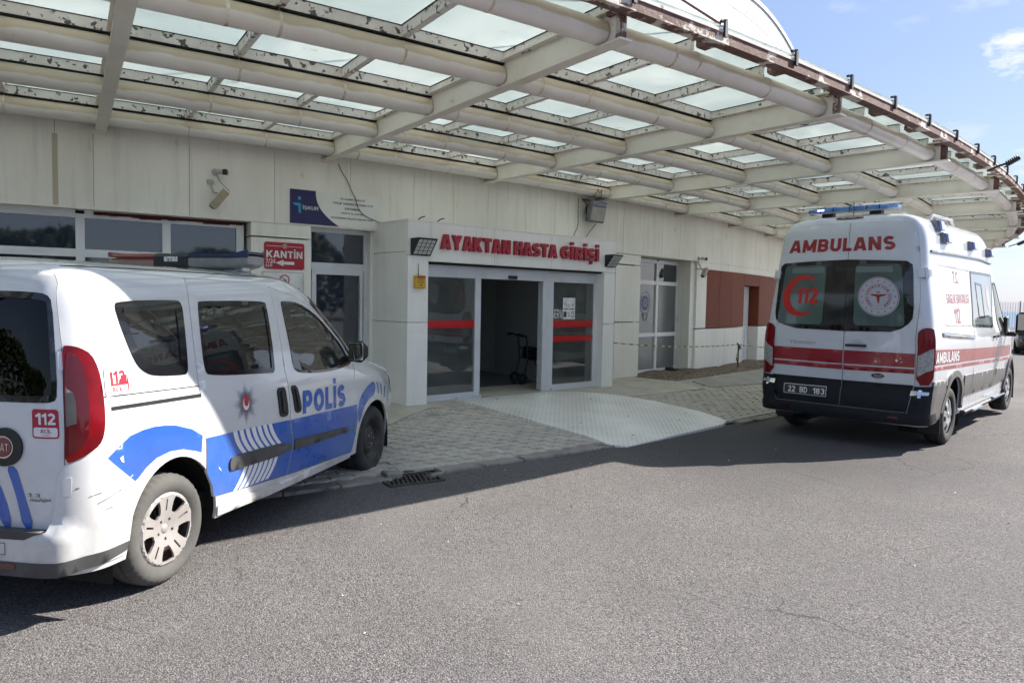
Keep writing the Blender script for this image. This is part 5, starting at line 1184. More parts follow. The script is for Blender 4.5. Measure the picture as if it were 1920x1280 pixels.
led_lamp(4.50, 3.66, 'black LED floodlight sticking out over the rusty canopy edge against the sky', .50)
led_lamp(9.05, 3.62, 'small black LED floodlight under the far end of the canopy edge', .6)

# ------------------------------------------------------------------ soil strip, tape, oddments
M_SOIL = mat('dry_soil', (.20, .15, .105), .95, col2=(.12, .09, .065), scale=6, lo=.4, hi=.65, col3=(.30, .25, .19), scale3=18, lo3=.58, hi3=.66, bump=.8, bscale=40)
def soil():
    random.seed(21); mb = MB(); ks = np.linspace(4.50, 6.95, 64); rs_ = np.linspace(38.9, 40.15, 16)
    from mathutils import noise as NZ
    for k in ks:
        for j, r in enumerate(rs_):
            e = min(1, (k - 4.48) / .25, (6.98 - k) / .4) * min(1, max(0, (40.15 - r) / .35)); rr = r + .09 * NZ.noise(Vector((k * 3, r, 0)))
            h = zpav(40.0) + .006 + e * (.022 + .03 * NZ.noise(Vector((k * 5, r * 3.5, 1))) + .012 * NZ.noise(Vector((k * 22, r * 14, 3)))); 
            if e <= 0: h = zpav(40.0) - .02
            mb.v.append(pol(k, rr, h))
    m_ = len(rs_); mb.f = [(i * m_ + j, i * m_ + j + 1, (i + 1) * m_ + j + 1, (i + 1) * m_ + j) for i in range(len(ks) - 1) for j in range(m_ - 1)]; mb.f = [f[::-1] for f in mb.f]; mb.m = [0] * len(mb.f)
    o = mb.build('soil_strip', M_SOIL, None, True); tag(o, 'strip of loose dry soil and rubble along the foot of the wall right of the porch', 'soil', kind='stuff')
    mb = MB()
    for i in range(620):
        k = random.uniform(4.55, 7.0); r = random.uniform(39.25, 40.15) + (.15 if random.random() < .1 else 0); s = random.uniform(.005, .018) * (1.8 if random.random() < .06 else 1); x, y, _ = pol(k, r); z = zpav(40) + .022 * min(1, max(0, (40.2 - r) / .3)) + random.uniform(0, .012)
        R = Matrix.Rotation(random.uniform(0, 6), 3, Vector((random.random(), random.random(), random.random())).normalized()); v = [R @ Vector(p) * s for p in ((1, 0, 0), (-1, .2, 0), (0, 1, .1), (.1, -1, 0), (0, 0, .7), (0, .1, -.7))]
        mb.add([(p.x + x, p.y + y, p.z + z) for p in v], [(4, 0, 2), (4, 2, 1), (4, 1, 3), (4, 3, 0), (5, 2, 0), (5, 1, 2), (5, 3, 1), (5, 0, 3)], random.choice((0, 0, 1, 2)))
    tag(mb.build('rubble', [M_SOIL, mat('rubble_grey', (.28, .26, .23), .9), mat('dry_leaf', (.22, .15, .06), .8)], None), 'small stones and dry leaves scattered over the soil strip', 'rubble', kind='stuff')
soil()
M_TAPE = mat('barrier_tape', (.60, .55, .06), .4)
def tape_mat():
    m = bpy.data.materials.new('striped_tape'); m.use_nodes = True; nt = m.node_tree; N = nt.nodes; L = nt.links; b = N['Principled BSDF']; b.inputs['Roughness'].default_value = .4
    w = N.new('ShaderNodeTexWave'); w.inputs['Scale'].default_value = 1.9; g = N.new('ShaderNodeNewGeometry'); L.new(g.outputs['Position'], w.inputs['Vector']); w.bands_direction = 'DIAGONAL'
    r = N.new('ShaderNodeValToRGB'); r.color_ramp.interpolation = 'CONSTANT'; r.color_ramp.elements[0].color = (.03, .03, .03, 1); r.color_ramp.elements[1].position = .5; r.color_ramp.elements[1].color = (.62, .60, .16, 1); L.new(w.outputs['Fac'], r.inputs[0]); L.new(r.outputs[0], b.inputs['Base Color']); return m
M_TAPE = tape_mat()
def ribbon(pts, w=.05):
    v = []; Q = [Vector(p) for p in pts]
    for i, p in enumerate(Q):
        tw = math.sin(i * 1.7) * .8; v += [p + Vector((math.sin(tw) * .3 * w, 0, w / 2 * math.cos(tw))), p - Vector((math.sin(tw) * .3 * w, 0, w / 2 * math.cos(tw)))]
    n_ = len(v); v += [p + Vector((.0006, -.0006, 0)) for p in v]; f = [(2 * i, 2 * i + 1, 2 * i + 3, 2 * i + 2) for i in range(len(Q) - 1)]
    return [tuple(p) for p in v], f + [tuple(n_ + a for a in q[::-1]) for q in f]
def tline(a, b, sag, n_=26): a, b = Vector(a), Vector(b); return [tuple(a + (b - a) * t - Vector((0, 0, sag * 4 * t * (1 - t)))) for t in np.linspace(0, 1, n_)]
ps = Vector(pol(5.71, 39.82))
tag(obj('barrier_tape', *ribbon(tline(pp(4.10, -.02, .99), (ps.x, ps.y, .80), .06, 40), .022), M_TAPE), 'thin yellow and black barrier tape strung from the porch corner to the short stake', 'barrier tape', 'barrier tapes along the wall')
tag(obj('barrier_tape', *ribbon(tline((ps.x, ps.y, .79), pol(8.2, 39.6, .62), .10, 30), .035), M_TAPE), 'yellow and black barrier tape sagging from the stake past the side door', 'barrier tape', 'barrier tapes along the wall')
st = thing('tape_stake', 'short stake wrapped in yellow and black tape standing in the soil strip', 'stake')
mb = MB(); mb.tube([(ps.x, ps.y, .18), (ps.x + .01, ps.y, .50), (ps.x, ps.y, .82)], .013, 6); mb.build('rod', M_STEELD, st)
mb = MB(); mb.tube([(ps.x + .022 * math.sin(t * 9), ps.y + .02 * math.cos(t * 9), .17 + .63 * t) for t in np.linspace(0, 1, 40)], .016, 5); mb.tube([(ps.x - .01, ps.y, .80), (ps.x - .03, ps.y, .84), (ps.x + .03, ps.y, .77), (ps.x + .06, ps.y - .02, .70)], .014, 5); mb.build('tape_wrap', M_TAPE, st)
sh = thing('shoes', 'pair of black shoes left on the sill at the foot of the frosted window', 'shoes')
for dk in (0, .045):
    mb = MB(); x, y, _ = pol(5.14 + dk, 38.99); R = wR(5.14); mb.box((x, y, .250), (.27, .095, .06), R, 0, .025); q = R @ Vector((-.07, 0, 0)); mb.box((x + q.x, y + q.y, .283), (.13, .085, .06), R, 0, .025); mb.build('shoe', M_BLACKP, sh)
# litter on the road
random.seed(31); mb = MB()
for i in range(46):
    x = random.uniform(-2.5, 5); y = random.uniform(2.6, 8.5); s = random.uniform(.005, .014)
    R = Matrix.Rotation(random.uniform(0, 6), 3, 'Z'); v = [R @ Vector(p) * s for p in ((1, 0, 0), (-1, .2, 0), (0, .8, .1), (.1, -.8, 0), (0, 0, .5))]
    mb.add([(p.x + x, p.y + y, p.z + .003) for p in v], [(4, 0, 2), (4, 2, 1), (4, 1, 3), (4, 3, 0)], random.choice((0, 1, 1)))
tag(mb.build('grit', [mat('white_litter', (.6, .6, .56), .8), mat('dark_grit', (.08, .075, .07), .9)], None), 'scattered grit and tiny pale scraps on the asphalt', 'grit', kind='stuff')
# ================================================================== VEHICLES
M_WHITE = mat('white_car_paint', (.64, .64, .635), .16, coat=1.0, col2=(.56, .555, .53), scale=1.6, lo=.55, hi=.85, coords='O', col3=(.36, .33, .28), scale3=26, lo3=.72, hi3=.78)
M_WHITEC = mat('white_van_paint', (.60, .62, .65), .2, coat=.8, col2=(.52, .53, .55), scale=1.1, lo=.55, hi=.85, coords='O')
M_BLUE = mat('blue_livery', (.018, .085, .42), .25, coat=.6, col2=(.03, .12, .45), scale=1.4, coords='O')
M_DARKIN = mat('dark_liner', (.012, .012, .012), .9)
M_TRIM = mat('grey_black_trim', (.050, .050, .050), .5, col2=(.085, .083, .08), scale=5, coords='O')
M_BLKGL = mat('black_glass_border', (.008, .008, .009), .08, coat=.3)
M_TINT = glass('tinted_window', (.36, .44, .42), 1, 1.72, grey_veil=.02); M_TINTD = glass('dark_window', (.03, .033, .033), 1, 1.33); M_CLEAR = glass('clear_window', (.56, .67, .63), 1, 1.8, grey_veil=.04)
M_TYRE = mat('tyre_rubber', (.030, .030, .029), .85, col2=(.075, .070, .065), scale=5, lo=.38, hi=.7, coords='O', bump=.15, bscale=70)
M_TYRED = mat('dusty_tyre', (.10, .095, .088), .9, col2=(.06, .057, .053), scale=4, lo=.4, hi=.7, coords='O', bump=.15, bscale=70)
M_HUB = mat('painted_hubcap', (.40, .375, .36), .42, metal=.25, col2=(.33, .30, .28), scale=9, coords='O')
M_STWH = mat('black_steel_wheel', (.035, .032, .030), .45, metal=.3, col2=(.075, .06, .055), scale=12, coords='O')
M_CHROME = mat('chrome', (.62, .63, .65), .12, metal=1.0)
M_REDL = mat('red_lamp', (.20, .001, .004), .22, coat=.12, spec=.3, col2=(.11, .001, .004), scale=7, coords='O'); M_REDD = mat('dark_red_lamp', (.06, .003, .005), .1, coat=1.0); M_LAMPC = mat('clear_lamp', (.38, .38, .37), .15, coat=1.0, col2=(.22, .22, .22), scale=30, coords='O')
M_SEAT = mat('seat_fabric', (.035, .036, .04), .9); M_DUST = mat('road_dust', (.30, .27, .235), .9)
M_WPRINT = mat('white_print', (.70, .70, .70), .35, coat=.3); M_RPRINT = mat('red_livery', (.30, .012, .020), .25, coat=.6, col2=(.26, .012, .018), scale=2, coords='O'); M_RBRIGHT = mat('bright_red_livery', (.42, .05, .055), .25, coat=.6)

road_film(M_WHITE, .20, .95, .85); road_film(M_WHITEC, .3, 1.6, .30, (.34, .32, .29)); road_film(M_BLUE, .25, .95, .40, (.20, .22, .27))
class Veh:
    def __init__(s, name, label, cat, B, pose, pitch, group=None):
        s.B = B; s.W = B.W0; s.root = thing(name, label, cat, (pose[0], pose[1], 0.0), group); s.root.rotation_euler = (0, -pitch, pose[2]); s.smax = B.PE + B.W0
    def S(s, a, v):
        a = max(-s.smax, min(s.smax, a)); m = 1 if a >= 0 else -1; P = abs(a) - s.W
        p = s.B.F(P, v); n = s.B.N(min(P, s.B.PE - .006), min(max(v, s.B.T[0][0] + .005), s.B.T[-1][0] - .006))
        return (p[0], p[1] * m, p[2]), (n[0], n[1] * m, n[2])
    def R(s, pts): return [(p + s.W, v) for p, v in pts]
    def L(s, pts): return [(-(p + s.W), v) for p, v in pts][::-1]
    def patch(s, name, outer, m, holes=(), off=0.0, step=.06, rim=0.0, par=None, smooth=True):
        V, F = surf_patch(s.S, outer, holes, off, step, rim); return obj(name, V, F, m, par or s.root, smooth)
    def print_(s, name, items, m, par=None):
        """items: (text, quad in (P,v), bold, side)"""
        mb = MB()
        for t, q, bold, side in items:
            qq = [((a + s.W) * side, v) for a, v in q]
            text_on(s.S, t, qq, .0035, mb, bold=bold)
        return mb.build(name, m, par or s.root)
    def poly(s, name, polys, m, off=.002, par=None, side=1, step=.08):
        V, F = [], []
        for p in polys:
            q = s.R(p) if side == 1 else s.L(p); v, f = surf_patch(s.S, q, (), off, step); o = len(V); V += v; F += [tuple(i + o for i in t) for t in f]
        return obj(name, V, F, m, par or s.root, True)
def wheel(par, x, y, r, w, kind, side, steer=0.0, cam_=0.0):
    """side -1: outer face towards -y"""
    root = bpy.data.objects.new('wheel', None); COL.objects.link(root); root.parent = par; root.location = (x, y, r); root.rotation_euler = (0, 0, steer + (math.pi if side > 0 else 0))
    hw = w / 2; rr = r * (.66 if kind != 'van' else .62)
    prof = [(rr, -hw + .012), (rr + .012, -hw + .002), (r * .80, -hw - .008), (r * .90, -hw - .002), (r * .955, -hw + .012), (r * .985, -hw + .028), (r, -hw + .045), (r, -hw * .38), (r - .008, -hw * .36), (r - .008, -hw * .28), (r, -hw * .26), (r, hw * .26), (r - .008, hw * .28), (r - .008, hw * .36), (r, hw * .38), (r, hw - .045), (r * .97, hw - .02), (r * .90, hw), (r * .75, hw + .005), (rr, hw - .01), (rr - .03, hw - .02)]
    n = 120 if kind == 'hub' else 72
    def mod(i, j): return -.006 if (j in (4, 5) and i % 3 == 0) or (j in (6, 15) and i % 3 == 0) else 0
    mb = MB(); mb.lathe(prof, 'y', n, mod=mod); t = mb.build('tyre', M_TYRED if kind == 'hub' else M_TYRE, root); smooth_angle(t, 40)
    yo = -hw + .018
    if kind in ('hub', 'van'):
        ns = 5 if kind == 'hub' else 7; R_ = rr + .004; holes = []
        for i in range(ns):
            a0 = 2 * math.pi * i / ns + (math.pi / 2 if kind == 'hub' else .2)
            # openings between the spokes
            c = a0 + math.pi / ns; hwid = .30 if kind == 'hub' else .24
            o = [(R_ * .88 * math.cos(c + t), R_ * .88 * math.sin(c + t)) for t in np.linspace(-hwid, hwid, 5)] + [(R_ * .48 * math.cos(c + t), R_ * .48 * math.sin(c + t)) for t in (hwid * .75, 0, -hwid * .75)]
            holes.append(chaikin(ccw(o), 1))
            if kind == 'hub':
                q = lambda rr_, w_: (rr_ * math.cos(a0) - w_ * math.sin(a0), rr_ * math.sin(a0) + w_ * math.cos(a0)); holes.append([q(R_ * .50, -.006), q(R_ * .82, -.006), q(R_ * .82, .006), q(R_ * .50, .006)])
            b = a0 + .63; holes.append(circ(.058 * math.cos(b), .058 * math.sin(b), .010 if kind == 'hub' else .007, 8))
        def Sd(a, b):
            d = math.hypot(a, b) / R_; h = .018 - .030 * max(0, 1 - d) ** 1.2 if kind == 'hub' else -.012 + .028 * (1 - abs(d - .55) * 1.6)
            if d > .94: h -= (d - .94) * .3
            return (a, yo - h, b), (0, -1, 0)
        V, F = surf_patch(Sd, circ(0, 0, R_, 60), holes, 0, .015, .014); obj('rim', V, F, M_HUB if kind == 'hub' else mat('silver_wheel', (.55, .56, .58), .25, metal=.7), root, False)
        mb = MB(); mb.lathe([(0, -.004), (.024, -.003), (.030, .004), (.032, .012)], 'y', 20, (0, yo + (.006 if kind == 'hub' else -.02), 0)); mb.build('cap', M_HUB if kind == 'hub' else M_CHROME, root, True)
        mb = MB(); mb.lathe([(rr - .004, 0), (rr - .02, .07), (rr - .02, w * .8)], 'y', 40, (0, yo + .012, 0)); mb.lathe([(0, 0), (rr - .02, 0)], 'y', 40, (0, yo + .085, 0)); mb.lathe([(.0, 0), (.05, .0), (.06, .03), (.125, .035), (.125, .055)], 'y', 30, (0, yo + .03, 0)); mb.build('barrel', mat('dark_barrel', (.05, .035, .033), .6, metal=.3, col2=(.10, .06, .05), scale=12, coords='O'), root)
    else:
        prof = [(rr + .004, -.004), (rr - .012, .002), (rr - .02, .04), (rr - .05, .060), (rr * .62, .052), (rr * .58, .022), (.085, .010), (.075, .018), (.042, .020), (.038, .010), (0, .010)]
        mb = MB(); mb.lathe(prof, 'y', 48, (0, yo, 0)); o = mb.build('rim', M_STWH, root, True)
        mb = MB()
        for i in range(12): a = 2 * math.pi * i / 12; R0 = rr * .71; mb.lathe([(0, 0), (.014, 0)], 'y', 10, (R0 * math.cos(a), yo + .052, R0 * math.sin(a)))
        mb.build('vent_hole', M_DARKIN, root)
        for i in range(5):
            a = 2 * math.pi * i / 5; mb = MB(); mb.lathe([(0, -.016), (.009, -.014), (.011, 0)], 'y', 8, (.056 * math.cos(a), yo + .018, .056 * math.sin(a))); mb.build('bolt', M_CHROME, root)
    return root
def arch_poly(B, xc, rx, rz, zc, z0, n=26):
    """wheel arch outline in (P,v)"""
    pts = []
    for i in range(n + 1):
        t = math.pi * i / n; x = xc + rx * math.cos(t); z = zc + rz * math.sin(t); pts.append((B.Px(x, z), z))
    pts.append((B.Px(xc - rx, z0), z0)); pts.insert(0, (B.Px(xc + rx, z0), z0)); return pts
def wheel_well(par, xc, y0, y1, r, zc):
    mb = MB(); n = 20; v = []
    for i in range(n + 1):
        t = math.pi * i / n; 
        for y in (y0, y1): v.append((xc + r * math.cos(t), y, zc + r * math.sin(t)))
    v += [(xc - r, y, .16) for y in (y0, y1)] + [(xc + r, y, .16) for y in (y0, y1)]
    f = [(2 * i, 2 * i + 1, 2 * i + 3, 2 * i + 2) for i in range(n)] + [(2 * n, 2 * n + 1, 2 * n + 3, 2 * n + 2), (2 * n + 5, 1, 0, 2 * n + 4)]
    c = len(v); v.append((xc, y1, zc)); f += [(2 * i + 1, c, 2 * i + 3) for i in range(n)]; f += [(2 * n + 1, c, 2 * n + 3), (c, 1, 2 * n + 5), (2 * n + 3, c, 2 * n + 5)]
    return obj('wheel_well', v, f, M_DARKIN, par)

# ------------------------------------------------------------------ police car
def police_car():
    B = DOB; V = Veh('police_car', 'white and blue POLİS people carrier parked nose-in at the kerb, left of the porch', 'car', B, (-2.795, 4.220, 1.3324), math.asin(.012 / 2.755)); R, L, W_ = V.R, V.L, V.W; root = V.root
    arR = arch_poly(B, 0.0, .375, .418, .317, .10); arF = arch_poly(B, 2.755, .415, .375, .317, .10)
    qw = chaikin([(0.290, 1.598), (0.312, 1.621), (0.807, 1.629), (0.851, 1.613), (0.857, 1.544), (0.844, 1.230), (0.825, 1.201), (0.801, 1.197), (0.551, 1.213), (0.469, 1.243), (0.414, 1.293), (0.366, 1.395), (0.320, 1.509)], 2)
    sdw = chaikin([(1.005, 1.610), (1.03, 1.622), (1.735, 1.622), (1.765, 1.595), (1.745, 1.160), (1.726, 1.125), (1.683, 1.125), (1.03, 1.168), (0.990, 1.205), (0.992, 1.380)], 2)
    fdw = chaikin([(2.225, 1.608), (2.30, 1.622), (2.889, 1.612), (3.216, 1.552), (3.424, 1.485), (3.62, 1.25), (3.60, 1.13), (3.40, 1.085), (3.019, 1.062), (2.60, 1.058), (2.154, 1.088), (2.095, 1.128), (2.116, 1.252), (2.160, 1.451)], 2)
    tl = chaikin([(-0.063, 1.401), (-0.027, 1.404), (0.031, 1.392), (0.092, 1.359), (0.129, 1.285), (0.145, 1.191), (0.147, 1.098), (0.140, 0.992), (0.121, 0.928), (0.082, 0.893), (0.000, 0.853), (-0.075, 0.832), (-0.074, 0.95), (-0.071, 1.060), (-0.064, 1.266)], 1)
    tg = [(-W_ + .0, 1.80), (-.25, 1.80), (-0.10, 1.775), (-0.082, 1.712), (-0.090, 1.666), (-0.066, 1.404), (-0.066, 1.266), (-0.075, 1.060), (-0.079, 0.821), (-0.108, 0.770), (-0.116, 0.633), (-0.147, 0.508), (-W_, .508)]
    sd = [(.935, 1.772), (.930, 1.722), (.922, 1.633), (.918, 1.415), (.917, 1.145), (.927, .936), (.958, .762), (.965, .587), (1.017, .492), (1.035, .412), (1.305, .390), (1.864, .350), (1.924, .504), (1.942, .581), (1.895, .749), (1.897, .958), (1.900, 1.03), (1.905, 1.144), (1.95, 1.45), (1.985, 1.646), (2.02, 1.727), (2.0, 1.772)]
    fd = [(1.864, .350), (2.945, .300), (2.985, .406), (3.026, .564), (3.009, .711), (3.061, .954), (3.30, 1.050), (3.62, 1.10), (3.70, 1.25), (3.50, 1.50), (3.25, 1.60), (2.95, 1.66), (2.45, 1.700), (2.06, 1.735), (2.02, 1.727), (1.985, 1.646), (1.95, 1.45), (1.905, 1.144), (1.900, 1.03), (1.897, .958), (1.895, .749), (1.942, .581), (1.924, .504)]
    ws = [(4.08, 1.16), (B.PE, 1.16), (B.PE, 1.66), (4.10, 1.64)]
    smax = V.smax; full = [(-smax, .27), (smax, .27), (smax, 2.52), (-smax, 2.52)]
    holes = []
    for s_ in (V.R, V.L): holes += [s_(arR), s_(arF), s_(qw), s_(sd), s_(fd), s_(inset(tl, .004)), s_(ws)]
    holes.append(R(tg)[0:0] or [(a, v) for a, v in ([(-(p + W_), v) for p, v in tg[::-1]] + [(p + W_, v) for p, v in tg])])
    V.patch('body', full, M_WHITE, holes, 0, .05, .018)
    # dark inner liner shows in the shut lines
    lh = []
    for s_ in (V.R, V.L): lh += [s_(inset(arR, -.02)), s_(inset(arF, -.02)), s_(inset(qw, -.02)), s_(inset(sdw, -.02)), s_(inset(fdw, -.03)), s_(inset(ws, -.03))]
    for s_ in (1, -1): lh.append(ccw([(s_ * .03, 1.10), (s_ * .82, 1.10), (s_ * .82, 1.67), (s_ * .03, 1.67)]))
    V.patch('inner_liner', [(-smax, .28), (smax, .28), (smax, 2.50), (-smax, 2.50)], M_DARKIN, lh, -.024, .09, 0)
    # doors
    bandS = [(0.958, .797), (1.377, .784), (1.889, .757), (1.936, .581), (1.918, .504), (1.858, .356), (1.305, .396), (1.040, .418), (1.022, .492), (.970, .587), (.963, .762)]
    bandF = [(1.901, .755), (2.331, .742), (3.002, .713), (3.020, .564), (2.979, .406), (2.938, .306), (1.871, .354), (1.930, .504), (1.948, .581)]
    for side, s_ in ((1, R), (-1, L)):
        gi = .0045
        dS = V.patch('sliding_door', s_(inset(sd, gi)), M_WHITE, [s_(sdw)], .001, .05, .016); dF = V.patch('front_door', s_(inset(fd, gi)), M_WHITE, [s_(fdw)], .001, .05, .016)
        for par, w, gm in ((dS, sdw, M_TINT), (dF, fdw, M_CLEAR)):
            V.patch('window_seal', s_(inset(w, -.004)), M_BLKGL, [s_(inset(w, .030 if par is dS else .016))], .003, .05, .006, par); V.patch('pane', s_(inset(w, .012)), gm, (), -.004, .08, 0, par)
        V.poly('blue_band', [bandS], M_BLUE, .0022, dS, side); V.poly('blue_band', [bandF], M_BLUE, .0022, dF, side)
        st = []
        for i in range(7):
            q = []
            for t in np.linspace(0, 1, 6): c = 1.235 + .0658 * i + (.106 + .003 * i) * t - .018 * math.sin(math.pi * t) ; q.append((c - .019, .789 - .0027 * i - (.160 + .0006 * i) * t))
            st.append(q + [(a + .042, b) for a, b in reversed(q)])
        for i in range(7):
            q = []
            for t in np.linspace(0, 1, 6): c = 1.362 + .0597 * i - .114 * t + .014 * math.sin(math.pi * t); q.append((c - .021, .538 - .0018 * i - .140 * t))
            st.append(q + [(a + .042, b) for a, b in reversed(q)])
        V.poly('white_stripes', st, M_WPRINT, .0036, dS, side, .05)
        V.patch('side_moulding', s_(chaikin([(1.180, .60), (1.206, .636), (1.898, .604), (1.910, .518), (1.21, .541), (1.185, .552)], 1)), M_TRIM, (), .014, .05, .014, dS)
        V.patch('side_moulding', s_([(1.948, .601), (2.60, .562), (2.812, .548), (2.835, .510), (2.80, .503), (1.952, .523)]), M_TRIM, (), .013, .05, .013, dF)
        for par, q in ((dS, (1.756, 1.852, .800, 1.010)), (dF, (1.958, 2.034, .800, 1.005))):
            a0, a1, b0, b1 = q; sk = -.03
            o_ = [(a + (sk * ((b - b0) / (b1 - b0))) + .010, b) for a, b in rrect(a0 - .01, b0 - .005, a1, b1, .035, 5)]
            hd = V.patch('door_handle', s_(o_), M_BLACKP, (), lambda a, b: .012, .03, .012, par)
            V.patch('recess', s_(inset(o_, .022)), M_DARKIN, (), .013, .03, 0, hd); V.patch('grip', s_(inset([(a, b) for a, b in o_ if 1], .030)), M_BLACKP, (), .022, .03, .010, hd)
        mb = MB(); SX = lambda x, v, sd_=side: V.S((B.Px(x, v) + W_) * sd_, v); q = ((1.378, .772), (2.080, .734), (2.082, .985), (1.384, 1.010)) if side == 1 else ((2.080, .734), (1.378, .772), (1.384, 1.010), (2.082, .985))
        text_on(SX, 'POLİS', q, .0035, mb, bold=.06); mb.build('police_lettering', M_BLUE, dF)
        # star badge
        sc, sv = 1.362, .955; rays = []
        for i in range(48):
            a = 2 * math.pi * i / 48; big = 1 - (i % 6 if i % 6 < 3 else 6 - i % 6) / 3.0; r1 = .085 + .07 * big; r0 = .046; w = .0042
            c, s__ = math.cos(a + math.pi / 2), math.sin(a + math.pi / 2); rays.append([(sc + r0 * c - w * s__, sv + r0 * s__ + w * c), (sc + r0 * c + w * s__, sv + r0 * s__ - w * c), (sc + r1 * c, sv + r1 * s__)])
        mb = MB()
        for q in rays: mb.add([tuple(p[i] + n[i] * .003 for i in range(3)) for p, n in [V.S((a + W_) * side, b) for a, b in q]], [(0, 1, 2)])
        mb.build('star_rays', mat('star_grey', (.16, .17, .22), .5), dS)
        def disc(nm, cx, cy, r_, ry, m_, o_): V.patch(nm, s_(circ(cx, cy, r_, 22, ry)), m_, (), o_, .05, 0, dS)
        disc('star_ring', sc, sv, .043, .056, M_RBRIGHT, .0034); disc('star_ring', sc, sv - .003, .034, .044, M_WPRINT, .0040); disc('star_ring', sc + .003, sv + .012, .026, .034, M_RBRIGHT, .0046)
        disc('star_ring', sc, sv + .052, .012, .013, M_RBRIGHT, .0042)
    for side, s_ in ((1, R), (-1, L)):
        V.patch('window_seal', s_(inset(qw, -.003)), M_BLKGL, [s_(inset(qw, .055))], .003, .04, .006); V.patch('pane', s_(inset(qw, .045)), M_TINT, (), -.003, .06, 0)
        V.patch('windscreen', s_(inset(ws, -.004)), M_CLEAR, (), -.004, .10, 0)
        V.patch('pillar_trim', s_([(3.66, 1.12), (4.10, 1.13), (4.12, 1.655), (3.80, 1.66), (3.45, 1.60), (3.56, 1.50), (3.75, 1.25)]), M_BLKGL, (), .004, .05, .006)
        V.poly('fender_arc', [chaikin([(3.040, .563), (3.022, .661), (3.077, .774), (3.20, .835), (3.35, .872), (3.451, .877), (3.422, .750), (3.285, .732), (3.150, .667), (3.065, .534)], 1, True)], M_BLUE, .002, None, side, .05)
        V.poly('fender_bars', [[(a, b0), (a + .035, b0 - .008), (a + .040, b1 - .008), (a + .005, b1)] for a, b0, b1 in ((3.49, .865, .755), (3.59, .835, .728), (3.705, .798, .690), (3.83, .755, .650))], M_BLUE, .002, None, side)
        V.poly('rear_arc', [[(.164, .834), (.214, .861), (.328, .921), (.42, .936), (.513, .940), (.60, .933), (.690, .919), (.830, .875), (.925, .820), (.918, .72), (.878, .736), (.759, .772), (.643, .781), (.533, .766), (.451, .730), (.392, .686), (.365, .672), (.27, .75)]], M_BLUE, .002, None, side, .05)
        t = V.patch('tail_light', s_(tl), M_REDL, (), lambda a, b: .014, .04, .02)
        V.patch('dark_lens', s_(chaikin([(-.055, 1.37), (.005, 1.365), (.045, 1.30), (.060, 1.15), (.055, 1.0), (.030, .93), (-.03, .885), (-.060, .88)], 1)), mat('deep_red_lamp', (.075, .002, .004), .15, coat=.3), (), .0155, .03, 0, t)
        V.patch('reversing_lamp', s_([(-.058, 1.199), (-.018, 1.174), (-.010, 1.13), (-.012, 1.025), (-.066, 1.012)]), M_TRIM, (), .0168, .03, 0, t)
        V.poly('slot', [[(.206, 1.088), (.930, 1.072), (.930, 1.050), (.206, 1.068)]], M_DARKIN, .0015, None, side); V.poly('seam_line', [[(.157, 1.144), (.930, 1.120), (.930, 1.114), (.157, 1.138)]], M_DARKIN, .0012, None, side)
        V.poly('roof_seam', [[(-.05, 1.86), (.6, 1.868), (2.9, 1.855), (2.9, 1.842), (.6, 1.853), (-.05, 1.846)]], M_DARKIN, .0012, None, side)
        V.patch('headlight', s_(chaikin([(3.85, .80), (4.25, .66), (4.45, .70), (4.40, .86), (4.05, .94)], 2)), M_LAMPC, (), .006, .05, .01)
        bmp = [(-W_, .500), (-.20, .500), (-.150, .512), (-.118, .64), (-.112, .765), (-.081, .826), (.000, .846), (.082, .887), (.120, .875), (.156, .835), (.356, .679), (.402, .630), (.345, .50), (.322, .37), (.295, .305), (-W_, .305)]
        V.patch('rear_bumper', s_(bmp), M_WHITE, (), lambda a, b: .010 + .050 * max(0, min(1, (W_ + .02 - abs(a)) / .10)) * max(0, min(1, (.53 - b) / .03)), .045, .05)
        V.patch('bumper_strip', s_([(-W_, .362), (.0, .365), (.318, .37), (.30, .325), (.10, .30), (-W_, .295)]), M_TRIM, (), lambda a, b: .013 + .050 * max(0, min(1, (W_ + .02 - abs(a)) / .10)), .05, .05)
        V.patch('bumper_step', s_([(-W_, .508), (-.16, .516), (-.25, .476), (-W_, .462)]), M_TRIM, (), .0625, .05, .05)
        V.patch('reflector', s_([(-.52, .352), (-.30, .356), (-.30, .330), (-.52, .326)]), M_REDD, (), .066, .05, .004)
        V.patch('sill', s_([(B.Px(.38, .35), .345), (2.93, .300), (2.92, .262), (1.65, .262), (B.Px(.385, .27), .285)]), M_WHITE, (), .010, .06, .03)
    V.poly('tow_cover', [[(a, b) for a, b in p] for p in ([(-.405, .455), (-.355, .455), (-.355, .452), (-.405, .452)], [(-.405, .398), (-.355, .398), (-.355, .395), (-.405, .395)], [(-.405, .455), (-.402, .455), (-.402, .395), (-.405, .395)], [(-.358, .455), (-.355, .455), (-.355, .395), (-.358, .395)])], M_TRIM, .0635)
    # scuffs on the bumper and dents
    for sc_ in ([(.05, .66), (.12, .672), (.12, .668), (.05, .657)], [(.10, .62), (.26, .66), (.26, .655), (.10, .616)], [(-.02, .71), (.0, .712), (.0, .706), (-.02, .706)], [(.15, .58), (.20, .585), (.2, .581), (.15, .577)]): V.poly('scuff', [sc_], M_TRIM, .0115)
    V.poly('bare_scratch', [[(1.075, .600), (1.10, .575), (1.105, .560), (1.085, .58)], [(.32, .70), (.345, .715), (.35, .71)], [(.25, .82), (.275, .83), (.28, .79), (.262, .80)]], M_WPRINT, .0042)
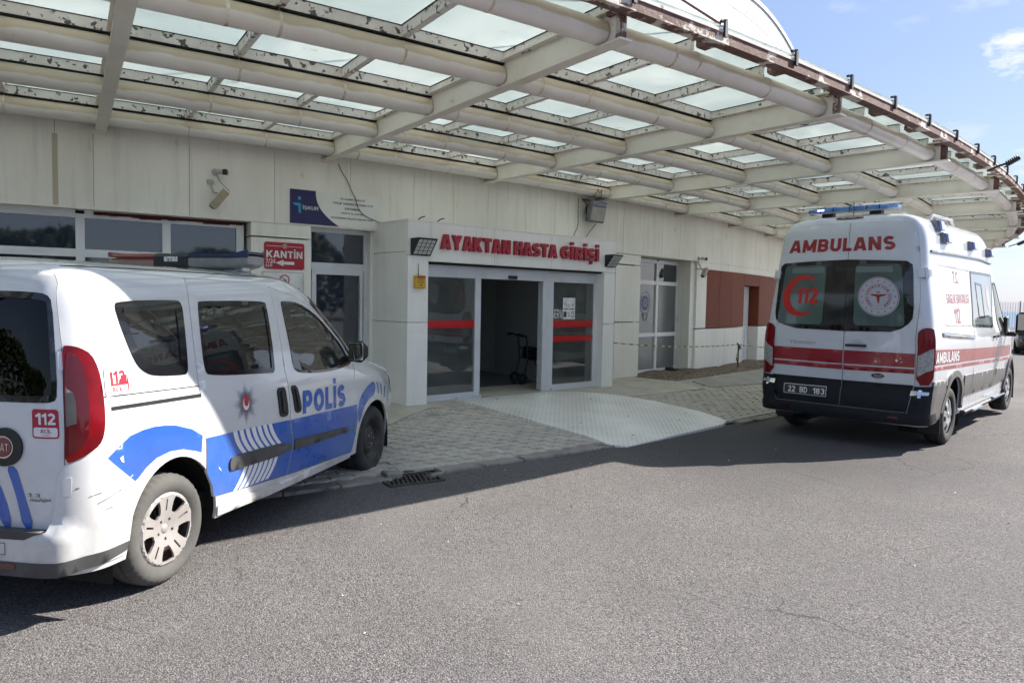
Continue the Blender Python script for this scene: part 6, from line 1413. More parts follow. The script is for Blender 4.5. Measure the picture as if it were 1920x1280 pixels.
    # rear doors
    for side, s_ in ((1, R), (-1, L)):
        o_ = [(-W_ + .004, 1.80)] + tg[1:-1] + [(-W_ + .004, .508)]; win = chaikin([(-W_ + .05, 1.662), (-.45, 1.664), (-.259, 1.660), (-.150, 1.652), (-.115, 1.615), (-.106, 1.40), (-.106, 1.165), (-.130, 1.131), (-.264, 1.128), (-.45, 1.126), (-W_ + .05, 1.126), (-W_ + .03, 1.16), (-W_ + .03, 1.63)], 1)
        d = V.patch('rear_door', s_(inset(o_, .0035)), M_WHITE, [s_(win)], .002, .05, .016); V.patch('window_seal', s_(inset(win, -.003)), M_BLKGL, [s_(inset(win, .03))], .004, .06, .006, d); V.patch('pane', s_(inset(win, .012)), M_TINTD, (), -.003, .1, 0, d)
        for v_ in (1.33, .72): V.patch('hinge', s_([(-.088, v_ - .045), (-.040, v_ - .045), (-.040, v_ + .045), (-.088, v_ + .045)]), M_WHITE, (), .012, .04, .012, d)
        if side == 1:
            V.poly('blue_stripe', [chaikin([(-.412, .809), (-.357, .813), (-.327, .741), (-.286, .639), (-.244, .515), (-.308, .510), (-.337, .636), (-.372, .725)], 1), chaikin([(-.56, .80), (-.50, .81), (-.408, .658), (-.366, .512), (-.428, .512), (-.47, .64)], 1)], M_BLUE, .004, d)
            bd = V.patch('badge', R(circ(-.416, .905, .102, 36, .094)), M_BLACKP, (), .016, .03, .014, d); V.patch('ring', R(circ(-.416, .905, .060, 30, .055)), M_CHROME, (), .020, .03, .006, bd); V.patch('centre', R(circ(-.416, .905, .052, 30, .047)), mat('badge_red', (.16, .012, .02), .25, coat=1.0), (), .022, .03, 0, bd)
            mb = MB(); text_on(V.S, 'FIAT', [(a + W_, v) for a, v in ((-.453, .888), (-.379, .888), (-.379, .924), (-.453, .924))], .024, mb, bold=.01); mb.build('lettering', M_CHROME, bd)
            st = V.patch('emergency_sticker', R(rrect(-.262, .955, -.106, 1.096, .016)), M_SRED, (), .004, .05, 0, d); V.patch('white_part', R(rrect(-.254, .963, -.114, 1.008, .010)), M_WPRINT, (), .0048, .05, 0, st)
            V.print_('lettering', [], M_WPRINT, st); mb = MB(); text_on(V.S, '112', [(a + W_, v) for a, v in ((-.244, 1.022), (-.124, 1.022), (-.124, 1.078), (-.244, 1.078))], .0052, mb, bold=.04); mb.build('lettering', M_WPRINT, st)
            mb = MB(); text_on(V.S, 'ACİL', [(a + W_, v) for a, v in ((-.218, .982), (-.150, .982), (-.150, 1.005), (-.218, 1.005))], .0055, mb, bold=.02); text_on(V.S, 'ÇAĞRI', [(a + W_, v) for a, v in ((-.208, .968), (-.160, .968), (-.160, .976), (-.208, .976))], .0055, mb); mb.build('lettering', M_SRED, st)
            mb = MB(); text_on(V.S, '1.3', [(a + W_, v) for a, v in ((-.285, .668), (-.215, .668), (-.215, .686), (-.285, .686))], .004, mb, bold=.01); text_on(V.S, 'multijet', [(a + W_, v) for a, v in ((-.270, .640), (-.145, .644), (-.145, .668), (-.270, .664))], .004, mb, bold=.01, shear=.2); mb.build('model_lettering', mat('dull_chrome', (.18, .17, .15), .4, metal=.5), d)
    st = V.patch('side_sticker', R(rrect(.172, 1.142, .352, 1.296, .018)), M_SWHT, (), .003, .05, 0)
    V.poly('red_part', [[(.215, 1.262), (.232, 1.262), (.235, 1.20), (.33, 1.200), (.345, 1.245), (.345, 1.155), (.338, 1.148), (.335, 1.190), (.218, 1.190)], [(.29, 1.24), (.335, 1.24), (.33, 1.20), (.29, 1.20)]], M_SRED, .0036, st)
    mb = MB(); text_on(V.S, '12', [(a + W_, v) for a, v in ((.236, 1.202), (.320, 1.200), (.320, 1.264), (.236, 1.266))], .0045, mb, bold=.04); text_on(V.S, 'ACİL', [(a + W_, v) for a, v in ((.222, 1.160), (.300, 1.158), (.300, 1.186), (.222, 1.188))], .0045, mb, bold=.01); mb.build('lettering', M_SRED, st)
    # grille side (not seen): dark band between the lamps
    V.patch('grille', [(smax - .42, .45), (smax, .45), (smax, .78), (smax - .36, .78)], M_BLACKP, (), .006, .08, .01); V.patch('grille', [(-smax, .45), (-smax + .42, .45), (-smax + .36, .78), (-smax, .78)], M_BLACKP, (), .006, .08, .01)
    # mirrors
    for sd_ in (-1, 1):
        mb = MB(); mb.box((2.17, sd_ * .995, 1.195), (.12, .165, .185), Matrix.Rotation(-sd_ * .12, 3, 'Z'), 0, .055); mb.box((2.20, sd_ * .905, 1.13), (.07, .10, .05), None, 0, .01); m_ = mb.build('wing_mirror', M_BLACKP, root)
        mb = MB(); mb.box((2.107, sd_ * 1.000, 1.200), (.006, .125, .145), Matrix.Rotation(-sd_ * .12, 3, 'Z'), 0, .002); mb.build('mirror_glass', mat('mirror', (.6, .62, .62), .02, metal=1), m_)
    # antenna
    mb = MB(); mb.tube([(1.55, -.1, 1.84), (1.40, -.1, 2.0)], .004, 5); mb.build('aerial', M_BLACKP, root)
    # roof beacon bar
    bar_ = bpy.data.objects.new('light_bar', None); COL.objects.link(bar_); bar_.parent = root; bar_.location = (1.28, .02, 1.915)
    def sec(y0, y1, m, nm, zt=.036, zb=-.058, hx=.16):
        mb = MB(); n = 12; ys = np.linspace(y0, y1, 9); v = []
        for y in ys:
            e = max(0, (abs(y) - .46) / .15); hx_ = hx * (1 - .35 * e * e); z0_ = zb + .035 * e * e
            for x, z in ((-hx_, z0_ + .015), (-hx_ * .9, z0_), (hx_ * .9, z0_), (hx_, z0_ + .015), (hx_, zt - .025), (hx_ * .85, zt), (-hx_ * .85, zt), (-hx_, zt - .025)): v.append((x, y, z))
        k_ = 8; f = [(i * k_ + j, i * k_ + (j + 1) % k_, (i + 1) * k_ + (j + 1) % k_, (i + 1) * k_ + j) for i in range(8) for j in range(k_)] + [tuple(range(7, -1, -1)), tuple(range(64, 72))]
        return obj(nm, v, f, m, bar_)
    sec(-.61, -.15, mat('dusty_clear_lens', (.26, .26, .25), .3, coat=.4, col2=(.15, .15, .145), scale=7, coords='O'), 'clear_lens'); sec(-.61, -.15, mat('blue_lens', (.012, .018, .07), .35, coat=.2), 'blue_lens', .050, .034)
    sec(-.148, .148, M_BLACKP, 'centre_box', .050, -.060, .163); sec(.15, .61, mat('dusty_pink_lens', (.26, .17, .15), .3, coat=.5), 'red_lens_base', .012); sec(.15, .61, mat('red_lens', (.22, .02, .012), .3, coat=.3), 'red_lens', .048, .010)
    mb = MB(); PL = lambda a, b: ((-.1645, a, b), (-1, 0, 0)); text_on(PL, 'armas', ((.055, -.012), (-.065, -.012), (-.065, .026), (.055, .026)), .001, mb, bold=.05); mb.build('lettering', M_WPRINT, bar_)
    for y in (-.50, .50):
        mb = MB(); mb.box((0, y, -.055), (.10, .06, .05), None, 0, .008); mb.box((.0, y - .06 * (1 if y > 0 else -1), -.07), (.16, .10, .02), None, 0, .004); mb.build('foot', M_WHITE, bar_)
    # interior
    mb = MB(); mb.box((1.35, 0, .38), (3.6, 1.60, .10)); mb.box((1.5, 0, .29), (3.6, 1.5, .08)); mb.build('floor_pan', M_DARKIN, root)
    for x, y, w in ((1.55, -.38, .50), (1.55, .38, .50), (.62, -.42, .48), (.62, .12, .48), (.62, .58, .30)):
        mb = MB(); mb.box((x, y, .66), (.50, w, .16), None, 0, .05); mb.box((x - .26, y, 1.00), (.14, w, .62), Matrix.Rotation(-.18, 3, 'Y'), 0, .05); mb.box((x - .34, y, 1.40), (.10, .26, .18), None, 0, .04); mb.build('seat', M_SEAT, root)
    mb = MB(); mb.box((2.45, 0, .98), (.50, 1.5, .22), None, 0, .06); mb.build('dashboard', M_SEAT, root)
    mb = MB(); mb.tube([(2.12 + .05 * math.cos(t), .38 + .18 * math.sin(t), 1.05 + .18 * math.cos(t)) for t in np.linspace(0, 2 * math.pi, 25)], .014, 6, cap=False); mb.build('steering_wheel', M_BLACKP, root)
    for xc, r_ in ((0, .43), (2.755, .425)):
        yo_ = .88 if xc == 0 else .825; wheel_well(root, xc, -yo_, -.55, r_, .317); wheel_well(root, xc, yo_, .55, r_, .317)
    wheel(root, 0, -.765, .317, .195, 'hub', -1); wheel(root, 0, .765, .317, .195, 'hub', 1); wheel(root, 2.755, -.765, .317, .195, 'steel', -1, .03); wheel(root, 2.755, .765, .317, .195, 'steel', 1, .03)
    return V
# ------------------------------------------------------------------ ambulance
def ambulance():
    B = AMB; V = Veh('ambulance', 'tall white and red AMBULANS van seen from behind, parked under the canopy on the right', 'ambulance', B, (4.708, 9.398, .8014), .0516 / 3.75); R, L, W_ = V.R, V.L, V.W; root = V.root; smax = V.smax
    M_GREY = mat('grey_cladding', (.115, .108, .105), .5, col2=(.15, .14, .135), scale=3, coords='O'); M_BUMP = mat('black_bumper', (.010, .011, .014), .62, spec=.25)
    arR = arch_poly(B, .03, .43, .44, .40, .15); arF = arch_poly(B, 3.76, .45, .44, .40, .15)
    tl = chaikin([(-.160, 1.392), (-.112, 1.440), (-.046, 1.460), (.030, 1.450), (.055, 1.420), (.050, 1.130), (.034, .805), (-.166, .800), (-.163, 1.10)], 1)
    def dr(side):
        x0 = .988 if side > 0 else 1.060          # the doors meet 4 cm left of the centre line
        return [(-x0, .47), (-.20, .47), (-.176, .80), (-.178, .993), (-.186, 1.300), (-.164, 1.454), (-.094, 1.791), (-.060, 2.188), (-.062, 2.464), (-.068, 2.587), (-.105, 2.665), (-.263, 2.702), (-.636, 2.722), (-x0, 2.730)]
    sw = chaikin([(2.04, 2.170), (2.101, 2.172), (3.94, 2.150), (4.10, 2.10), (4.10, 2.0), (3.236, 1.44), (3.20, 1.395), (3.060, 1.382), (1.96, 1.425), (1.92, 1.45), (2.00, 1.633)], 1)
    swx = [(B.Px(x, v), v) for x, v in ((1.12, 2.160), (2.50, 2.145), (2.53, 2.12), (2.22, 1.41), (2.18, 1.388), (1.0, 1.43), (.985, 1.45), (1.06, 1.63), (1.10, 2.0))]
    swx = [(B.Px(x, v), v) for x, v in ((1.14, 2.160), (2.42, 2.150), (2.45, 2.12), (2.24, 1.60), (2.20, 1.41), (2.16, 1.388), (1.02, 1.43), (.985, 1.45), (1.06, 1.70), (1.11, 2.0))]
    fw = [(B.Px(x, v), v) for x, v in ((2.50, 2.02), (2.70, 2.04), (2.84, 2.00), (3.20, 1.62), (3.42, 1.34), (3.30, 1.24), (3.05, 1.235), (2.70, 1.29), (2.58, 1.42), (2.52, 1.62))]
    fdo = [(B.Px(x, v), v) for x, v in ((2.34, .50), (2.30, 1.32), (2.40, 1.62), (2.44, 2.10), (2.75, 2.12), (2.92, 2.04), (3.30, 1.62), (3.52, 1.34), (3.55, 1.10), (3.40, .95), (3.30, .80), (3.28, .50))]
    ws = [(B.PE - 1.75, 1.46), (B.PE, 1.46), (B.PE, 2.2), (B.PE - 1.60, 2.18)]
    full = [(-smax, .32), (smax, .32), (smax, 3.52), (-smax, 3.52)]
    holes = []
    for s_ in (R, L): holes += [s_(arR), s_(arF), s_(inset(tl, .004)), s_(fw), s_(ws), s_(swx)]
    a, b = dr(-1), dr(1); holes.append([(-(p + W_), v) for p, v in reversed(a)] [0:0] + [(p + W_, v) for p, v in b] + [(-(p + W_), v) for p, v in reversed(a)])
    V.patch('body', full, M_WHITEC, holes, 0, .06, .018)
    lh = []
    for s_ in (R, L): lh += [s_(inset(arR, -.02)), s_(inset(arF, -.02)), s_(inset(fw, -.03)), s_(inset(ws, -.03)), s_(inset(swx, -.03))]
    V.patch('inner_liner', [(-smax, .33), (smax, .33), (smax, 3.5), (-smax, 3.5)], M_DARKIN, lh, -.024, .12, 0)
    # rear doors
    M_FILM = mat('window_film_green', (.070, .115, .110), .10, coat=.8, col2=(.035, .062, .062), scale=1.5, coords='O')
    for side, s_ in ((1, R), (-1, L)):
        o_ = dr(side); x0 = -o_[0][0]; gap = -x0 + .004 if side > 0 else -x0 + .004
        o_ = inset(o_, .004)
        if side > 0: win = [(-x0 + .002, 1.388), (-.444, 1.400), (-.330, 1.440), (-.250, 1.500), (-.202, 1.560), (-.181, 1.688), (-.160, 2.10), (-.165, 2.185), (-.231, 2.227), (-.6, 2.245), (-x0 + .002, 2.258)]; pane = rrect(-.880, 1.467, -.292, 2.195, .05)
        else: win = [(-x0 + .002, 1.388), (-.444, 1.400), (-.330, 1.425), (-.201, 1.460), (-.143, 1.507), (-.113, 1.600), (-.075, 2.10), (-.080, 2.19), (-.14, 2.230), (-.6, 2.250), (-x0 + .002, 2.258)]; pane = rrect(-.775, 1.455, -.165, 2.195, .05)
        d = V.patch('rear_door', s_(o_), M_WHITEC, (), .002, .06, .02)
        w = V.patch('window', s_(win), M_BLKGL, (), .007, .07, .008, d); V.patch('pane', s_(pane), M_FILM, (), .0085, .08, 0, w)
        V.patch('grab_shade', s_(rrect(pane[0][0] - .03 - (.5 if 1 else 0), 2.10, pane[0][0] - .06, 2.17, .02)), mat('blind_green', (.14, .18, .17), .3), (), .0095, .08, 0, w)
        e = -.190 if side > 0 else -.092
        V.poly('red_stripe', [[(-x0 + .008, .990), (e + .002, .996), (e, 1.158), (-x0 + .008, 1.156)], [(-x0 + .008, .917), (e + .002, .926), (e + .002, .979), (-x0 + .008, .975)]], M_RPRINT, .0045, d, side)
        V.patch('lower_panel', s_([(-x0 + .006, .478), (-.215, .478), (-.190 if side > 0 else -.16, .792), (-x0 + .006, .790)]), M_BUMP, (), .010, .08, .010, d)
        if side > 0:
            hnd = V.patch('door_handle', s_(rrect(-.965, 1.206, -.718, 1.234, .013)), M_BLACKP, (), .028, .04, .024, d); V.patch('recess', s_(circ(-.83, 1.245, .075, 20, .05)), mat('recess_white', (.45, .46, .48), .3), (), .0048, .05, 0, hnd)
            ov = V.patch('oval_badge', s_(circ(-.578, .874, .078, 28, .034)), M_CHROME, (), .010, .03, .006, d); V.patch('oval_field', s_(circ(-.578, .874, .070, 28, .028)), mat('badge_navy', (.010, .014, .05), .2, coat=1), (), .0115, .03, 0, ov)
            mb = MB(); text_on(V.S, 'Ford', [(p + W_, v) for p, v in ((-.620, .858), (-.536, .858), (-.536, .890), (-.620, .890))], .0125, mb, bold=.01, shear=.4); mb.build('lettering', M_CHROME, ov)
            V.poly('chip', [[(-.40, 1.07), (-.375, 1.085), (-.365, 1.06), (-.385, 1.05)], [(-.345, 1.10), (-.335, 1.10), (-.335, 1.085), (-.345, 1.085)], [(-.34, 1.055), (-.32, 1.06), (-.325, 1.04)], [(-.62, 1.05), (-.60, 1.05), (-.60, 1.035), (-.62, 1.035)]], M_WPRINT, .0055, d)
        else:
            mb = MB(); text_on(V.S, 'TRANSIT', [(-(p + W_), v) for p, v in ((-.378, 1.207), (-.720, 1.200), (-.720, 1.238), (-.378, 1.245))], .004, mb, bold=-.005, space=1.1); mb.build('model_lettering', mat('dull_chrome2', (.25, .25, .26), .4, metal=.5), d)
            pl_ = V.patch('number_plate', s_(inset(ccw([(-.336, .567), (-.892, .567), (-.890, .681), (-.339, .676)]), 0)), M_BLACKP, (), .020, .08, .010, d)
            V.poly('plate_border', [[(-.892, .567), (-.336, .567), (-.336, .572), (-.892, .572)], [(-.892, .676), (-.336, .672), (-.336, .677), (-.892, .681)], [(-.892, .572), (-.886, .572), (-.886, .676), (-.892, .676)], [(-.342, .572), (-.336, .572), (-.336, .676), (-.342, .676)]], M_WPRINT, .0215, pl_, -1)
            for t, p0, p1 in (('22', -.395, -.490), ('BD', -.550, -.650), ('183', -.720, -.870)):
                mb = MB(); text_on(V.S, t, [(-(p + W_), v) for p, v in ((p0, .588), (p1, .588), (p1, .658), (p0, .658))], .022, mb, bold=.02); mb.build('plate_lettering', M_WPRINT, pl_)
        # hinges
        for v0, v1, off_ in ((2.03, 2.13, 0), (.665, .735, 0)):
            ee = (-.070 if v0 > 1 else -.175)
            V.patch('hinge', s_([(ee - .03, v0), (ee + .17, v0 + .012), (ee + .17, v1 - .012), (ee - .03, v1)]), M_CHROME if v0 < 1 else M_WHITEC, (), .030, .05, .026, d)
            V.patch('hinge_pin', s_([(ee + .05, v0 - .012), (ee + .085, v0 - .012), (ee + .085, v1 + .012), (ee + .05, v1 + .012)]), M_WHITEC if v0 > 1 else M_CHROME, (), .040, .05, .03, d)
    # decals across the rear glass and doors
    def sq(P0, P1, v0, v1, s0=1, s1=1): return [((P0 + W_) * s0, v0), ((P1 + W_) * s1, v0), ((P1 + W_) * s1, v1), ((P0 + W_) * s0, v1)]
    mb = MB(); text_on(V.S, 'AMBULANS', [(-.846, 2.360), (.652, 2.362), (.655, 2.525), (-.840, 2.520)], .0045, mb, bold=.052, space=1.08); mb.build('ambulance_lettering', M_RPRINT, root)
    # crescent with 112 on the left pane: outer and inner circle arcs
    cx, cy = -.560, 1.815; rx, ry = .272, .262; arc = [(cx + rx * math.cos(t), cy + ry * math.sin(t)) for t in np.linspace(rad(52), rad(308), 34)]; cx2, r2x, r2y = -.505, .222, .212
    a0 = math.atan2((arc[-1][1] - cy) / r2y, (arc[-1][0] - cx2) / r2x)
    inn = [(cx2 + r2x * math.cos(t), cy + r2y * math.sin(t)) for t in np.linspace(rad(300), rad(60), 30)]
    V.patch('crescent', arc + inn, mat('film_red', (.50, .018, .015), .35), (), .0105, .06, 0); mb = MB(); text_on(V.S, '112', [(-.64, 1.715), (-.335, 1.715), (-.335, 1.915), (-.64, 1.915)], .011, mb, bold=.06); mb.build('emergency_number', MATS['film_red'], root)
    # round ministry emblem on the right pane
    ex, ey, er = -.585 + W_, 1.811, .232; em = V.patch('ministry_emblem', circ(ex, ey, .250, 48, er), mat('emblem_white', (.42, .43, .47), .35), (), .0100, .06, 0)
    def ring(r0, r1, m_, o_, nm='emblem_ring'):
        P_, F_ = tri2d(circ(ex, ey, r1 * 1.077, 48, r1), [circ(ex, ey, r0 * 1.077, 48, r0)]); v = []
        for q in P_: p, n = V.S(*q); v.append(tuple(p[i] + n[i] * o_ for i in range(3)))
        obj(nm, v, [tuple(f) for f in F_], m_, em)
    ring(.218, .224, M_RPRINT, .0108); ring(.146, .149, M_RPRINT, .0108); ring(.112, .115, M_RPRINT, .0108)
    mb = MB()
    def put(pts, o_=.0112):
        v = []
        for q in pts: p, n = V.S(*q); v.append(tuple(p[i] + n[i] * o_ for i in range(3)))
        mb.add(v, [tuple(range(len(v)))])
    for i in range(16):
        a = 2 * math.pi * i / 16 + math.pi / 2; sx, sy = ex + .187 * 1.077 * math.cos(a), ey + .187 * math.sin(a); put([(sx + (.0125 if j % 2 == 0 else .0055) * math.sin(math.pi * j / 5), sy + (.0125 if j % 2 == 0 else .0055) * math.cos(math.pi * j / 5)) for j in range(10)][::-1])
    mb.build('stars', mat('emblem_maroon', (.12, .01, .03), .4), em); mb = MB()
    for s__ in (-1, 1): put([(ex + s__ * x, ey + y) for x, y in ((.012, .028), (.105, .030), (.080, .012), (.045, .004), (.015, -.008))][::(1 if s__ < 0 else -1)])
    put([(ex - .008, ey + .03), (ex - .020, ey - .01), (ex - .012, ey - .06), (ex, ey - .09), (ex + .012, ey - .06), (ex + .020, ey - .01), (ex + .008, ey + .03)])
    cr = [(ex + .022 * math.cos(t), ey + .062 + .020 * math.sin(t)) for t in np.linspace(rad(170), rad(370), 12)] + [(ex + .017 * math.cos(t), ey + .068 + .014 * math.sin(t)) for t in np.linspace(rad(370), rad(170), 12)]
    P_, F_ = tri2d(cr); v = []
    for q in P_: p, n = V.S(*q); v.append(tuple(p[i] + n[i] * .0112 for i in range(3)))
    mb.add(v, [tuple(f) for f in F_]); mb.build('caduceus', M_RPRINT, em); mb = MB()
    txt = 'TÜRKİYE CUMHURİYETİ SAĞLIK BAKANLIĞI'; n_ = len(txt)
    for i, ch in enumerate(txt):
        if ch == ' ': continue
        a = rad(235 - 290 * i / (n_ - 1)); cx_, cy_ = ex + .130 * 1.077 * math.cos(a), ey + .130 * math.sin(a); t_ = a - math.pi / 2; w, h = .0085, .010
        q = [(cx_ + (x * math.cos(t_) - y * math.sin(t_)), cy_ + (x * math.sin(t_) + y * math.cos(t_))) for x, y in ((-w, -h), (w, -h), (w, h), (-w, h))]; text_on(V.S, ch, q, .0112, mb, bold=.01)
    mb.build('ring_lettering', M_RPRINT, em)
    # high brake light
    br = [(-.24, 2.790), (.20, 2.800), (.26, 2.86), (-.16, 2.862)]
    V.patch('brake_light', chaikin([(-.27, 2.800), (.22, 2.810), (.24, 2.865), (.20, 2.885), (-.18, 2.880)], 1), M_REDD, (), .014, .05, .02)
    for side, s_ in ((1, R), (-1, L)):
        t = V.patch('tail_light', s_(tl), M_REDL, (), .022, .05, .03)
        V.patch('clear_lens', s_([(-.157, 1.136), (-.016, 1.215), (.030, 1.22), (.022, .98), (-.06, .955), (-.156, .893)]), M_LAMPC, (), .0235, .04, 0, t)
        V.patch('rear_bumper', s_([(-W_, .468), (-.205, .468), (-.180, .780), (-.03, .785), (.040, .79), (.10, .785), (.20, .74), (.30, .40), (.10, .345), (-W_, .325)]), M_BUMP, (), lambda a, b: .020 + .02 * max(0, min(1, (.47 - b) / .05)), .06, .05)
        V.patch('reflector', s_([(-.413, .425), (-.297, .425), (-.297, .397), (-.413, .397)]), M_REDD, (), .046, .05, .004)
        # grey lower cladding along the sides
        V.patch('side_cladding', s_([(.045, .838), (.30, .832), (.615, .820), (.60, .70), (.545, .47), (.50, .375), (.30, .36), (.10, .40), (.06, .60)]), M_GREY, (), .024, .06, .02)
        V.patch('arch_trim', s_(arch_poly(B, .03, .505, .515, .40, .44)[1:-1] + [(B.Px(-.475, .44), .44), (B.Px(-.40, .44), .44)] + [p for p in reversed(arch_poly(B, .03, .43, .44, .40, .44)[1:-1])] + [(B.Px(.46, .44), .44), (B.Px(.535, .44), .44)]), M_GREY, (), .03, .05, .03)
        V.patch('arch_trim', s_(arch_poly(B, 3.76, .52, .515, .40, .44)[1:-1] + [p for p in reversed(arch_poly(B, 3.76, .45, .44, .40, .44)[1:-1])]), M_GREY, (), .028, .05, .028)
        V.patch('side_cladding', s_([(B.Px(x, v), v) for x, v in ((.545, .815), (2.32, .775), (3.22, .735), (3.24, .55), (2.32, .52), (.545, .545))]), M_GREY, (), .014, .06, .014)
        V.poly('door_seam', [[(B.Px(.965, v), v) for v in (.43, .9, 1.43)] + [(B.Px(.972, v), v) for v in (1.43, .9, .43)], [(B.Px(2.29, v), v) for v in (.45, .9, 1.32, 2.15)] + [(B.Px(2.30, v), v) for v in (2.15, 1.32, .9, .45)], [(B.Px(1.19, v), v) for v in (2.16, 2.30)] + [(B.Px(1.197, v), v) for v in (2.30, 2.16)]], M_DARKIN, .0155, None, side)
        rc = [(B.Px(x, v), v) for x, v in ((-.42, 2.195), (1.13, 2.165), (1.05, 1.70), (.97, 1.44), (-.30, 1.475), (-.36, 1.50), (-.40, 1.60))]
        V.poly('panel_crease', [[(B.Px(x, v), v) for x, v in ((-.42, 2.200), (1.13, 2.170), (1.13, 2.160), (-.42, 2.190))], [(B.Px(x, v), v) for x, v in ((-.36, 1.500), (-.30, 1.478), (.97, 1.443), (.97, 1.436), (-.31, 1.470), (-.37, 1.495))]], mat('crease_grey', (.34, .35, .37), .4), .003, None, side)
        V.poly('door_rail', [[(.406, 1.400), (1.955, 1.305), (1.960, 1.262), (.406, 1.345)]], mat('rail_dark', (.10, .10, .11), .3), .012, None, side); V.poly('rail_strip', [[(.45, 1.388), (1.93, 1.298), (1.93, 1.275), (.45, 1.362)]], M_CHROME, .016, None, side)
        V.poly('red_stripe', [[(.060, 1.209), (.9, 1.178), (1.885, 1.143), (3.205, 1.102), (4.459, 1.074), (4.493, .908), (3.273, .946), (1.297, 1.002), (.052, 1.033)], [(.047, 1.007), (1.881, .963), (4.502, .882), (4.514, .845), (1.892, .920), (.044, .970)]], M_RPRINT, .004, None, side, .08)
        if side > 0: q = [((p + W_), v) for p, v in ((.10, 1.050), (1.16, 1.022), (1.15, 1.150), (.10, 1.178))]
        else: q = [(-(p + W_), v) for p, v in ((1.16, 1.022), (.10, 1.050), (.10, 1.178), (1.15, 1.150))]
        mb = MB(); text_on(V.S, 'AMBULANS', q, .0065, mb, bold=.04); mb.build('side_lettering', M_WPRINT, root)
        mb = MB()
        for t_, p0, p1, v0, v1 in (('T.C.', 1.13, 1.42, 1.985, 2.135), ('SAĞLIK BAKANLIĞI', .74, 1.86, 1.735, 1.885), ('112', 1.04, 1.32, 1.485, 1.675)):
            q = [((p + W_) * side, v) for p, v in (((p0, v0), (p1, v0), (p1, v1), (p0, v1)) if side > 0 else ((p1, v0), (p0, v0), (p0, v1), (p1, v1)))]; text_on(V.S, t_, q, .0035, mb, bold=.008)
        mb.build('ministry_lettering', M_RBRIGHT, root)
        w = V.patch('side_window', s_(inset(swx, -.006)), M_BLKGL, [s_(inset(swx, .03))], .006, .06, .008); V.patch('pane', s_(inset(swx, .02)), mat('pale_window_film', (.20, .22, .24), .08, coat=.8), (), .004, .08, 0, w)
        wi = [(B.Px(x, v), v) for x, v in ((1.35, 2.02), (1.72, 2.0), (1.74, 1.52), (1.38, 1.54))]; V.patch('slider', s_(wi), M_BLKGL, [s_(inset(wi, .03))], .0075, .06, .004, w)
        V.patch('round_sticker', s_(circ(B.Px(2.06, 1.80), 1.80, .16, 24, .17)), mat('sticker_pale', (.5, .42, .44), .4), (), .006, .06, 0, w)
        V.patch('window_seal', s_(inset(fw, -.01)), M_BLACKP, [s_(inset(fw, .02))], .004, .06, .006); V.patch('pane', s_(inset(fw, .01)), M_CLEAR, (), -.002, .08, 0); V.patch('windscreen', s_(ws), M_CLEAR, (), -.004, .12, 0)
        for x_ in (2.18, 2.42): V.patch('side_door_handle', s_([(B.Px(x_, v) + d_, v) for d_, v in ((0, 1.235), (.12, 1.235), (.12, 1.265), (0, 1.265))]), M_BLACKP, (), .030, .05, .025)
        V.patch('headlight', s_(chaikin([(B.PE - 2.2, 1.0), (B.PE - 1.35, .95), (B.PE - 1.30, 1.10), (B.PE - 1.7, 1.25)], 1)), M_LAMPC, (), .006, .06, .01)
        # scene lamps on the roof edge
        sg = -1 if side > 0 else 1
        for (x0_, x1_, z0_, z1_) in ((-.34, -.10, 2.60, 2.735), (-.18, .08, 2.46, 2.59), (1.16, 1.42, 2.445, 2.565), (2.22, 2.48, 2.40, 2.52)):
            yb = -B.F(B.Px((x0_ + x1_) / 2, (z0_ + z1_) / 2), (z0_ + z1_) / 2)[1]; xm_, zm = (x0_ + x1_) / 2, (z0_ + z1_) / 2
            mb = MB(); mb.box((xm_, sg * (yb - .01), zm), (x1_ - x0_, .10, z1_ - z0_), Matrix.Rotation(sg * .18, 3, 'X'), 0, .012); ho = mb.build('scene_light', mat('lamp_housing_grey', (.22, .22, .23), .4), root)
            mb = MB(); mb.box((xm_ - .015, sg * (yb + .045), zm), (x1_ - x0_ - .05, .03, z1_ - z0_ - .012), Matrix.Rotation(sg * .18, 3, 'X'), 0, .006); mb.build('blue_band', mat('lamp_blue', (.02, .035, .25), .2, coat=1), ho)
            mb = MB(); mb.box((xm_ + .01, sg * (yb + .052), zm), (x1_ - x0_ - .09, .035, z1_ - z0_ - .02), Matrix.Rotation(sg * .18, 3, 'X'), 0, .006); mb.build('lens', mat('lamp_lens', (.45, .50, .56), .15, coat=1), ho)
        V.patch('roof_ledge', s_([(B.Px(x, v), v) for x, v in ((-.72, 2.355), (.4, 2.36), (1.6, 2.36), (2.5, 2.32), (2.5, 2.30), (1.6, 2.335), (.4, 2.335), (-.72, 2.33))]), mat('grey_ledge', (.25, .25, .27), .4), (), .02, .08, .02)
        mb = MB(); mb.box((3.10, sg * 1.27, 1.42), (.12, .26, .36), Matrix.Rotation(-sg * .1, 3, 'Z'), 0, .05); mb.box((3.16, sg * 1.06, 1.26), (.08, .18, .07), None, 0, .02); mb.box((3.14, sg * 1.01, 1.38), (.16, .05, .30), None, 0, .02); m_ = mb.build('wing_mirror', M_BLACKP, root)
        mb = MB(); mb.box((3.036, sg * 1.275, 1.45), (.006, .20, .24), Matrix.Rotation(-sg * .1, 3, 'Z'), 0, .002); mb.build('mirror_glass', MATS['mirror'], m_)
        # side step
        mb = MB(); mb.box((1.75, sg * .99, .33), (2.3, .10, .05), None, 0, .015); mb.build('side_step', M_BLACKP, root)
        mb = MB(); mb.box((1.20, sg * 1.045, .325), (.55, .06, .03), None, 0, .01); mb.box((2.60, sg * 1.04, .36), (.75, .06, .03), None, 0, .01); mb.build('step_tread', M_CHROME, root)
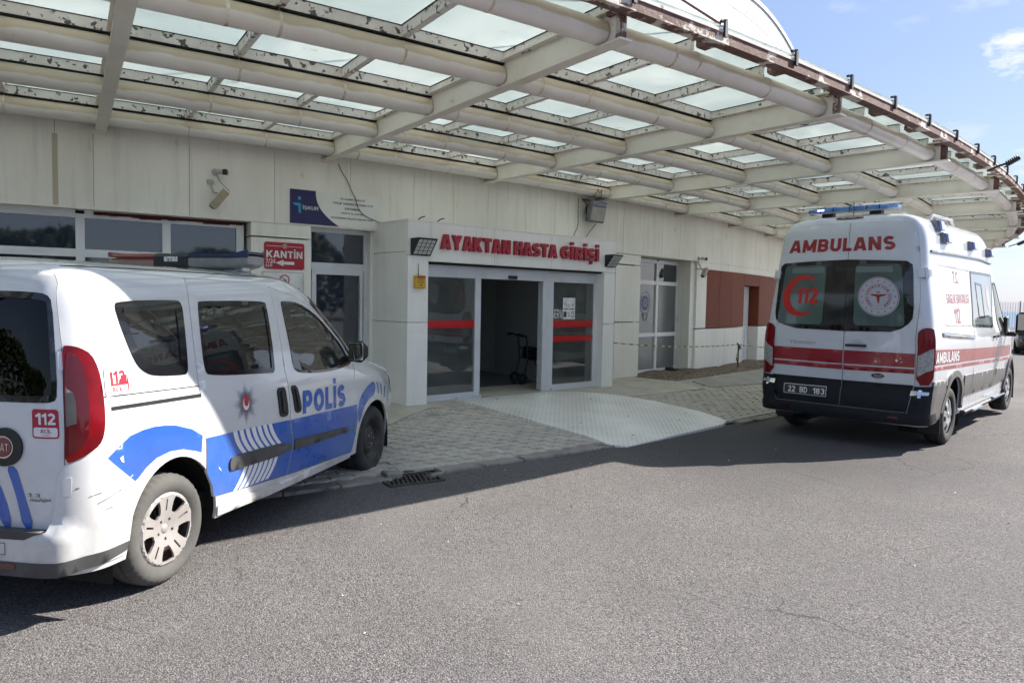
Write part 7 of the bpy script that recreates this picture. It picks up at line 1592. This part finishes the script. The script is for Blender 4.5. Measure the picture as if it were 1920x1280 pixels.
        mb = MB(); mb.box((-.46, sg * .88, .31), (.012, .24, .26), Matrix.Rotation(-.08, 3, 'Y')); mb.build('mud_flap', M_BLACKP, root)
        wheel_well(root, .03, sg * .98, sg * .55, .48, .40); wheel_well(root, 3.76, sg * .98, sg * .60, .49, .40)
        wheel(root, 0, sg * .875, .356, .225, 'van', sg); wheel(root, 3.75, sg * .875, .356, .225, 'van', sg)
    mb = MB(); mb.box((1.9, 0, .44), (4.6, 1.5, .08)); mb.box((1.8, 0, .55), (5.2, 1.80, .16)); mb.build('floor_pan', M_DARKIN, root)
    # roof beacon
    bar_ = bpy.data.objects.new('light_bar', None); COL.objects.link(bar_); bar_.parent = root; bar_.location = (-.45, .085, 2.91)
    M_BL = mat('blue_beacon_lens', (.05, .17, .50), .12, coat=1.0, col2=(.16, .34, .62), scale=9, coords='O')
    def sec(y0, y1, m, nm, hx=.13, zt=.035, zb=-.03):
        ys = np.linspace(y0, y1, 11); v = []
        for y in ys:
            e = max(0, (abs(y) - .34) / .20); hx_ = hx * math.sqrt(max(.05, 1 - .75 * e * e)); z0_ = zb + .015 * e; z1_ = zt - .015 * e
            for x, z in ((-hx_, z0_ + .012), (-hx_ * .9, z0_), (hx_ * .9, z0_), (hx_, z0_ + .012), (hx_, z1_ - .012), (hx_ * .85, z1_), (-hx_ * .85, z1_), (-hx_, z1_ - .012)): v.append((x, y, z))
        f = [(i * 8 + j, i * 8 + (j + 1) % 8, (i + 1) * 8 + (j + 1) % 8, (i + 1) * 8 + j) for i in range(10) for j in range(8)] + [tuple(range(7, -1, -1)), tuple(range(80, 88))]; return obj(nm, v, f, m, bar_)
    sec(-.54, .54, M_BL, 'blue_lens'); sec(-.53, .53, mat('beacon_base', (.45, .47, .50), .2, coat=1), 'clear_base', .12, -.012, -.042)
    for y in (-.35, -.2, 0, .2, .36): sec(y - .006, y + .006, mat('beacon_divider', (.01, .02, .06), .3), 'divider', .1335, .036, -.028)
    mb = MB(); mb.box((-.125, .355, .002), (.02, .085, .018), None, 0, .004); mb.build('lit_lamp', mat('blue_flash', (.3, .3, 1), .3, emit=((.42, .40, 1.0), 3.0)), bar_)
    for y in (-.28, .30):
        mb = MB(); mb.box((0, y, -.06), (.12, .14, .05), None, 0, .01); mb.build('foot', M_BLACKP, bar_)
    mb = MB(); mb.tube([(.25, -.62, 2.80), (.30, -.62, 2.86), (1.3, -.62, 2.87), (1.4, -.62, 2.80)], .02, 8); mb.tube([(-.1, -.35, 2.82), (.1, -.35, 2.88), (1.0, -.35, 2.88), (1.1, -.35, 2.8)], .02, 8); mb.build('roof_rail', M_WHITEC, root)
    mb = MB(); mb.tube([(-.62, .02, 2.80), (-.62, .02, 2.98)], .005, 5); mb.build('aerial', M_BLACKP, root)
    return V
PC = police_car(); AM = ambulance()
# ------------------------------------------------------------------ dark car far off, behind the ambulance's mirror
def far_car(name, lab, pose, paint, grp=None):
    V = Veh(name, lab, 'car', DOB, pose, 0.0, grp); V.root.scale = (1, 1, .80); W_ = V.W; root = V.root; smax = V.smax; B = DOB
    V.patch('body', [(-smax, .25), (smax, .25), (smax, 2.52), (-smax, 2.52)], paint, [V.R(arch_poly(B, 0, .37, .36, .32, .1)), V.R(arch_poly(B, 2.76, .37, .36, .32, .1)), V.L(arch_poly(B, 0, .37, .36, .32, .1)), V.L(arch_poly(B, 2.76, .37, .36, .32, .1))], 0, .12)
    for s_ in (V.R, V.L):
        V.patch('side_window', s_([(.35, 1.20), (3.3, 1.14), (2.9, 1.58), (.5, 1.6)]), M_BLKGL, (), .004, .15); V.patch('windscreen', s_([(4.1, 1.16), (B.PE, 1.16), (B.PE, 1.64), (4.15, 1.62)]), M_BLKGL, (), .004, .15)
        V.patch('rear_window', s_([(-W_, 1.15), (-.15, 1.15), (-.17, 1.62), (-W_, 1.62)]), M_BLKGL, (), .004, .15); V.patch('headlight', s_(chaikin([(3.95, .74), (4.45, .66), (4.55, .86), (4.05, .94)], 1)), M_LAMPC, (), .008, .1); V.patch('tail_light', s_([(-.06, .85), (.1, .9), (.1, 1.3), (-.06, 1.35)]), M_REDL, (), .01, .1)
    V.patch('grille', [(smax - .45, .40), (smax, .40), (smax, .82), (smax - .38, .82)], M_BLACKP, (), .008, .1); V.patch('grille', [(-smax, .40), (-smax + .45, .40), (-smax + .38, .82), (-smax, .82)], M_BLACKP, (), .008, .1)
    for x in (0, 2.755):
        for sg in (-1, 1): wheel_well(root, x, sg * .88, sg * .55, .40, .32); wheel(root, x, sg * .77, .317, .19, 'steel', sg)
    mb = MB(); mb.box((1.4, 0, .26), (4.0, 1.5, .14)); mb.build('floor_pan', M_DARKIN, root)
    return V
far_car('parked_car', 'black car facing the camera far off behind the mirror of the ambulance', (22.2, 29.6, rad(-128)), mat('black_car_paint', (.015, .016, .02), .2, coat=.9), 'cars parked far off on the right')
far_car('parked_car', 'silver car parked behind the black car at the far right edge', (25.9, 33.0, rad(-128)), mat('silver_car_paint', (.36, .34, .32), .3, metal=.4, coat=.6), 'cars parked far off on the right')
# far chain-link fence along the edge of the site
fe = thing('chain_link_fence', 'long wire mesh fence on posts at the far edge of the yard against the sea', 'fence')
fa, fb = Vector((38, 76, 0)), Vector((72, 44, 0)); n_ = 14
for i in range(n_ + 1):
    p = fa + (fb - fa) * i / n_; mb = MB(); mb.tube([(p.x, p.y, 0), (p.x, p.y, 2.6)], .05, 6); mb.build('post', mat('galvanised', (.35, .36, .37), .5, metal=.4), fe)
mb = MB(); d_ = (fb - fa)
for j in range(14): z = .1 + j * .18; mb.box(tuple(fa + d_ * .5 + Vector((0, 0, z))), (d_.length, .02, .02), Matrix.Rotation(math.atan2(d_.y, d_.x), 3, 'Z'))
for i in range(230): p = fa + d_ * (i / 230); mb.box((p.x, p.y, 1.25), (.02, .02, 2.4))
o = mb.build('wire_mesh', MATS['galvanised'], fe); o['kind'] = 'stuff'
# trees on the far side of the car park, behind the camera: they show only as reflections
random.seed(77); mb = MB()
for i in range(26000):
    a = rad(random.uniform(185, 355)); R0 = 46 + 4 * math.sin(a * 7) + random.uniform(-3, 3); h = (5.2 + 2.2 * math.sin(a * 9) + 1.2 * math.sin(a * 23)) * math.sqrt(random.random()); s_ = random.uniform(.25, .5)
    c = Vector((R0 * math.cos(a), R0 * math.sin(a), h)); u_ = Vector((random.gauss(0, 1), random.gauss(0, 1), random.gauss(0, 1))).normalized(); w_ = u_.orthogonal().normalized(); t_ = u_.cross(w_)
    mb.add([tuple(c + w_ * s_), tuple(c + t_ * s_), tuple(c - w_ * s_ - t_ * s_ * .3)], [(0, 1, 2)])
tag(mb.build('tree_belt', mat('tree_belt_leaves', (.035, .06, .022), .8, col2=(.06, .09, .03), scale=1.5)), 'belt of dark green trees across the car park', 'trees', kind='stuff')
